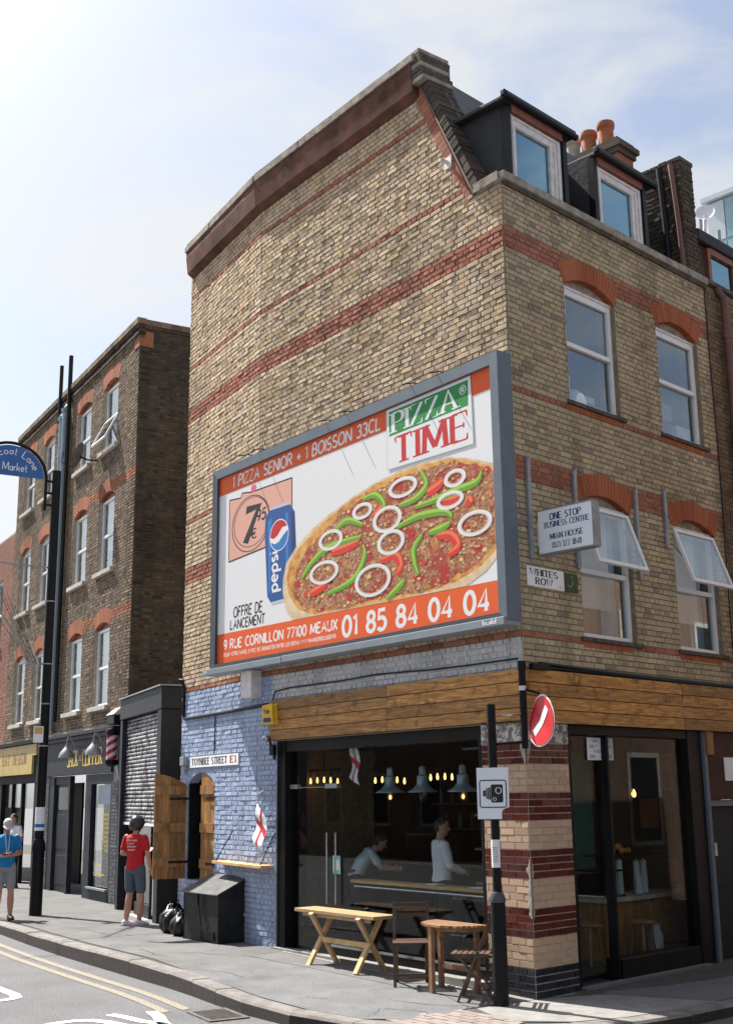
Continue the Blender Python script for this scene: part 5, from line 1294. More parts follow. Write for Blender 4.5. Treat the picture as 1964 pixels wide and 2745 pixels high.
# ------------------------------------------------------------------ corner poles and signs
PB = Vector((.012, -.505, 0))
t = thing('sign_pole', PB, 'black steel sign pole on the pavement beside the tiled pillar', 'sign pole')
q = MB(); q.lathe(PB, [(.078, -.02), (.078, .97), (.072, 1.03), (.047, 1.12)], 20); q.build('base', ['blackmatt'], t, smooth=True)
q = MB(); q.lathe(PB+Vector((0, 0, 1.10)), [(.046, 0), (.046, 1.92), (.0, 1.921)], 18); q.build('shaft', ['blackmatt'], t, smooth=True)
q = MB(); q.lathe(PB+Vector((0, 0, 1.0)), [(.083, 0), (.086, .03), (.06, .10), (.047, .105)], 20); q.build('collar', ['greyframe_dark'], t, smooth=True)
CP = Vector((.085, -.095, 0))
for z in (2.90, 2.60):
    MB().tube([PB+Vector((0, 0, z)), CP+Vector((0, 0, z+.03))], .014, 8).build('tie_bar', ['steel' if z > 2.8 else 'black'], t, smooth=True)
t2 = thing('sign_bracket_pole', CP+Vector((0, 0, 2.55)), 'short black bracket pole fixed to the wooden fascia at the corner', 'sign pole')
MB().tube([CP+Vector((0, 0, 2.56)), CP+Vector((0, 0, 3.46))], .038, 14).build('tube', ['blackmatt'], t2, smooth=True)
q = MB(); q.lathe(CP+Vector((0, 0, 3.40)), [(.046, 0), (.046, .10), (.0, .101)], 14); q.build('cap', ['black'], t2, smooth=True)
MB().box(FB, -.02, .28, .10, .165, 3.41, 3.48).build('arm', ['black'], t2, bevel=.008)
MB().bar(CP+Vector((0, 0, 3.2)), Vector((.26, -.02, 3.14)), .025, .025).build('stay', ['black'], t2)
q = MB(); q.lathe(CP+Vector((0, 0, 3.18)), [(.0395, 0), (.0395, .05)], 14); q.build('band', ['oldwhite'], t2)
# no entry sign, bent
nz_ = R(-109); NN = Vector((math.cos(nz_), math.sin(nz_), 0)); NU = Vector((-NN.y, NN.x, 0)); NC = Vector((.40, -.13, 2.84))
t3 = thing('no_entry_sign', NC, 'bent round red no entry sign with a white bar at the corner', 'traffic sign')
tl = R(46)
def ne(x, y, d=0.0):
    """x, y in the disc, tilted; lower left half is folded"""
    X = x*math.cos(tl)-y*math.sin(tl); Y = x*math.sin(tl)+y*math.cos(tl)
    k = -X*.80-Y*.1
    fold = max(0, -(X*.55+Y*.83)-.02)*.22
    return NC + NU*X + Vector((0, 0, 1))*Y + NN*(d+fold)
def ne_poly(mb, poly, d, mat): mb.face([ne(x, y, d) for x, y in poly], mat)
def strip_disc(mb, r_, d, mat, n_=24):
    for k in range(n_):
        x0, x1 = -r_+2*r_*k/n_, -r_+2*r_*(k+1)/n_
        h0, h1 = math.sqrt(max(0, r_*r_-x0*x0)), math.sqrt(max(0, r_*r_-x1*x1))
        for j in range(8): mb.face([ne(x0, -h0+2*h0*j/8, d), ne(x1, -h1+2*h1*j/8, d), ne(x1, -h1+2*h1*(j+1)/8, d), ne(x0, -h0+2*h0*(j+1)/8, d)], mat)
q = MB(); strip_disc(q, .275, -.004, 0); q.build('backing', ['signwhite'], t3)
q = MB(); strip_disc(q, .259, .003, 0); q.build('disc', ['signred'], t3)
q = MB()
for k in range(10):
    x0, x1 = -.18+.036*k, -.18+.036*(k+1); q.face([ne(x0, -.042, .007), ne(x1, -.042, .007), ne(x1, .042, .007), ne(x0, .042, .007)])
q.build('bar', ['signwhite'], t3)
q = MB(); strip_disc(q, .272, -.012, 0); q.build('rear_face', ['galv'], t3)
# speed camera sign on the pole, lower right corner torn away
cn = (CAM-PB); cn.z = 0; cn.normalize(); cn = (Matrix.Rotation(R(-9), 3, 'Z') @ cn); cu = Vector((-cn.y, cn.x, 0))
CO = PB+cn*.052+Vector((0, 0, 2.095))
t = thing('camera_sign', CO, 'white traffic camera sign with a torn lower corner on the pole', 'traffic sign')
f = lambda x, y, d=0: CO+cu*x+cn*d+Vector((0, 0, y))
pl = [(-.168, -.262), (.085, -.262), (.085, -.20), (.10, -.165), (.165, -.14), (.168, .262), (-.168, .262)]
MB().prism([f(x, y) for x, y in pl], cn*.006).build('plate', ['signgrey'], t)
q = MB()
def rrect(x0, x1, y0, y1, r_, w_):
    pts = []
    for (cx, cy, a0) in ((x1-r_, y1-r_, 0), (x0+r_, y1-r_, 90), (x0+r_, y0+r_, 180), (x1-r_, y0+r_, 270)):
        for k in range(5): pts.append((cx+r_*math.cos(R(a0+22.5*k)), cy+r_*math.sin(R(a0+22.5*k)), math.cos(R(a0+22.5*k)), math.sin(R(a0+22.5*k))))
    return [[(a[0], a[1]), (b_[0], b_[1]), (b_[0]-b_[2]*w_, b_[1]-b_[3]*w_), (a[0]-a[2]*w_, a[1]-a[3]*w_)] for a, b_ in zip(pts, pts[1:]+pts[:1])]
def fillr(x0, x1, y0, y1, r_): return [p_[0] for p_ in rrect(x0, x1, y0, y1, r_, .01)]
for p_ in rrect(-.145, .145, -.148, .138, .03, .011): q.face([f(x, y, .008) for x, y in p_])
q.face([f(x, y, .008) for x, y in fillr(-.022, .105, -.095, .09, .018)])
for (x0, x1, y0, y1) in ((-.105, -.078, -.03, .03), (-.074, -.062, -.055, .05), (-.058, -.046, -.06, .055), (-.042, -.026, -.065, .06)): q.face([f(x0, y0, .008), f(x1, y0, .008), f(x1, y1, .008), f(x0, y1, .008)])
q.build('camera_symbol', ['ink'], t)
q = MB()
for p_ in ringpoly(.058, .028, .034, .034, .009, 20)+ringpoly(.015, -.06, .020, .020, .007, 16): q.face([f(x, y, .0095) for x, y in p_])
q.build('lens_ring', ['signgrey'], t)
# paper notice tied to the pole
t = thing('paper_notice', PB+Vector((0, 0, 1.42)), 'white printed paper notice wrapped on the sign pole below the camera sign', 'notice')
q = MB(); q2 = MB(); pr = None
for k in range(9):
    a = math.atan2(cn.y, cn.x)+R(-70+140*k/8); p_ = [PB+Vector((math.cos(a)*.049, math.sin(a)*.049, z)) for z in (1.345, 1.625)]
    if pr: q.face([pr[0], p_[0], p_[1], pr[1]])
    pr = p_
q.build('sheet', ['paper'], t)
for r_ in range(9):
    for k in range(2, 6):
        a0, a1 = [math.atan2(cn.y, cn.x)+R(-70+140*kk/8) for kk in (k, k+.9)]; z = 1.40+r_*.018
        q2.face([PB+Vector((math.cos(a)*.0505, math.sin(a)*.0505, zz)) for a, zz in ((a0, z), (a1, z), (a1, z+.005), (a0, z+.005))])
q2.build('print', ['inkblue'], t)

# ------------------------------------------------------------------ pavement furniture
# bench
GZ = .05
t = thing('trestle_bench', (-2.9, -.3, zg(-2.9)), 'pale wooden trestle bench with crossed legs outside the cafe window', 'bench')
bz = zg(-2.9); bt = bz+.66
MB().box(FW, -3.78, -2.12, -.50, -.16, bt-.04, bt).build('top', ['bench_wood'], t, bevel=.004)
MB().box(FW, -3.65, -2.25, -.46, -.43, bt-.085, bt-.042).build('rail', ['bench_wood'], t)
for x in (-3.40, -2.42):
    MB().bar((x-.02, -.53, bz), (x-.02, -.14, bt-.04), .035, .075, up=(1, 0, 0)).build('leg', ['bench_wood'], t)
    MB().bar((x+.02, -.12, bz), (x+.02, -.52, bt-.04), .035, .075, up=(1, 0, 0)).build('leg', ['bench_wood'], t)
MB().bar((-3.40, -.33, bz+.30), (-2.42, -.33, bz+.30), .04, .06).build('stretcher', ['bench_wood'], t)
# folding chairs
def folding_chair(loc, rz, label, fold=0):
    t = thing('folding_chair', loc, label, 'chair', 'slatted folding chairs')
    rm = Matrix.Rotation(rz, 3, 'Z'); L0 = Vector(loc)
    def W(x, y, z): return L0+rm @ Vector((x, y, z))
    for s in (-1, 1):
        x = s*.19
        MB().bar(W(x, -.17, 0), W(x, .21, .87), .022, .034, up=rm @ Vector((1, 0, 0))).build('back_post', ['chair_wood'], t)   # front foot up to the backrest
        MB().bar(W(x*.88, .22, 0), W(x*.88, -.16, .45), .022, .034, up=rm @ Vector((1, 0, 0))).build('leg', ['chair_wood'], t)
        MB().bar(W(x*.88, -.20, .445), W(x*.88, .19, .445), .022, .03).build('seat_rail', ['chair_wood'], t)
    for k in range(7): 
        y = -.21+k*.058; MB().bar(W(-.21, y, .468), W(.21, y, .468), .045, .014).build('seat_slat', ['chair_wood'], t)
    for z, y in ((.845, .20), (.79, .176), (.735, .152)):
        MB().bar(W(-.18, y, z), W(.18, y, z), .014, .042).build('back_slat', ['chair_wood'], t)
    MB().bar(W(-.17, .15, .085), W(.17, .15, .085), .02, .03).build('stretcher', ['chair_wood'], t)
    MB().bar(W(-.19, -.125, .10), W(.19, -.125, .10), .02, .03).build('stretcher', ['chair_wood'], t)
folding_chair((-1.50, -.44, zg(-1.48)), R(52), 'dark wooden folding chair between the bench and the half round table')
folding_chair((-.40, -.47, zg(-.4)), R(-49), 'dark wooden folding chair right of the table, next to the sign pole')
# half round slatted table
t = thing('half_round_table', (-.95, -.35, zg(-.95)), 'half round slatted wooden table by the cafe window', 'table')
tz = zg(-.95)+.68; cx, cy = -.92, -.19
for k in range(9):
    y = cy-.012-k*.048
    hw = math.sqrt(max(0.0, .43**2-(k*.048+.024)**2))
    MB().box(FW, cx-hw, cx+hw, y-.042, y, tz, tz+.022).build('slat', ['table_wood'], t)
q = MB()
for k in range(12):
    a0, a1 = R(180+15*k), R(195+15*k); q.hexa([Vector((cx+r_*math.cos(a), cy+r_*math.sin(a), z)) for z in (tz-.045, tz-.003) for (a, r_) in ((a0, .36), (a1, .36), (a1, .385), (a0, .385))])
q.build('apron', ['table_wood'], t)
for (x, y) in ((cx-.05, cy-.40), (cx-.30, cy-.06), (cx+.30, cy-.06)): MB().bar((x, y, tz-.70), (x, y, tz-.003), .05, .05).build('leg', ['table_wood'], t)
MB().bar((cx-.30, cy-.06, tz-.45), (cx+.30, cy-.06, tz-.45), .03, .05).build('stretcher', ['table_wood'], t)
# black bin store with sloping lid
t = thing('bin_store', (-6.4, -.1, zg(-6.4)), 'black steel bin store with a sloping lid against the blue wall', 'bin')
z0 = zg(-6.4)-.01
bx = MB(); pl = [Vector((-6.93, -.36, z0)), Vector((-6.93, .10, z0)), Vector((-6.93, .10, z0+.86)), Vector((-6.93, -.36, z0+.66))]
bx.prism(pl, (1.06, -.03, 0)); bx.build('body', ['binblack'], t, bevel=.008)
q = MB(); lv = [Vector((-6.96, -.41, z0+.66)), Vector((-5.84, -.44, z0+.66)), Vector((-5.84, .08, z0+.885)), Vector((-6.96, .11, z0+.885))]; q.hexa(lv+[v+Vector((0, 0, .02)) for v in lv]); q.build('lid', ['binlid'], t, bevel=.006)
MB().bar((-6.4, -.425, z0+.66), (-6.4, -.415, z0+.50), .03, .012).build('latch', ['black'], t)
MB().bar((-6.38, -.42, z0+.52), (-6.34, -.40, z0+.22), .012, .012).build('strap', ['black'], t)
MB().box(FW, -6.35, -5.98, -.402, -.392, z0+.05, z0+.17).build('base_plate', ['blackmatt'], t)
# rubbish bags
def bag(loc, r_, h, seed, label):
    rnd = random.Random(seed); bm = bmesh.new(); bmesh.ops.create_icosphere(bm, subdivisions=4, radius=1)
    ph = [rnd.uniform(0, 6) for _ in range(6)]
    for v in bm.verts:
        x, y, z = v.co; a = math.atan2(y, x)
        k = 1+.07*math.sin(5*a+ph[0]+3*z)+.05*math.sin(9*a+ph[1]-5*z)+.04*math.sin(13*a+ph[2]+7*z)*max(0, z)
        zz = max(-.75, z)
        neck = 1-.55*max(0, z-.35)**1.2
        v.co = (x*k*neck*r_, y*k*neck*r_, (zz+.75)/1.75*h+(.04*math.sin(7*a+ph[3]) if z > .75 else 0))
    me = bpy.data.meshes.new('bag'); bm.to_mesh(me); bm.free(); me.materials.append(M['bag']); me.polygons.foreach_set('use_smooth', [True]*len(me.polygons))
    t = thing('rubbish_bag', loc, label, 'rubbish bag', 'rubbish bags by the bin store')
    o = bpy.data.objects.new('sack', me); o.location = (0, 0, 0); col.objects.link(o); o.parent = t
    q = MB()
    for k in range(9):
        a = k*.7+ph[4]; c = Vector(loc)+Vector((0, 0, h*.92)); e = c+Vector((math.cos(a)*.09, math.sin(a)*.09, .05+.03*math.sin(k*2)))
        s_ = Vector((-math.sin(a), math.cos(a), 0))*.035; q.face([c-s_*.4, c+s_*.4, e+s_, e-s_])
    q.build('knot', ['bag'], t)
bag((-7.80, -.06, zg(-7.7)), .215, .42, 1, 'shiny black rubbish bag standing further from the bin store')
bag((-7.30, -.17, zg(-7.2)), .19, .33, 2, 'smaller black rubbish bag tucked against the bin store')

# ------------------------------------------------------------------ brown brick building on the left
LB = thing('brown_brick_building', (-18, 4, 0), 'four storey brown brick building with red window arches on the left', 'building')
LWc = [1.24, 3.25, 6.40, 8.32]; LWh = .53
LW = [(c, z0, zs) for c in LWc for (z0, zs) in ((4.05, 5.76), (7.05, 8.74), (9.90, 11.44))]
LR, LT = .13, .31
w = MB()
wall_grid(w, FL, -.35, 9.60, 3.55, 12.3, -.30, 0, [(c-LWh, c+LWh, z0, zs+LR) for c, z0, zs in LW])
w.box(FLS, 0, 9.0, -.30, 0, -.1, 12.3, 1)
w.box(FL, -.35, 9.6, -9, -.31, 12.0, 12.1)
lw = w.build('wall', ['mortar_brown', 'mortar_dark'], LB)
lab_ = [arch_block(c, LWh, zs, LR, LT) for c, z0, zs in LW]
def blockL(zm, zb, zt):
    r_ = []
    for (c, z0, zs), f in zip(LW, lab_):
        if z0-.09 < zm < zs: r_.append((c-LWh, c+LWh))
        x = f(zm)
        if x: r_.append(x)
    return r_
def fL(z, k):
    for zs in (5.76, 8.74):
        if zs+.12 < z < zs+.12+.22: return lambda a: 'arch_left' if a < .75 or 1.8 < a < 2.75 else 'brownbrick'
    return 'brownbrick'
lb = rows(FL, -.65, 9.60, 3.6, 11.95, fL, blockL, proud=.010, jit=.004, J=.013)
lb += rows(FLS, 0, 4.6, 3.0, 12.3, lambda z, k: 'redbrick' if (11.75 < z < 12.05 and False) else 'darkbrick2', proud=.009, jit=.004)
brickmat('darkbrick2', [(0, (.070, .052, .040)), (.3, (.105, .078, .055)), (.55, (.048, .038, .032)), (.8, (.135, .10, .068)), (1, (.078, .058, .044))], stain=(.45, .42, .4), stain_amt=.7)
lay(lb, lw, ['brownbrick', 'darkbrick2', 'redbrick', 'arch_left'])
# corbelled cornice
for k, (z0, z1, pr) in enumerate(((11.95, 12.02, .03), (12.022, 12.09, .06), (12.092, 12.17, .02), (12.172, 12.25, .07), (12.252, 12.38, .10))):
    q = MB(); a = -.65-pr
    while a < 9.6:
        e = min(9.6, a+.23); q.rv = random.random()*.99+.01; q.box(FL, a+.004, e-.004, -.1, pr+random.uniform(-.003, .003), z0, z1); a += .23
    a = -pr+.1
    while a < 4.6 and k > 2: q.rv = random.random()*.99+.01; q.box(FLS, a+.004, a+.226, -.1, pr*.5+random.uniform(-.003, .003), z0, z1); a += .23
    o = q.build('cornice_course', ['darkbrick2' if k % 2 else 'brownbrick'], LB); o['kind'] = 'stuff'
q = MB(); q.rv = .3; q.box(FLS, .0, .30, -.01, .02, 11.75, 12.1); q.box(FL, -.66, -.35, -.01, .02, 11.75, 12.1); q.build('red_patch', ['arch_left'], LB)
for i_, (c, z0, zs) in enumerate(LW):
    D0, D1 = -.13, -.07; zf = zs-.01; zm = (z0+zf)/2
    q = MB()
    for (a, e, f, g_) in ((c-LWh, c-LWh+.06, z0, zf), (c+LWh-.06, c+LWh, z0, zf), (c-LWh+.06, c+LWh-.06, zf-.06, zf), (c-LWh+.06, c+LWh-.06, z0, z0+.07), (c-LWh+.06, c+LWh-.06, zm-.03, zm+.03)): q.box(FL, a, e, D0, D1, f, g_)
    wn_ = q.build('window', ['upvc' if i_ < 6 else 'oldwhite'], LB)
    r_ = (LWh*LWh+LR*LR)/(2*LR); zc = zs+LR-r_; am = math.asin(LWh/r_)
    MB().prism([FL.P(c-LWh, -.12, zf+.003), FL.P(c+LWh, -.12, zf+.003)]+[FL.P(c+r_*math.sin(am-2*am*k/10), -.12, zc+r_*math.cos(am-2*am*k/10)) for k in range(11)], FL.n*.03).build('head_infill', ['brownframe' if i_ < 6 else 'oldwhite'], wn_)
    q = MB(); arch_ring(q, FL, c, LWh, zs, LR, LT, -.2, .012, 16); q.build('brick_arch', ['arch_left'], LB)
    MB().box(FL, c-LWh-.12, c+LWh+.10, -.15, .10, z0-.10, z0-.003).build('sill', ['stone'], wn_, bevel=.008)
    MB().box(FL, c-LWh+.06, c+LWh-.06, -.11, -.105, z0+.07, zm-.03).build('pane', ['winglass'], wn_)
    if i_ == 2:
        ang = R(26); hs = zm-z0-.05; top = zm-.02
        def sp(a, dd, t_): return FL.P(a, -.06+math.sin(ang)*t_+math.cos(ang)*dd, top-math.cos(ang)*t_+math.sin(ang)*dd)
        q = MB()
        for (a, e, t0, t1) in ((c-LWh+.03, c-LWh+.08, 0, hs), (c+LWh-.08, c+LWh-.03, 0, hs), (c-LWh+.08, c+LWh-.08, 0, .05), (c-LWh+.08, c+LWh-.08, hs-.05, hs)):
            q.hexa([sp(a, 0, t1), sp(e, 0, t1), sp(e, .04, t1), sp(a, .04, t1), sp(a, 0, t0), sp(e, 0, t0), sp(e, .04, t0), sp(a, .04, t0)])
        so = q.build('open_sash', ['upvc'], wn_)
        q = MB(); a, e, t0, t1 = c-LWh+.08, c+LWh-.08, .05, hs-.05; q.hexa([sp(a, .015, t1), sp(e, .015, t1), sp(e, .022, t1), sp(a, .022, t1), sp(a, .015, t0), sp(e, .015, t0), sp(e, .022, t0), sp(a, .022, t0)]); q.build('pane', ['winglass'], so)
    MB().box(FL, c-LWh+.06, c+LWh-.06, -.10, -.095, zm+.03, zf-.06).build('pane', ['winglass'], wn_)
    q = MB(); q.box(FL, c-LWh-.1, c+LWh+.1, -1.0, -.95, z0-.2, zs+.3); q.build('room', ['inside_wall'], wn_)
    if i_ in (0, 3, 1, 4, 7, 10): MB().box(FL, c-LWh+.3 if i_ == 1 else c-LWh+.06, c+LWh-.06, -.20, -.195, zm-.3 if i_ == 1 else z0+.05, zf).build('blind', ['paper'], wn_)
# pipes on the front
for (a, mt, r_, z0, z1, nm) in ((4.38, 'blackpipe', .055, 3.9, 13.18, 'vent_stack'), (5.22, 'blackpipe', .05, 11.6, 13.18, 'vent_stack'), (4.70, 'greypipe', .065, 3.7, 11.75, 'downpipe'), (4.98, 'greypipe', .065, 3.7, 11.60, 'downpipe')):
    o = MB().tube([FL.P(a, .10, z0), FL.P(a, .10, z1)], r_, 12).build(nm, [mt], LB, smooth=True)
    if nm == 'downpipe':
        q = MB()
        for z in (5.7, 8.2, 10.6): q.tube([FL.P(a, .10, z), FL.P(a, .10, z+.12)], r_*1.2, 12)
        q.tube([FL.P(a, .10, z1), FL.P(a+.04, .12, z1+.10)], r_*1.25, 12); q.tube([FL.P(a+.03, .10, z1+.08), FL.P(a+.0, .02, z1+.2), FL.P(a-.02, -.05, z1+.22)], r_, 12)
        q.build('collar', [mt], o, smooth=True)
MB().box(FL, 4.88, 5.16, .014, .12, 11.62, 11.80).build('hopper', ['greypipe'], LB)
# satellite dish
t = thing('satellite_dish', FL.P(2.3, .2, 9.85), 'grey satellite dish under the open top floor window', 'satellite dish')
dc = FL.P(2.32, .42, 9.95); dn = (Vector((-.55, -.75, .35))).normalized(); dx = dn.cross(Vector((0, 0, 1))).normalized(); dy = dx.cross(dn)
q = MB()
for i in range(5):
    for k in range(20):
        def dp(r_, kk): a = 2*math.pi*kk/20; return dc+(dx*math.cos(a)+dy*math.sin(a))*r_*.33-dn*(.08*(1-r_*r_))
        q.face([dp(i/5, k), dp(i/5, k+1), dp((i+1)/5, k+1), dp((i+1)/5, k)])
q.build('reflector', ['lead_grey'], t, smooth=True)
MB().tube([FL.P(2.0, .02, 9.80), FL.P(2.05, .25, 9.80), dc-dn*.06], .02, 8).build('arm', ['black'], t)
MB().tube([dc-dy*.3-dn*.03, dc-dy*.28+dn*.3, dc+dn*.34], .012, 6).build('feed_arm', ['black'], t)
# barber shop front
q = MB()
q.box(FL, .0, 5.48, -.05, .10, 2.62, 3.46); q.box(FL, -.4, 5.48, -.05, .22, 3.47, 3.55); q.box(FL, -.4, 5.48, -.05, .16, 3.38, 3.467)
bs = q.build('barber_fascia', ['charcoal'], LB, bevel=.006)
MB().box(FL, -.40, .0, -.05, .06, 0, 3.37).build('pier', ['charcoal_pier'], LB, bevel=.006); MB().box(FL, 4.68, 5.46, -.05, .06, 0, 2.615).build('pier', ['charcoal_pier'], LB, bevel=.006)
pj = rows(FL, -.40, 0, .02, 2.5, 'pierbrick', proud=.068, jit=.002)+rows(FL, 4.68, 5.46, .02, 2.5, 'pierbrick', proud=.068, jit=.002)
brickmat('pierbrick', [(0, (.11, .115, .13)), (.5, (.14, .145, .16)), (1, (.095, .10, .115))], grain=.3)
mb = MB()
for b_ in pj: add_brick(mb, b_, 0)
o = mb.build('pier_brickwork', ['pierbrick'], LB); o['kind'] = 'stuff'
q = MB(); q.box(FL, .0, .10, -.06, .06, 0, 2.61); q.box(FL, 1.40, 1.82, -.06, .06, 0, 2.61); q.box(FL, .10, 1.40, -.06, .07, 0, .26); q.box(FL, .10, 1.40, -.06, .06, 2.40, 2.61); q.box(FL, 3.02, 3.16, -.06, .05, 0, 2.61); q.box(FL, 4.30, 4.67, -.06, .05, 0, 2.61); q.box(FL, 1.82, 3.02, -.8, -.75, 0, 2.61); q.box(FL, 3.16, 4.30, -.06, .02, 2.42, 2.61)
q.build('shop_joinery', ['charcoal'], LB, bevel=.006)
MB().box(FL, .10, 1.40, .062, .12, .262, .30).build('window_ledge', ['greylip'], LB)
bw = MB().box(FL, .10, 1.40, -.02, -.015, .30, 2.40).build('barber_window', ['shopglass'], LB)
q = MB(); q.box(FL, 3.16, 4.30, -.06, -.02, .04, 2.42); bd = q.build('panelled_door', ['navy'], LB)
q = MB(); q.box(FL, 3.28, 4.18, -.02, -.008, .2, .85); q.box(FL, 3.28, 4.18, -.02, -.008, .98, 1.75); q.build('door_panel', ['navy'], bd, bevel=.01)
MB().box(FL, 3.28, 4.18, -.02, -.012, 1.86, 2.36).build('door_light', ['shopglass'], bd)
q = MB(); q.box(FL, 0.02, 4.6, -1.6, -1.55, 0, 3.3); q.box(FL, 0.02, .06, -1.55, -.1, 0, 3.3); q.build('barber_room', ['inside_wall'], LB)
MB().box(FL, .12, 1.38, -.10, -.09, 1.98, 2.38).build('blue_panel', ['signblue'], bw)
f = lambda x, y: FL.P(1.30-x, -.012, .40+y)
q = MB()
for k in range(7): 
    x = .50+k*.065
    for z in range(9): q.face([f(x, .62+z*.09), f(x+.03, .62+z*.09), f(x+.03, .67+z*.09+(.03 if k % 2 else 0)), f(x, .67+z*.09)])
for p_ in disc(.06, .36, .05, .04, 16)+disc(.06, .16, .05, .04, 16)+disc(.20, .16, .05, .04, 16): q.face([f(*v) for v in p_])
q.face([f(.2, .345), f(.5, .345), f(.5, .375), f(.2, .375)]); q.face([f(.33, .14), f(.85, .14), f(.85, .17), f(.33, .17)])
q.build('window_lettering', ['inkgold'], bw)
for (c, lab) in ((2.14, 'L'), (.22, 'R')):
    t = thing('swan_neck_lamp', FL.P(c, .1, 3.2), 'silver swan neck lamp over the barber sign, '+('left one by the gold J' if lab == 'L' else 'right one over the final letters'), 'lamp', 'swan neck lamps on the barber fascia')
    MB().tube([FL.P(c+.10, .10, 3.24), FL.P(c+.08, .17, 3.22), FL.P(c+.06, .24, 3.28), FL.P(c+.03, .33, 3.41), FL.P(c+.01, .39, 3.42), FL.P(c, .42, 3.34), FL.P(c, .42, 3.22)], .014, 8).build('arm', ['galv'], t, smooth=True)
    q = MB(); q.lathe(FL.P(c, .42, 2.98), [(.17, .0), (.165, .05), (.13, .13), (.07, .20), (.04, .24), (.03, .27)], 18); q.build('shade', ['galv'], t, smooth=True)
q = MB(); f = lambda x, y: FL.P(3.12-x, .103, 2.80+y)
put_text(q, 'JACK', f, .0, .0, .76, .34, style='serif', wt=.24, ls=.22, y1=.02); put_text(q, 'THE', f, .85, .12, .16, .12, style='serif', wt=.2, ls=.2); put_text(q, 'CLIPPER', f, 1.12, .0, 1.36, .34, style='serif', wt=.24, ls=.22, y1=.02)
q.build('gold_lettering', ['inkgold'], bs)
t = thing('barber_pole', FL.P(-.30, .2, 2.7), 'red and white striped barber pole on the corner bracket', 'barber pole')
bp = FL.P(-.30, .20, 0)
o = bpy.data.objects.new('striped_cylinder', MB().lathe((0, 0, 0), [(.105, 0), (.105, .50)], 24).mesh('striped_cylinder', ['barber'])); col.objects.link(o); o.parent = t; o.location = Vector((bp.x, bp.y, 2.86))-t.location
q = MB(); q.lathe((bp.x, bp.y, 3.36), [(.135, 0), (.135, .07), (.11, .12), (.03, .15), (.0, .155)], 20); q.build('top_cap', ['black'], t, smooth=True)
q = MB(); q.lathe((bp.x, bp.y, 2.72), [(.0, 0), (.09, .02), (.13, .06), (.135, .14)], 20); q.build('bottom_cap', ['black'], t, smooth=True)
q = MB(); q.bar(FL.P(-.30, .0, 3.41), FL.P(-.30, .20, 3.41), .04, .04); q.bar(FL.P(-.30, .0, 2.78), FL.P(-.30, .20, 2.78), .04, .04); q.build('bracket', ['black'], t)
q = MB(); q.box(FL, -.56, -.10, .0, .26, 3.57, 3.76); t_ = q.build('pilaster_head', ['black'], LB, bevel=.02); 
q = MB(); q.prism([FL.P(-.58, .28, 3.765), FL.P(-.08, .28, 3.765), FL.P(-.15, .1, 3.92), FL.P(-.50, .1, 3.92)], FL.n*-.1); q.build('pilaster_cap', ['stone'], LB)
# restaurant front further left
q = MB(); q.box(FL, 5.62, 9.6, -.05, .08, 2.5, 3.55); q.box(FL, 5.62, 9.6, -.05, .2, 3.47, 3.56); q.box(FL, 5.50, 6.0, -.05, .07, 0, 2.5); q.box(FL, 9.3, 9.6, -.05, .07, 0, 2.5); q.box(FL, 7.3, 7.42, -.06, .03, 0, 2.5); q.box(FL, 8.3, 8.36, -.06, .03, 0, 2.5); q.build('restaurant_front', ['blackmatt'], LB)
q = MB(); q.box(FL, 6.0, 9.3, -1.2, -1.15, 0, 2.5); q.build('restaurant_room', ['black'], LB)
MB().box(FL, 6.0, 9.3, -.04, -.03, 1.9, 2.5).build('transom_pane', ['shopglass'], LB)
MB().box(FL, 7.42, 8.3, -.10, -.06, 0, 1.9).build('folded_door', ['blackmatt'], LB)
q = MB(); q.box(FL, 6.08, 9.6, .082, .14, 2.72, 3.17); q.box(FL, 5.72, 9.6, .082, .14, 3.172, 3.45)
gs = q.build('gold_signboard', ['goldsign'], LB)
q = MB(); f = lambda x, y: FL.P(9.15-x, .1425, 2.98+y)
put_text(q, 'THE LEGUN', f, 1.15, 0, 1.35, .27, style='serif', wt=.2, ls=.2); put_text(q, 'EAT', f, .1, 0, .75, .27, style='serif', wt=.2, ls=.2); q.build('dark_lettering', ['brownframe'], gs)
# pinkish red brick building beyond
PK = thing('red_brick_building', FL.P(13, -4, 0), 'pinkish red brick building at the far left edge', 'building')
w = MB(); wall_grid(w, FL, 9.62, 20, -.1, 9.6, -.3, -.0, [(10.75, 11.85, 6.4, 8.4), (10.75, 11.85, 3.9, 5.6)]); pw = w.build('wall', ['mortar_brown'], PK)
pkb = rows(FL, 9.62, 20.0, 3.2, 9.6, 'pinkbrick', lambda zm, zb, zt: [(10.75, 11.85)] if 6.4 < zm < 8.4 or 3.9 < zm < 5.6 else [], proud=.009)
mb = MB()
for b_ in pkb: add_brick(mb, b_, 0)
o = mb.build('brickwork', ['pinkbrick'], pw); o['kind'] = 'stuff'
for (z0, z1) in ((6.4, 8.4), (3.9, 5.6)):
    q = MB()
    for (a, e, f, g_) in ((10.75, 10.83, z0, z1), (11.77, 11.85, z0, z1), (10.83, 11.77, z1-.08, z1), (10.83, 11.77, z0, z0+.08), (10.83, 11.77, (z0+z1)/2-.03, (z0+z1)/2+.03)): q.box(FL, a, e, -.18, -.10, f, g_)
    wn_ = q.build('window', ['upvc'], PK); MB().box(FL, 10.83, 11.77, -.15, -.14, z0, z1).build('pane', ['winglass'], wn_); MB().box(FL, 10.7, 11.9, -.9, -.85, z0-.1, z1+.1).build('room', ['inside_wall'], wn_)
    MB().box(FL, 10.65, 11.95, -.1, .08, z0-.12, z0-.003).build('sill', ['stone'], wn_)

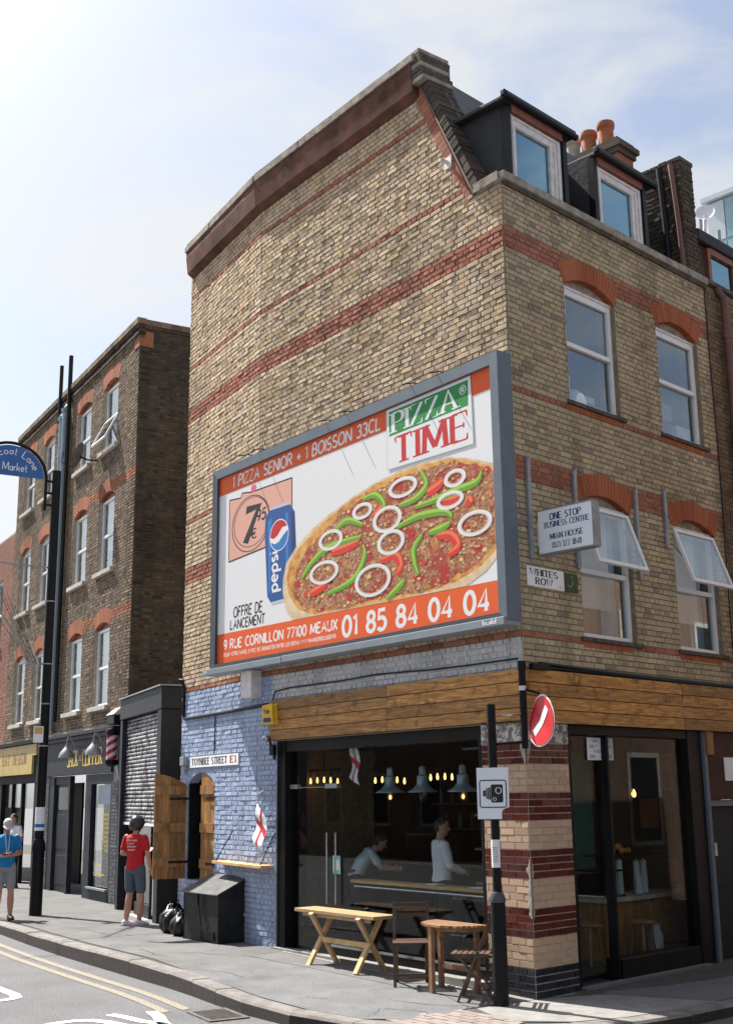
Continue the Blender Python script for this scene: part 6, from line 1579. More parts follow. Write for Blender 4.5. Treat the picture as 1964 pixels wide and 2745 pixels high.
# ------------------------------------------------------------------ roller shutter unit
SU = thing('shutter_kiosk', FS.P(1.6, -.3, .05), 'charcoal kiosk with a graffiti covered roller shutter half down', 'kiosk')
bzs = .035
q = MB(); q.box(FS, -.08, .12, -.5, .02, bzs, 3.59); q.box(FS, 2.98, 3.26, -.5, .02, bzs, 3.59); q.box(FS, -.10, 3.28, -2.0, .03, 3.595, 3.98); q.box(FS, 3.10, 3.26, -1.5, -.5, bzs, 3.59); q.build('frame', ['charcoal'], SU, bevel=.008)
MB().box(FS, -.14, 3.32, -2.0, .07, 3.985, 4.01).build('cap', ['greylip'], SU)
nsl = 27; zt = 3.59; zb_ = 1.66; hh = (zt-zb_)/nsl
for k in range(nsl):
    z = zb_+k*hh
    MB().prism([FS.P(.12, -.10, z+.004), FS.P(.12, -.07, z+.012), FS.P(.12, -.06, z+hh*.5), FS.P(.12, -.07, z+hh-.012), FS.P(.12, -.10, z+hh-.004)], FS.u*2.86).build('slat', ['shutter_metal'], SU)
MB().box(FS, .10, 3.0, -.11, -.05, zb_-.05, zb_-.003).build('bottom_bar', ['upvc'], SU)
MB().box(FS, 1.3, 2.35, -.10, -.09, .30, 1.60).build('pane', ['shopglass'], SU)
q = MB(); q.box(FS, .12, 1.28, -.30, -.25, bzs, 1.6); q.build('dark_panel', ['black'], SU)
q = MB(); q.box(FS, 1.28, 2.40, -.14, -.05, bzs, .28); q.build('stall_riser', ['charcoal'], SU)
MB().bar(FS.P(2.38, -.08, .28), FS.P(2.38, -.08, 1.6), .03, .03).build('mullion', ['navy'], SU)
MB().box(FS, 2.42, 2.97, -.16, -.10, .12, .78).build('white_panel', ['upvc'], SU)
MB().box(FS, 2.42, 2.97, -.17, -.11, .785, 1.6).build('upper_panel', ['black'], SU)
MB().box(FS, 1.2, 3.0, -.2, .05, .02, .06).build('step', ['stone'], SU)
q = MB(); q.box(FS, .12, 3.0, -1.9, -1.85, 0, 3.5); q.build('rear_wall', ['inside_wall'], SU)

# ------------------------------------------------------------------ lamp post and market sign
LP = Vector((-12.33, -.45, zg(-12.3)-.01))
t = thing('lamp_post', LP, 'tall black steel lamp post at the kerb carrying the blue market sign', 'lamp post')
q = MB(); q.lathe(LP, [(.115, 0), (.112, 1.20)], 24); q.build('base', ['black'], t, smooth=True)
q = MB(); q.lathe(LP, [(.13, 1.14), (.13, 1.20), (.125, 1.24), (.10, 1.34), (.085, 1.345)], 24); q.box(FW, LP.x-.13, LP.x-.09, LP.y-.03, LP.y+.03, LP.z+1.16, LP.z+1.3); q.build('collar', ['black'], t, smooth=True)
q = MB(); q.lathe(LP, [(.085, 1.3), (.085, 8.36), (.0, 8.37)], 20); q.build('shaft', ['black'], t, smooth=True)
q = MB(); q.lathe(LP, [(.0865, 1.50), (.0865, 1.92)], 20); q.build('sticker', ['signgrey'], t)
q = MB(); q.lathe(LP, [(.0875, 1.56), (.0875, 1.62)], 20); q.build('blue_sticker', ['signblue'], t)
q = MB()
for z in (3.02, 3.8, 5.75, 4.55): q.lathe(LP, [(.088, z), (.088, z+.025)], 18)
q.build('strap_band', ['galv'], t)
# blue half-round sign, square to the street
su = Vector((-.121696, -.992567, 0)); sn = Vector((.992567, -.121696, 0))
SB = thing('market_sign', LP+su*.9+Vector((0, 0, 8.15)), 'blue half round market sign reading Petticoat Lane Market on the lamp post', 'sign')
sc0 = LP+su*.90; sc0.z = 0; sr = .645; sz = 8.20
def ms(x, y, d=0): return sc0 - su*x + sn*d + Vector((0, 0, sz+y))          # x to the right in view
MB().prism([ms(sr*math.cos(R(a)), sr*.94*math.sin(R(a))) for a in range(0, 181, 6)], sn*.03).build('panel', ['signblue'], SB)
MB().tube([ms(sr+.045, -.62, .015), ms(sr+.05, 0, .015)]+[ms((sr+.05)*math.cos(R(a)), (sr*.94+.05)*math.sin(R(a)), .015) for a in range(6, 175, 7)]+[ms(-sr-.05, 0, .015), ms(-sr-.045, -.3, .015)], .032, 8).build('hoop', ['black'], SB, smooth=True)
q = MB()
for z in (-.0, -.24, -.48): q.bar(ms(sr+.04, z-.03, .015), ms(sr+.20, z-.03, .015), .04, .04)
q.build('bracket', ['black'], SB)
q = MB(); put_text(q, 'Market', lambda x, y: ms(x, y, .032), -.16, .10, .47, .16, wt=.10, ls=.16); 
txt = 'Petticoat Lane'; ws_ = [(G[c][0] if c in G else .3)+.17 for c in txt]; tot = sum(ws_); an = 168
for c, w_ in zip(txt, ws_):
    sp_ = w_/tot*150; am_ = an-sp_/2
    if c in G:
        polys, ww = strokes_of(c, 'sans', 0, .10); rr = sr*.70; hgt = .15; kx = .13
        for p_ in polys:
            pts = []
            for (x, y) in p_:
                lx = (x-G[c][0]/2)*kx/.5*.6; ly = y*hgt
                ca, sa = math.cos(R(am_-90)), math.sin(R(am_-90)); ox, oy = rr*math.cos(R(am_)), rr*.94*math.sin(R(am_))
                pts.append(ms(ox+lx*ca-ly*sa, oy+lx*sa+ly*ca, .032))
            q.face(pts)
    an -= sp_
q.build('lettering', ['inkwhite'], SB)
t = thing('parking_sign', LP+su*.13+Vector((0, 0, 3.05)), 'small white and yellow parking plate strapped to the lamp post', 'sign')
ps = lambda x, y, d: LP+su*(.13-x)+sn*(.09+d)+Vector((0, 0, 3.09+y))
MB().hexa([ps(-.09, 0, 0), ps(.09, 0, 0), ps(.09, 0, .006), ps(-.09, 0, .006), ps(-.09, .30, 0), ps(.09, .30, 0), ps(.09, .30, .006), ps(-.09, .30, .006)]).build('plate', ['signwhite'], t)
MB().face([ps(-.075, .16, .008), ps(.075, .16, .008), ps(.075, .28, .008), ps(-.075, .28, .008)]).build('yellow_panel', ['inkgold'], t)
# light wires fanning up from the post
t = thing('fairy_light_wires', LP+Vector((0, 0, 4.5)), 'fan of thin fairy light wires rising from the lamp post over the road', 'string lights')
MB().bar(LP+Vector((0, 0, 4.56)), LP+su*.40+Vector((0, 0, 4.56)), .03, .03).build('bracket', ['galv'], t)
for k in range(11):
    p0 = LP+su*(.36-.02*k)+Vector((0, 0, 4.57)); p1 = LP+su*(1.75-.17*k)+Vector((-.1*k, 0, 6.2-.02*k+.35*math.sin(k*.5))); q = MB()
    q.tube([p0, p0.lerp(p1, .5)+Vector((0, 0, -.05)), p1], .004, 4)
    for i in range(3, 26, 2):
        c = p0.lerp(p1, i/26)+Vector((0, 0, -.05*math.sin(math.pi*i/26))); q.lathe(c, [(.0, -.012), (.011, 0), (.0, .012)], 5)
    q.build('wire', ['blackpipe' if k % 3 else 'galv'], t)
MB().tube([LP+su*.30+Vector((0, 0, 4.6)), LP+su*1.7+Vector((0, 0, 6.6))], .02, 6).build('strut', ['galv'], t)
tag(MB().tube([LP+Vector((0, 0, 6.42)), LP+su*.8+Vector((0, 0, 6.44)), LP+su*3+Vector((0, 0, 6.55))], .018, 6).build('span_wire', ['galv']), 'pale span wire leaving the lamp post below the market sign', 'cable')

# ------------------------------------------------------------------ neighbour on the side street
NB = thing('side_street_building', FB.P(7, -2, 0), 'brown brick neighbour with a brown framed attic window at the right edge', 'building')
q = MB(); q.box(FB, 4.66, 12, -.30, -.01, 2.85, 9.40); q.box(FB, 4.76, 12, -.3, -.01, -.1, 2.85); nw = q.build('wall', ['mortar_side'], NB)
nb_ = rows(FB, 4.66, 6.6, 3.4, 9.40, 'stock_nb', proud=.002)
brickmat('stock_nb', [(0, (.20, .14, .085)), (.5, (.26, .18, .11)), (.8, (.14, .10, .07)), (1, (.22, .15, .09))], stain=(.4, .38, .38), stain_amt=.7)
mb = MB()
for b_ in nb_: add_brick(mb, b_, 0)
o = mb.build('brickwork', ['stock_nb'], nw); o['kind'] = 'stuff'
MB().box(FB, 4.66, 12, -.1, .06, 9.41, 9.47).build('string_course', ['coping_dark'], NB)
q = MB(); q.box(FB, 4.70, 12, -.20, -.12, 9.48, 10.12); q.build('attic_wall', ['darkbrick'], NB)
q = MB()
for (a, e, f, g_) in ((4.94, 5.02, 9.50, 10.10), (5.69, 5.80, 9.50, 10.10), (5.02, 5.69, 10.02, 10.12), (5.02, 5.69, 9.50, 9.56)): q.box(FB, a, e, -.16, -.06, f, g_)
aw_ = q.build('attic_window', ['brownframe'], NB)
MB().box(FB, 5.02, 5.69, -.115, -.105, 9.56, 10.02).build('pane', ['dormerglass'], aw_)
MB().box(FB, 5.02, 5.69, -.118, -.117, 9.56, 10.02).build('blind', ['navy'], aw_)
q = MB(); q.box(FB, 4.64, 12, -1.6, -.02, 10.13, 10.32); q.build('attic_roof', ['lead'], NB, bevel=.02)
q = MB(); q.tube([FB.P(4.97, .0, 9.42), FB.P(4.98, .05, 9.32), FB.P(5.0, .10, 9.24), FB.P(5.01, .10, 9.1), FB.P(5.01, .10, 3.5)], .058, 14)
for z in (5.2, 6.9, 8.6): q.tube([FB.P(5.01, .10, z), FB.P(5.01, .10, z+.13)], .072, 14)
tag(q.build('downpipe', ['brownpipe'], None, smooth=True), 'brown cast iron downpipe at the right end of the side wall', 'downpipe')
q = MB(); q.tube([FB.P(5.42, .10, 8.35), FB.P(5.42, .10, 3.5)], .065, 12); q.tube([FB.P(5.42, .10, 8.3), FB.P(5.42, .10, 8.42)], .095, 12); q.tube([FB.P(5.42, .10, 8.42), FB.P(5.42, .10, 8.52), FB.P(5.42, .02, 8.6)], .07, 12)
tag(q.build('downpipe', ['greypipe'], None, smooth=True), 'pale grey plastic downpipe at the right edge', 'downpipe')
# roof terrace with dish, and the glass tower behind it
RT = thing('roof_terrace', FB.P(9, -5, 10), 'far roof terrace with pale panels and a white dish at the upper right', 'roof terrace')
for k in range(7): MB().box(FB, 14.6+k*.9, 15.45+k*.9, -6.05, -6.0, 14.4, 16.05).build('screen_panel', ['stone'], RT)
q = MB()
for k in range(8): q.tube([FB.P(14.57+k*.9, -5.95, 14.4), FB.P(14.57+k*.9, -5.95, 16.4)], .05, 6)
q.build('post', ['galv'], RT)
MB().box(FB, 14.2, 22, -9, -5.6, 9, 14.4).build('block', ['darkbrick'], RT)
dc = FB.P(15.1, -5.6, 16.35); q = MB()
for k in range(20):
    a0, a1 = 2*math.pi*k/20, 2*math.pi*(k+1)/20; dn = Vector((.5, -.8, .3)).normalized(); dx = dn.cross(Vector((0, 0, 1))).normalized(); dy = dx.cross(dn)
    q.face([dc-dn*.1, dc+(dx*math.cos(a0)+dy*math.sin(a0))*.24, dc+(dx*math.cos(a1)+dy*math.sin(a1))*.24])
q.tube([dc-Vector((0, 0, .1)), FB.P(15.1, -5.7, 15.4)], .05, 6); q.build('dish', ['upvc'], RT)
TW = thing('glass_tower', FB.P(60, -20, 0), 'pale blue green glass office tower far behind on the right', 'tower')
q = MB(); q.box(FB, 62, 80, -31, -15, 0, 43); q.build('core', ['glasstower'], TW)
for k in range(7):
    for j in range(8): MB().box(FB, 61.9, 61.98, -31+j*1.4, -31+j*1.4+1.3, 43-3.2*(k+1)+.15, 43-3.2*k-.1).build('glazing_panel', ['glasstower' if (j+k) % 3 else 'towerwhite'], TW)
MB().box(FB, 60.6, 61.85, -30.2, -29.2, 0, 38.5).build('lift_shaft', ['towerwhite'], TW)
MB().box(FB, 61.6, 80.4, -31.3, -14.6, 43.05, 43.4).build('roof_edge', ['towerwhite'], TW)

# ------------------------------------------------------------------ houses across the streets (they show in the glass)
def facade_block(name, label, fr, a0, a1, depth, top, mat, wins):
    t = thing(name, fr.P((a0+a1)/2, 0, 0), label, 'building')
    q = MB(); wall_grid(q, fr, a0, a1, -.1, top, -depth, 0, []); q.build('wall', [mat], t)
    MB().box(fr, a0, a1, 0.0, .25, top-.75, top-.35).build('cornice', ['upvc'], t)
    for (c, z0) in wins:
        o = MB().box(fr, c-.6, c+.6, .002, .03, z0, z0+1.9).build('window', ['stone'], t)
        MB().box(fr, c-.5, c+.5, .031, .035, z0+.1, z0+1.8).build('pane', ['navy'], o)
brickmat('across_brick', [(0, (.20, .135, .105)), (.5, (.25, .17, .13)), (1, (.17, .12, .095))])
FO = Fr((6.4, -2.5), (-.121939, .992538), (-.992538, -.121939))
facade_block('corner_house_across', 'red brick house across the side street, mirrored in the upper windows', FO, 4.5, 28, 6, 9.9, 'across_brick', [(6+i*3, z) for i in range(7) for z in (1, 4, 7)])
FT = Fr((14, -18.5), (-1, 0), (0, 1))
facade_block('terrace_across', 'brick terrace across the main street, mirrored in the cafe glass', FT, -4, 60, 8, 7.4, 'across_brick', [(2+i*3, z) for i in range(18) for z in (1, 4)])

# ------------------------------------------------------------------ people
def loft(mb, secs, n_=14):
    """secs: (centre, xaxis, yaxis) ellipse sections; closed at both ends"""
    base = len(mb.v)
    for c, ax, ay in secs:
        for j in range(n_):
            a = 2*math.pi*j/n_; mb.v.append(tuple(c+ax*math.cos(a)+ay*math.sin(a)))
    for k in range(len(secs)-1):
        for j in range(n_):
            a = base+k*n_+j; b_ = base+k*n_+(j+1) % n_; mb.f.append((a, b_, b_+n_, a+n_)); mb.m.append(0); mb.r.append(0)
    mb.f.append(tuple(base+j for j in range(n_))[::-1]); mb.m.append(0); mb.r.append(0)
    e = base+(len(secs)-1)*n_; mb.f.append(tuple(e+j for j in range(n_))); mb.m.append(0); mb.r.append(0)
def capsule(mb, p0, r0, p1, r1, n_=12, bulge=0):
    p0, p1 = Vector(p0), Vector(p1); t = (p1-p0).normalized(); L_ = (p1-p0).length
    N = t.cross(Vector((0, 0, 1)))
    if N.length < .1: N = t.cross(Vector((1, 0, 0)))
    N.normalize(); Bn = t.cross(N); secs = []
    for a in (-85, -55, -25): secs.append((p0+t*r0*math.sin(R(a)), r0*math.cos(R(a))))
    for k in range(5): secs.append((p0+t*L_*k/4, r0+(r1-r0)*k/4+bulge*math.sin(math.pi*k/4)))
    for a in (25, 55, 85): secs.append((p1+t*r1*math.sin(R(a)), r1*math.cos(R(a))))
    loft(mb, [(c, N*r_, Bn*r_) for c, r_ in secs], n_)
def skinned(mb, name, mat, parent, vox=.012, sm=4):
    o = mb.build(name, [mat], parent)
    m_ = o.modifiers.new('remesh', 'REMESH'); m_.mode = 'VOXEL'; m_.voxel_size = vox; m_.use_smooth_shade = True
    s_ = o.modifiers.new('smooth', 'SMOOTH'); s_.iterations = sm; s_.factor = .5
    return o
def person(label, loc, rz, J=None, shirt='tee_red', pants='shorts_slate', skin='skin', shoes='shoe_white', sole=None, hair=True, long_pants=False, long_sleeve=False, headgear=None, phone=False, look=(0, 0), lean=0, cat='person', scale=1.0, group=None):
    """body facing +Y in its own axes; J overrides joints"""
    t = thing('person', loc, label, cat, group)
    rm = Matrix.Rotation(rz, 3, 'Z'); L0 = Vector(loc)
    j = dict(hipL=(-.095, 0, .90), hipR=(.095, 0, .90), kneeL=(-.10, .03, .49), kneeR=(.10, .03, .49), ankL=(-.11, -.02, .085), ankR=(.11, -.02, .085), footL=0, footR=0,
             pel=(0, 0, .93), waist=(0, .01, 1.06), chest=(0, .01, 1.27), neck=(0, -.01, 1.46), head=(0, .02, 1.605),
             shL=(-.185, -.01, 1.40), shR=(.185, -.01, 1.40), elL=(-.24, -.03, 1.13), elR=(.24, -.03, 1.13), wrL=(-.25, .06, .90), wrR=(.25, .06, .90), haL=(-.25, .10, .82), haR=(.25, .10, .82))
    j.update(J or {})
    V = lambda k: L0+rm @ (Vector(j[k])*scale)
    X = rm @ Vector((1, 0, 0)); Y = rm @ Vector((0, 1, 0)); Z = Vector((0, 0, 1))
    b = MB()
    for s in 'LR':
        capsule(b, V('hip'+s), .082, V('knee'+s), .056, bulge=.006); capsule(b, V('knee'+s), .054, V('ank'+s), .036, bulge=.014)
        capsule(b, V('sh'+s), .050, V('el'+s), .040); capsule(b, V('el'+s), .040, V('wr'+s), .027, bulge=.004)
        # hand: palm, four fingers, thumb
        d = (V('ha'+s)-V('wr'+s)).normalized(); sd_ = d.cross(Y).normalized() if abs(d.dot(Y)) < .9 else X; up_ = sd_.cross(d).normalized()
        w0 = V('wr'+s)
        capsule(b, w0+d*.02, .026, w0+d*.075, .030)
        for i, ln in enumerate((.062, .072, .068, .052)):
            r0 = w0+d*.085+sd_*(-.030+.020*i); m0 = r0+d*ln*.55+up_*.006; e0 = m0+(d*.7+up_*.6).normalized()*ln*.45
            capsule(b, r0, .0095, m0, .009, 8); capsule(b, m0, .009, e0, .008, 8)
        r0 = w0+d*.035-sd_*.03; capsule(b, r0, .011, r0-sd_*.03+d*.035+up_*.012, .009, 8)
        an_ = V('ank'+s); fy = (rm @ Matrix.Rotation(R(j['foot'+s]), 3, 'Z')) @ Vector((0, 1, 0))
        capsule(b, an_+Vector((0, 0, -.03)), .036, an_+fy*.12+Vector((0, 0, -.055)), .026)
    pel, wa, chs, nk, hd = V('pel'), V('waist'), V('chest'), V('neck'), V('head')
    loft(b, [(pel-Z*.08, X*.13, Y*.09), (pel, X*.155, Y*.105), (wa, X*.135, Y*.09), (chs, X*.165, Y*.105), ((V('shL')+V('shR'))/2+Z*.0, X*.15, Y*.085), (nk-Z*.02, X*.07, Y*.06)])
    hy = rm @ (Matrix.Rotation(R(look[0]), 3, 'Z') @ (Matrix.Rotation(R(look[1]), 3, 'X') @ Vector((0, 1, 0)))); hx = rm @ (Matrix.Rotation(R(look[0]), 3, 'Z') @ Vector((1, 0, 0))); hz = hx.cross(hy)
    capsule(b, nk-Z*.03, .056, nk.lerp(hd, .6), .052)
    loft(b, [(hd-hz*.115+hy*.025, hx*.03, hy*.035), (hd-hz*.09+hy*.018, hx*.052, hy*.065), (hd-hz*.04+hy*.008, hx*.068, hy*.085), (hd+hz*.02, hx*.074, hy*.094), (hd+hz*.07-hy*.006, hx*.066, hy*.085), (hd+hz*.105-hy*.008, hx*.042, hy*.055), (hd+hz*.118-hy*.008, hx*.012, hy*.016)], 16)
    capsule(b, hd+hy*.085+hz*.01, .010, hd+hy*.105-hz*.025, .014, 8)                     # nose
    for s in (-1, 1): capsule(b, hd+hx*s*.074+hz*.015-hy*.01, .011, hd+hx*s*.076-hz*.02-hy*.005, .009, 8)   # ears
    bo = skinned(b, 'body', skin, t, .0085, 3)
    # face details
    q = MB()
    for s in (-1, 1): q.lathe(hd+hy*.083+hx*s*.030+hz*.018-Z*.006, [(.0, 0), (.008, .003), (.009, .006), (.008, .009), (.0, .012)], 8)
    q.build('eyes', ['hair'], bo); MB().bar(hd+hy*.088-hx*.022-hz*.055, hd+hy*.088+hx*.022-hz*.055, .008, .008).build('mouth', ['tee_red'], bo)
    # shirt
    c = MB()
    loft(c, [(pel-Z*(.05 if not long_pants else .0), X*.172, Y*.125), (pel+Z*.03, X*.170, Y*.122), (wa, X*.158, Y*.112), (chs, X*.186, Y*.126), ((V('shL')+V('shR'))/2-Z*.01, X*.172, Y*.105), ((V('shL')+V('shR'))/2+Z*.045, X*.10, Y*.075), (nk-Z*.015, X*.068, Y*.062)], 18)
    for s in 'LR':
        e_ = V('el'+s) if not long_sleeve else V('el'+s); end = V('sh'+s).lerp(e_, .66)
        if long_sleeve: capsule(c, V('sh'+s)-Z*.012, .060, V('el'+s), .052); capsule(c, V('el'+s), .054, V('wr'+s), .040)
        else: capsule(c, V('sh'+s)-Z*.012, .060, end, .060)
    so = skinned(c, 'shirt', shirt, t, .012, 3)
    # trousers or shorts
    c = MB()
    loft(c, [(pel-Z*.12, X*.13, Y*.10), (pel-Z*.05, X*.165, Y*.118), (pel+Z*.06, X*.158, Y*.112), (pel+Z*.09, X*.15, Y*.105)], 18)
    for s in 'LR':
        if long_pants: capsule(c, V('hip'+s), .098, V('knee'+s), .072); capsule(c, V('knee'+s), .07, V('ank'+s), .058)
        else: capsule(c, V('hip'+s), .100, V('hip'+s).lerp(V('knee'+s), .80), .086)
    skinned(c, 'trousers' if long_pants else 'shorts', pants, t, .012, 3)
    for s in 'LR':
        an_ = V('ank'+s); fy = (rm @ Matrix.Rotation(R(j['foot'+s]), 3, 'Z')) @ Vector((0, 1, 0)); fx = fy.cross(Z)
        c = MB(); base = an_-Z*.085*scale
        loft(c, [(base-fy*.075+Z*.045, fx*.028, Z*.030), (base-fy*.05+Z*.05, fx*.038, Z*.045), (base+Z*.055, fx*.042, Z*.05), (base+fy*.06+Z*.045, fx*.046, Z*.035), (base+fy*.13+Z*.035, fx*.044, Z*.026), (base+fy*.17+Z*.028, fx*.028, Z*.016)], 14)
        sh = skinned(c, 'shoe', shoes, t, .008, 2)
        q = MB(); q.prism([base-fy*.085-fx*.03, base-fy*.085+fx*.03, base+fy*.05+fx*.05, base+fy*.15+fx*.042, base+fy*.185, base+fy*.15-fx*.042, base+fy*.05-fx*.05], Z*.022); q.build('sole', [sole or 'rubber'], sh)
    if headgear == 'helmet':
        c = MB(); loft(c, [(hd-hz*.10-hy*.045, hx*.078, hy*.07), (hd-hz*.05-hy*.02, hx*.104, hy*.118), (hd+hz*.03, hx*.112, hy*.136), (hd+hz*.09, hx*.098, hy*.118), (hd+hz*.135, hx*.058, hy*.072), (hd+hz*.15, hx*.015, hy*.02)], 18)
        ho = skinned(c, 'helmet', 'helmet', t, .012, 2)
        MB().bar(hd+hy*.12+hz*.06-hx*.1, hd+hy*.12+hz*.06+hx*.1, .06, .012).build('peak', ['black'], ho)
        MB().tube([hd+hx*.09-hz*.08+hy*.02, hd+hy*.05-hz*.15, hd-hx*.09-hz*.08+hy*.02], .008, 6).build('chin_strap', ['black'], ho)
    elif headgear == 'cap':
        c = MB(); loft(c, [(hd+hz*.025, hx*.084, hy*.104), (hd+hz*.06, hx*.083, hy*.102), (hd+hz*.10, hx*.066, hy*.082), (hd+hz*.13, hx*.03, hy*.04)], 18)
        ho = skinned(c, 'cap', 'cap_grey', t, .010, 2)
        q = MB(); pr = None
        for k in range(7):
            a = R(25+130*k/6); i0 = hd+hz*.035+hx*.08*math.cos(a)+hy*.095*math.sin(a); o0 = i0+(hx*math.cos(a)*.35+hy*math.sin(a))*.085-hz*.02
            if pr: q.hexa([pr[0], i0, o0, pr[1], pr[0]+hz*.008, i0+hz*.008, o0+hz*.008, pr[1]+hz*.008])
            pr = (i0, o0)
        q.build('peak', ['cap_grey'], ho)
    if hair and headgear != 'helmet':
        c = MB(); loft(c, [(hd-hz*.06-hy*.045, hx*.066, hy*.055), (hd-hy*.022, hx*.080, hy*.080), (hd+hz*.055-hy*.012, hx*.078, hy*.092), (hd+hz*.105-hy*.008, hx*.052, hy*.066), (hd+hz*.128, hx*.015, hy*.02)], 16)
        skinned(c, 'hair', 'hair', t, .010, 2)
    return t, V, rm, so
# walking man in blue on the left
tb, V, rm, so = person('man in a blue tee shirt and grey cap looking at his phone', (-12.02, -1.18, zg(-12)), R(-100), dict(
    kneeL=(-.10, .10, .49), ankL=(-.10, .14, .09), kneeR=(.09, .06, .50), ankR=(.09, -.16, .10), elL=(-.25, -.02, 1.12), wrL=(-.10, .22, 1.10), haL=(-.02, .29, 1.12), elR=(.25, -.02, 1.12), wrR=(.10, .22, 1.08), haR=(.03, .28, 1.10), head=(0, .06, 1.60), footL=5, footR=-8),
    shirt='tee_blue', pants='shorts_grey', shoes='shoe_dark', headgear='cap', look=(0, -28), hair=False, skin='skin_darker')
ph = tag(MB().hexa([V('haL')+rm @ Vector(v) for v in ((-.02, -.03, -.02), (.12, -.03, -.02), (.12, .05, .0), (-.02, .05, .0), (-.02, -.033, -.01), (.12, -.033, -.01), (.12, .047, .01), (-.02, .047, .01))]).build('phone', ['black']), 'black phone in the hands of the man in blue', 'phone')
q = MB(); q.tube([V('neck')+rm @ Vector((.04, .09, .02)), V('chest')+rm @ Vector((.03, .14, .0)), V('waist')+rm @ Vector((.0, .15, .0))], .005, 5); q.tube([V('neck')+rm @ Vector((-.04, .09, .02)), V('chest')+rm @ Vector((-.02, .14, .0)), V('waist')+rm @ Vector((.0, .15, .0))], .005, 5)
o = q.build('earphone_wire', ['inkwhite']); o.parent = tb; o.matrix_parent_inverse = Matrix.Translation(-tb.location)
# courier in red by the kiosk
tr, V, rm, so = person('man in a red tee shirt and black helmet standing with his back turned', (-9.25, -.02, zg(-9.2)), R(26), dict(
    kneeL=(-.11, .02, .50), ankL=(-.12, -.05, .085), kneeR=(.10, .05, .49), ankR=(.09, .03, .085), elR=(.25, .0, 1.13), wrR=(.27, .06, .90), haR=(.27, .10, .80), elL=(-.24, -.04, 1.14), wrL=(-.05, .22, 1.13), haL=(.04, .28, 1.16), footL=-12, footR=-25),
    shirt='tee_red', pants='shorts_slate', shoes='shoe_white', sole='shoe_sole', headgear='helmet', look=(-25, -6), hair=False)
q = MB(); 
for k, (w_, z) in enumerate(((.26, 1.36), (.12, 1.30), (.20, 1.24), (.18, 1.18), (.10, 1.12))):
    pass
vm = lambda x, y: V('chest')+rm @ Vector((-x, -.131, y))
put_text(q, 'DELIVERY', vm, -.11, .07, .22, .022, wt=.16); put_text(q, 'FOOD', vm, -.05, .02, .10, .02, wt=.16); put_text(q, 'RIDERS', vm, -.08, -.03, .16, .02, wt=.16); put_text(q, 'ONLINE', vm, -.07, -.08, .14, .02, wt=.16)
o = q.build('back_print', ['inkwhite']); o.parent = so
tag(MB().hexa([V('haL')+rm @ Vector(v) for v in ((-.03, .0, -.02), (.05, .0, -.02), (.05, .12, .05), (-.03, .12, .05), (-.03, -.008, -.01), (.05, -.008, -.01), (.05, .112, .06), (-.03, .112, .06))]).build('phone', ['black']), 'dark phone held up by the man in the red tee shirt', 'phone')
# half hidden passer-by in the restaurant doorway
person('person in a white top half hidden behind the lamp post', FL.P(5.85, .55, zg(-19)), R(200), None, shirt='shirt_white', pants='trouser_dark', shoes='shoe_dark', long_pants=True)
# people inside the cafe
person('man in a white shirt standing behind the cafe window', (-2.62, .98, .08), R(-22), dict(elR=(.24, .04, 1.13), wrR=(.14, .24, 1.05), haR=(.08, .30, 1.03), elL=(-.24, .02, 1.12)), shirt='shirt_white', pants='trouser_dark', long_pants=True, long_sleeve=True, shoes='shoe_dark', look=(-35, -6))
person('person in a pale blue shirt leaning forward inside the cafe', (-4.42, .95, .08), R(-35), dict(waist=(0, .04, 1.02), chest=(0, .14, 1.18), neck=(0, .26, 1.29), head=(0, .34, 1.37), shL=(-.185, .20, 1.26), shR=(.185, .20, 1.26), elL=(-.22, .34, 1.04), elR=(.22, .34, 1.04), wrL=(-.16, .50, 1.02), wrR=(.16, .50, 1.02), haL=(-.12, .57, 1.02), haR=(.12, .57, 1.02)), shirt='shirt_pale', pants='trouser_dark', long_pants=True, shoes='shoe_dark', look=(0, -25))

# ------------------------------------------------------------------ things inside the cafe
for i_, (x, lab) in enumerate(((-3.17, 'left of the three in the cafe window'), (-2.50, 'middle of the three in the cafe window'), (-1.73, 'right of the three in the cafe window'))):
    t = thing('pendant_lamp', (x, .60, 2.0), 'steel factory pendant lamp, '+lab, 'pendant lamp', 'steel pendant lamps')
    MB().tube([(x, .6, 2.84), (x, .6, 2.44)], .008, 6).build('cord', ['black'], t)
    q = MB(); q.lathe((x, .6, 2.12), [(.195, 0), (.19, .012), (.12, .05), (.075, .10), (.07, .20), (.045, .22), (.042, .31), (.02, .33), (.0, .335)], 22); q.build('shade', ['lampsteel'], t, smooth=True)
    q = MB(); q.lathe((x, .6, 2.0), [(.0, 0), (.035, .02), (.055, .06), (.055, .10), (.03, .13)], 14); q.build('glass_cover', ['clearbulb'], t, smooth=True)
    if i_ != 1:
        q = MB(); q.lathe((x, .6, 2.03), [(.0, 0), (.018, .015), (.02, .04), (.01, .06), (.0, .062)], 10); q.build('bulb', ['bulb_soft'], t, smooth=True)
def bulb_bar(pts, label):
    t = thing('bulb_cluster', (pts[0][0], 2.5, 2.3), label, 'ceiling light', 'filament bulb clusters')
    xs = [p[0] for p in pts]
    MB().bar((min(xs)-.05, 2.5, 2.52), (max(xs)+.05, 2.5, 2.52), .03, .03).build('rail', ['black'], t); MB().tube([((min(xs)+max(xs))/2, 2.5, 2.52), ((min(xs)+max(xs))/2, 2.5, 2.86)], .01, 6).build('cord', ['black'], t)
    for (x, z) in pts:
        MB().tube([(x, 2.5, 2.51), (x, 2.5, z+.07)], .012, 6).build('holder', ['black'], t)
        q = MB(); q.lathe((x, 2.5, z-.05), [(.0, 0), (.014, .010), (.020, .04), (.013, .08), (.008, .10)], 10); q.build('bulb', ['bulb_glow'], t, smooth=True)
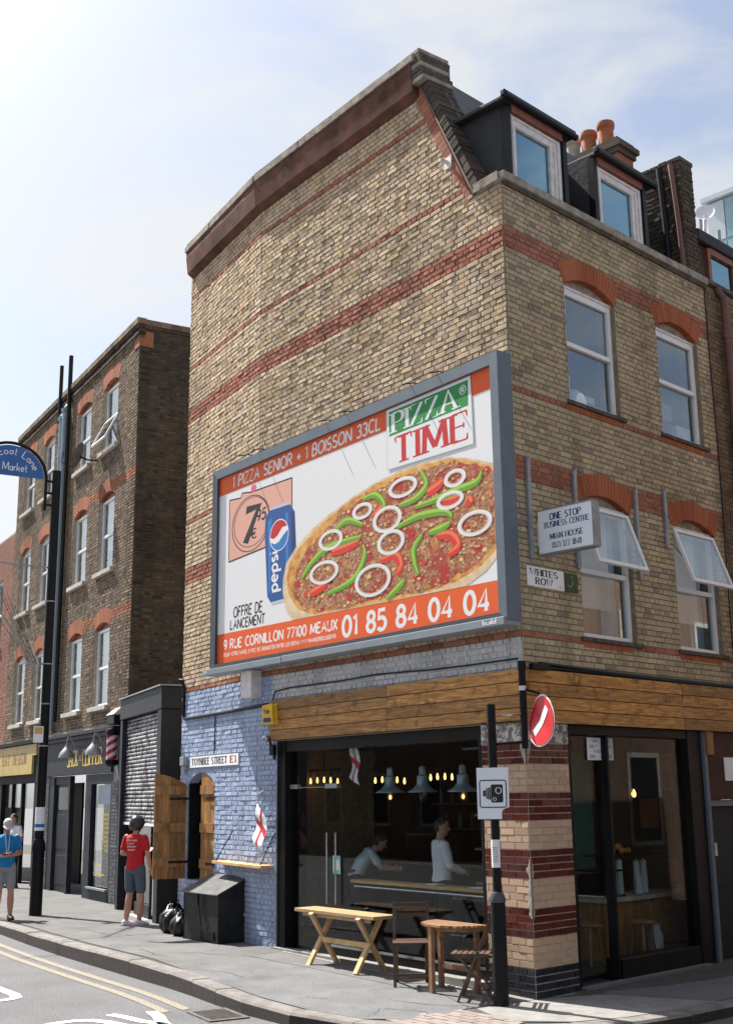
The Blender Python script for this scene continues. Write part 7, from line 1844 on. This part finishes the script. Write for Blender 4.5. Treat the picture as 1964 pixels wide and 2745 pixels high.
bulb_bar([(-7.80, 2.34), (-7.60, 2.35), (-7.40, 2.355), (-7.21, 2.345), (-7.01, 2.325)], 'leftmost row of glowing filament bulbs inside the cafe')
bulb_bar([(-5.98, 2.32), (-5.80, 2.33), (-5.42, 2.32), (-5.24, 2.30)], 'middle row of glowing filament bulbs inside the cafe')
bulb_bar([(-4.61, 2.34), (-4.45, 2.35), (-4.28, 2.35), (-4.12, 2.34)], 'rightmost row of glowing filament bulbs inside the cafe')
for (x, z, lab) in ((-3.60, 2.79, 'white flag with a red cross hanging inside the cafe window'),):
    t = thing('window_flag', (x, .27, z), lab, 'flag', 'cross flags')
    MB().tube([(x-.02, .26, z+.01), (x+.16, .24, z-.18)], .007, 6).build('stick', ['upvc'], t)
    flag_mesh('cloth', Vector((x, .27, z-.01)), Vector((-.05, .05, -1)).normalized(), Vector((.75, -.1, -.35)).normalized(), .40, .26, Vector((0, -1, 0)), t)
t = thing('service_counter', (-4.5, 3.4, .08), 'dark service counter at the back of the cafe', 'counter')
MB().box(FW, -7.5, -2.2, 3.0, 3.6, .08, 1.02).build('body', ['charcoal'], t); MB().box(FW, -7.55, -2.15, 2.95, 3.65, 1.025, 1.07).build('worktop', ['shelf_wood'], t)
t = thing('coffee_machine', (-5.6, 3.3, 1.07), 'steel coffee machine on the service counter', 'coffee machine')
q = MB(); q.box(FW, -6.0, -5.1, 3.1, 3.55, 1.075, 1.50); q.build('body', ['steel'], t, bevel=.03); MB().box(FW, -5.95, -5.15, 3.0, 3.1, 1.1, 1.18).build('drip_tray', ['black'], t)
# side window: counter with cups, fruit, stools
t = thing('side_counter', FB.P(2.9, -.8, .08), 'pale topped counter inside the side window', 'counter')
MB().box(FB, 2.35, 4.3, -1.25, -.75, .08, .76).build('body', ['shutter_wood'], t); MB().box(FB, 2.3, 4.35, -1.30, -.70, .765, .81).build('worktop', ['stone'], t)
for (s_, i_, h, lab) in ((2.98, -.95, .45, 'tall stack of white paper cups on the side counter, nearest the street corner'), (3.42, -.98, .43, 'middle stack of white paper cups on the side counter'), (3.55, -.96, .43, 'stack of white paper cups on the side counter, farthest from the corner'), (3.30, -.88, .24, 'short stack of white paper cups in front of the taller ones')):
    q = MB(); c = FB.P(s_, i_, .812); pf = []
    n_ = int(h/.028)
    for k in range(n_): pf += [(.050-.012*(k/n_), k*.028), (.054-.012*(k/n_), k*.028+.006), (.050-.012*(k/n_), k*.028+.010)]
    q.lathe(c, pf+[(.0, h)], 16); tag(q.build('cup_stack', ['cup'], None, smooth=False), lab, 'cups', 'stacks of paper cups')
t = thing('fruit_bowl', FB.P(3.1, -1.05, 1.35), 'heap of oranges on the glass shelf in the side window', 'fruit')
MB().box(FB, 2.5, 3.9, -1.15, -.80, 1.30, 1.315).build('shelf', ['black'], t)
for k in range(9):
    a = k*2.4; r_ = .05*math.sqrt(k); c = FB.P(3.05+r_*math.cos(a)*1.3, -.98+r_*math.sin(a)*.5, 1.355+(.05 if k < 3 else 0)); q = MB(); q.lathe(c, [(.0, -.038), (.027, -.027), (.038, 0), (.027, .027), (.0, .038)], 10); q.build('orange', ['orange_fruit'], t, smooth=True)
for (s_, lab) in ((2.55, 'left cage pendant lamp in the side window'), (3.12, 'right cage pendant lamp in the side window')):
    t = thing('cage_lamp', FB.P(s_, -.75, 2.0), lab, 'pendant lamp', 'cage pendant lamps'); c = FB.P(s_, -.75, 0)
    MB().tube([c+Vector((0, 0, 2.85)), c+Vector((0, 0, 2.18))], .007, 6).build('cord', ['black'], t)
    q = MB(); q.lathe(c+Vector((0, 0, 2.02)), [(.0, 0), (.025, .015), (.032, .05), (.015, .10), (.0, .105)], 10); q.build('bulb', ['bulb_glow'], t, smooth=True)
    for k in range(6):
        a = k*math.pi/3; dd = Vector((math.cos(a), math.sin(a), 0)); MB().tube([c+Vector((0, 0, 2.18)), c+dd*.09+Vector((0, 0, 2.10)), c+dd*.06+Vector((0, 0, 1.97))], .004, 4).build('cage_wire', ['black'], t)
t = thing('green_arch_panel', FB.P(3.6, -1.8, .08), 'tall green arched panel seen through the side window', 'panel')
MB().prism([FB.P(3.0, -1.9, .08), FB.P(3.75, -1.9, .08), FB.P(3.75, -1.9, 2.2)]+[FB.P(3.375+.375*math.cos(R(a)), -1.9, 2.2+.45*math.sin(R(a))) for a in range(15, 180, 15)]+[FB.P(3.0, -1.9, 2.2)], FB.n*.04).build('board', ['inside_green'], t)
for k, (i_, z0, z1, mt) in enumerate(((-.45, 1.3, 2.0, 'inside_pink'), (-.85, 2.1, 2.6, 'inside_pink'), (-.5, 2.05, 2.3, 'charcoal_pier'), (-.8, .9, 1.2, 'terracotta'), (-1.2, 1.6, 2.0, 'terracotta'))):
    tag(MB().box(FB, 4.36, 4.395, i_-.30, i_, z0, z1).build('wall_poster', [mt]), ['large pinkish street art poster at eye level in the side window', 'pinkish poster high on the end wall of the cafe', 'small grey poster above the street art in the side window', 'low rust red poster on the end wall of the cafe', 'rust red poster farther back on the end wall of the cafe'][k], 'poster', 'posters on the cafe end wall')
def stool(s_, i_, lab):
    c = FB.P(s_, i_, .08); t = thing('stool', c, lab, 'stool', 'wooden stools in the cafe'); q = MB(); q.lathe(c+Vector((0, 0, .44)), [(.15, 0), (.16, .015), (.15, .03), (0, .031)], 16); q.build('seat', ['table_wood'], t)
    for k in range(4):
        a = R(45+90*k); MB().tube([c+Vector((math.cos(a)*.16, math.sin(a)*.16, 0)), c+Vector((math.cos(a)*.10, math.sin(a)*.10, .44))], .016, 6).build('leg', ['table_wood'], t)
stool(2.0, -.75, 'wooden stool nearer the corner inside the side window'); stool(2.75, -.50, 'wooden stool in front of the side counter')
t = thing('paint_tin', FB.P(2.5, -.42, .08), 'pale metal churn standing inside the side window', 'churn'); q = MB(); q.lathe(FB.P(2.95, -.45, .08), [(.10, 0), (.10, .30), (.07, .36), (.07, .42), (.09, .43), (.0, .431)], 16); q.build('body', ['galv'], t, smooth=True)
t = thing('cafe_table', (-2.85, 1.75, .08), 'dark cafe table behind the man in the white shirt', 'table'); MB().box(FW, -3.4, -2.3, 1.5, 2.0, .74, .77).build('top', ['table_wood'], t)
for (x, y) in ((-3.35, 1.55), (-2.35, 1.55), (-3.35, 1.95), (-2.35, 1.95)): MB().bar((x, y, .08), (x, y, .739), .04, .04).build('leg', ['blackmatt'], t)
# mirrored-looking notices taped inside the side window
t = thing('window_notice', FB.P(1.9, -.1, 2.4), 'white opening hours notice taped inside the side window', 'notice', 'notices in the side window')
MB().box(FB, 1.30, 1.82, -.135, -.13, 2.46, 2.72).build('sheet', ['signgrey'], t)
vm = lambda x, y: FB.P(1.80-x, -.1285, 2.46+y)
q = MB(); put_text(q, 'MON - FRI', vm, .06, .20, .32, .035, wt=.15); put_text(q, '8.30am', vm, .03, .14, .2, .035, wt=.15) if 'm' in G else put_text(q, '8.30 - 7.00', vm, .03, .14, .42, .035, wt=.15); put_text(q, 'Sunday'.upper(), vm, .10, .085, .28, .035, wt=.15); put_text(q, '8.30 - 2.00', vm, .03, .025, .42, .035, wt=.15); q.build('lettering', ['ink'], t)

# stock on the shelves
def bottle(c, h, r_, mt, lab, grp):
    q = MB(); q.lathe(c, [(r_, 0), (r_, h*.6), (r_*.45, h*.78), (r_*.4, h), (0, h+.001)], 12); tag(q.build('bottle', [mt], None, smooth=True), lab, 'bottle', grp)
t = thing('back_shelf', (-4.6, 4.3, 1.5), 'dark wooden shelf on the rear wall of the cafe', 'shelf')
for z in (1.55, 1.95): MB().box(FW, -6.6, -2.4, 4.18, 4.44, z-.03, z).build('board', ['table_wood'], t)
for k in range(26):
    bottle((-6.5+k*.16+random.uniform(-.03, .03), 4.30, 1.552 if k % 2 else 1.952), random.uniform(.18, .30), random.uniform(.03, .045), random.choice(['aqua', 'terracotta', 'cup', 'shutter_wood', 'inside_green', 'paper']), 'bottle or jar standing on the rear shelf of the cafe', 'stock on the rear shelf')
t = thing('side_shelf', FB.P(1.6, -1.5, 1.2), 'black shelf of jars seen through the side door glass', 'shelf')
for z in (1.05, 1.45, 1.85): MB().box(FB, 1.0, 2.3, -1.65, -1.40, z-.025, z).build('board', ['table_wood'], t)
for k in range(18):
    bottle(FB.P(1.08+(k % 6)*.21+random.uniform(-.03, .03), -1.52, 1.052+.4*(k//6)), random.uniform(.13, .24), random.uniform(.03, .05), random.choice(['steel', 'cup', 'paper', 'terracotta', 'aqua', 'galv']), 'jar or tin on the shelf behind the side door', 'stock on the side shelf')
t = thing('display_case', FB.P(2.6, -1.0, .81), 'small glass display case on the side counter', 'display case')
MB().box(FB, 2.40, 2.85, -1.20, -.78, .812, .84).build('base', ['steel'], t); MB().box(FB, 2.40, 2.85, -1.20, -.78, 1.12, 1.14).build('top', ['black'], t); MB().box(FB, 2.40, 2.85, -.79, -.78, .84, 1.12).build('pane', ['shopglass'], t)
for (x, lab) in ((-1.25, 'folded white menu on the window bar, near the pillar'), (-2.05, 'white paper lying on the window bar behind the folding chair')):
    q = MB(); q.prism([Vector((x, .22, 1.037)), Vector((x+.2, .22, 1.037)), Vector((x+.2, .34, 1.037)), Vector((x, .34, 1.037))], (0.02, .02, .012)); tag(q.build('menu', ['paper']), lab, 'menu', 'menus on the window bar')
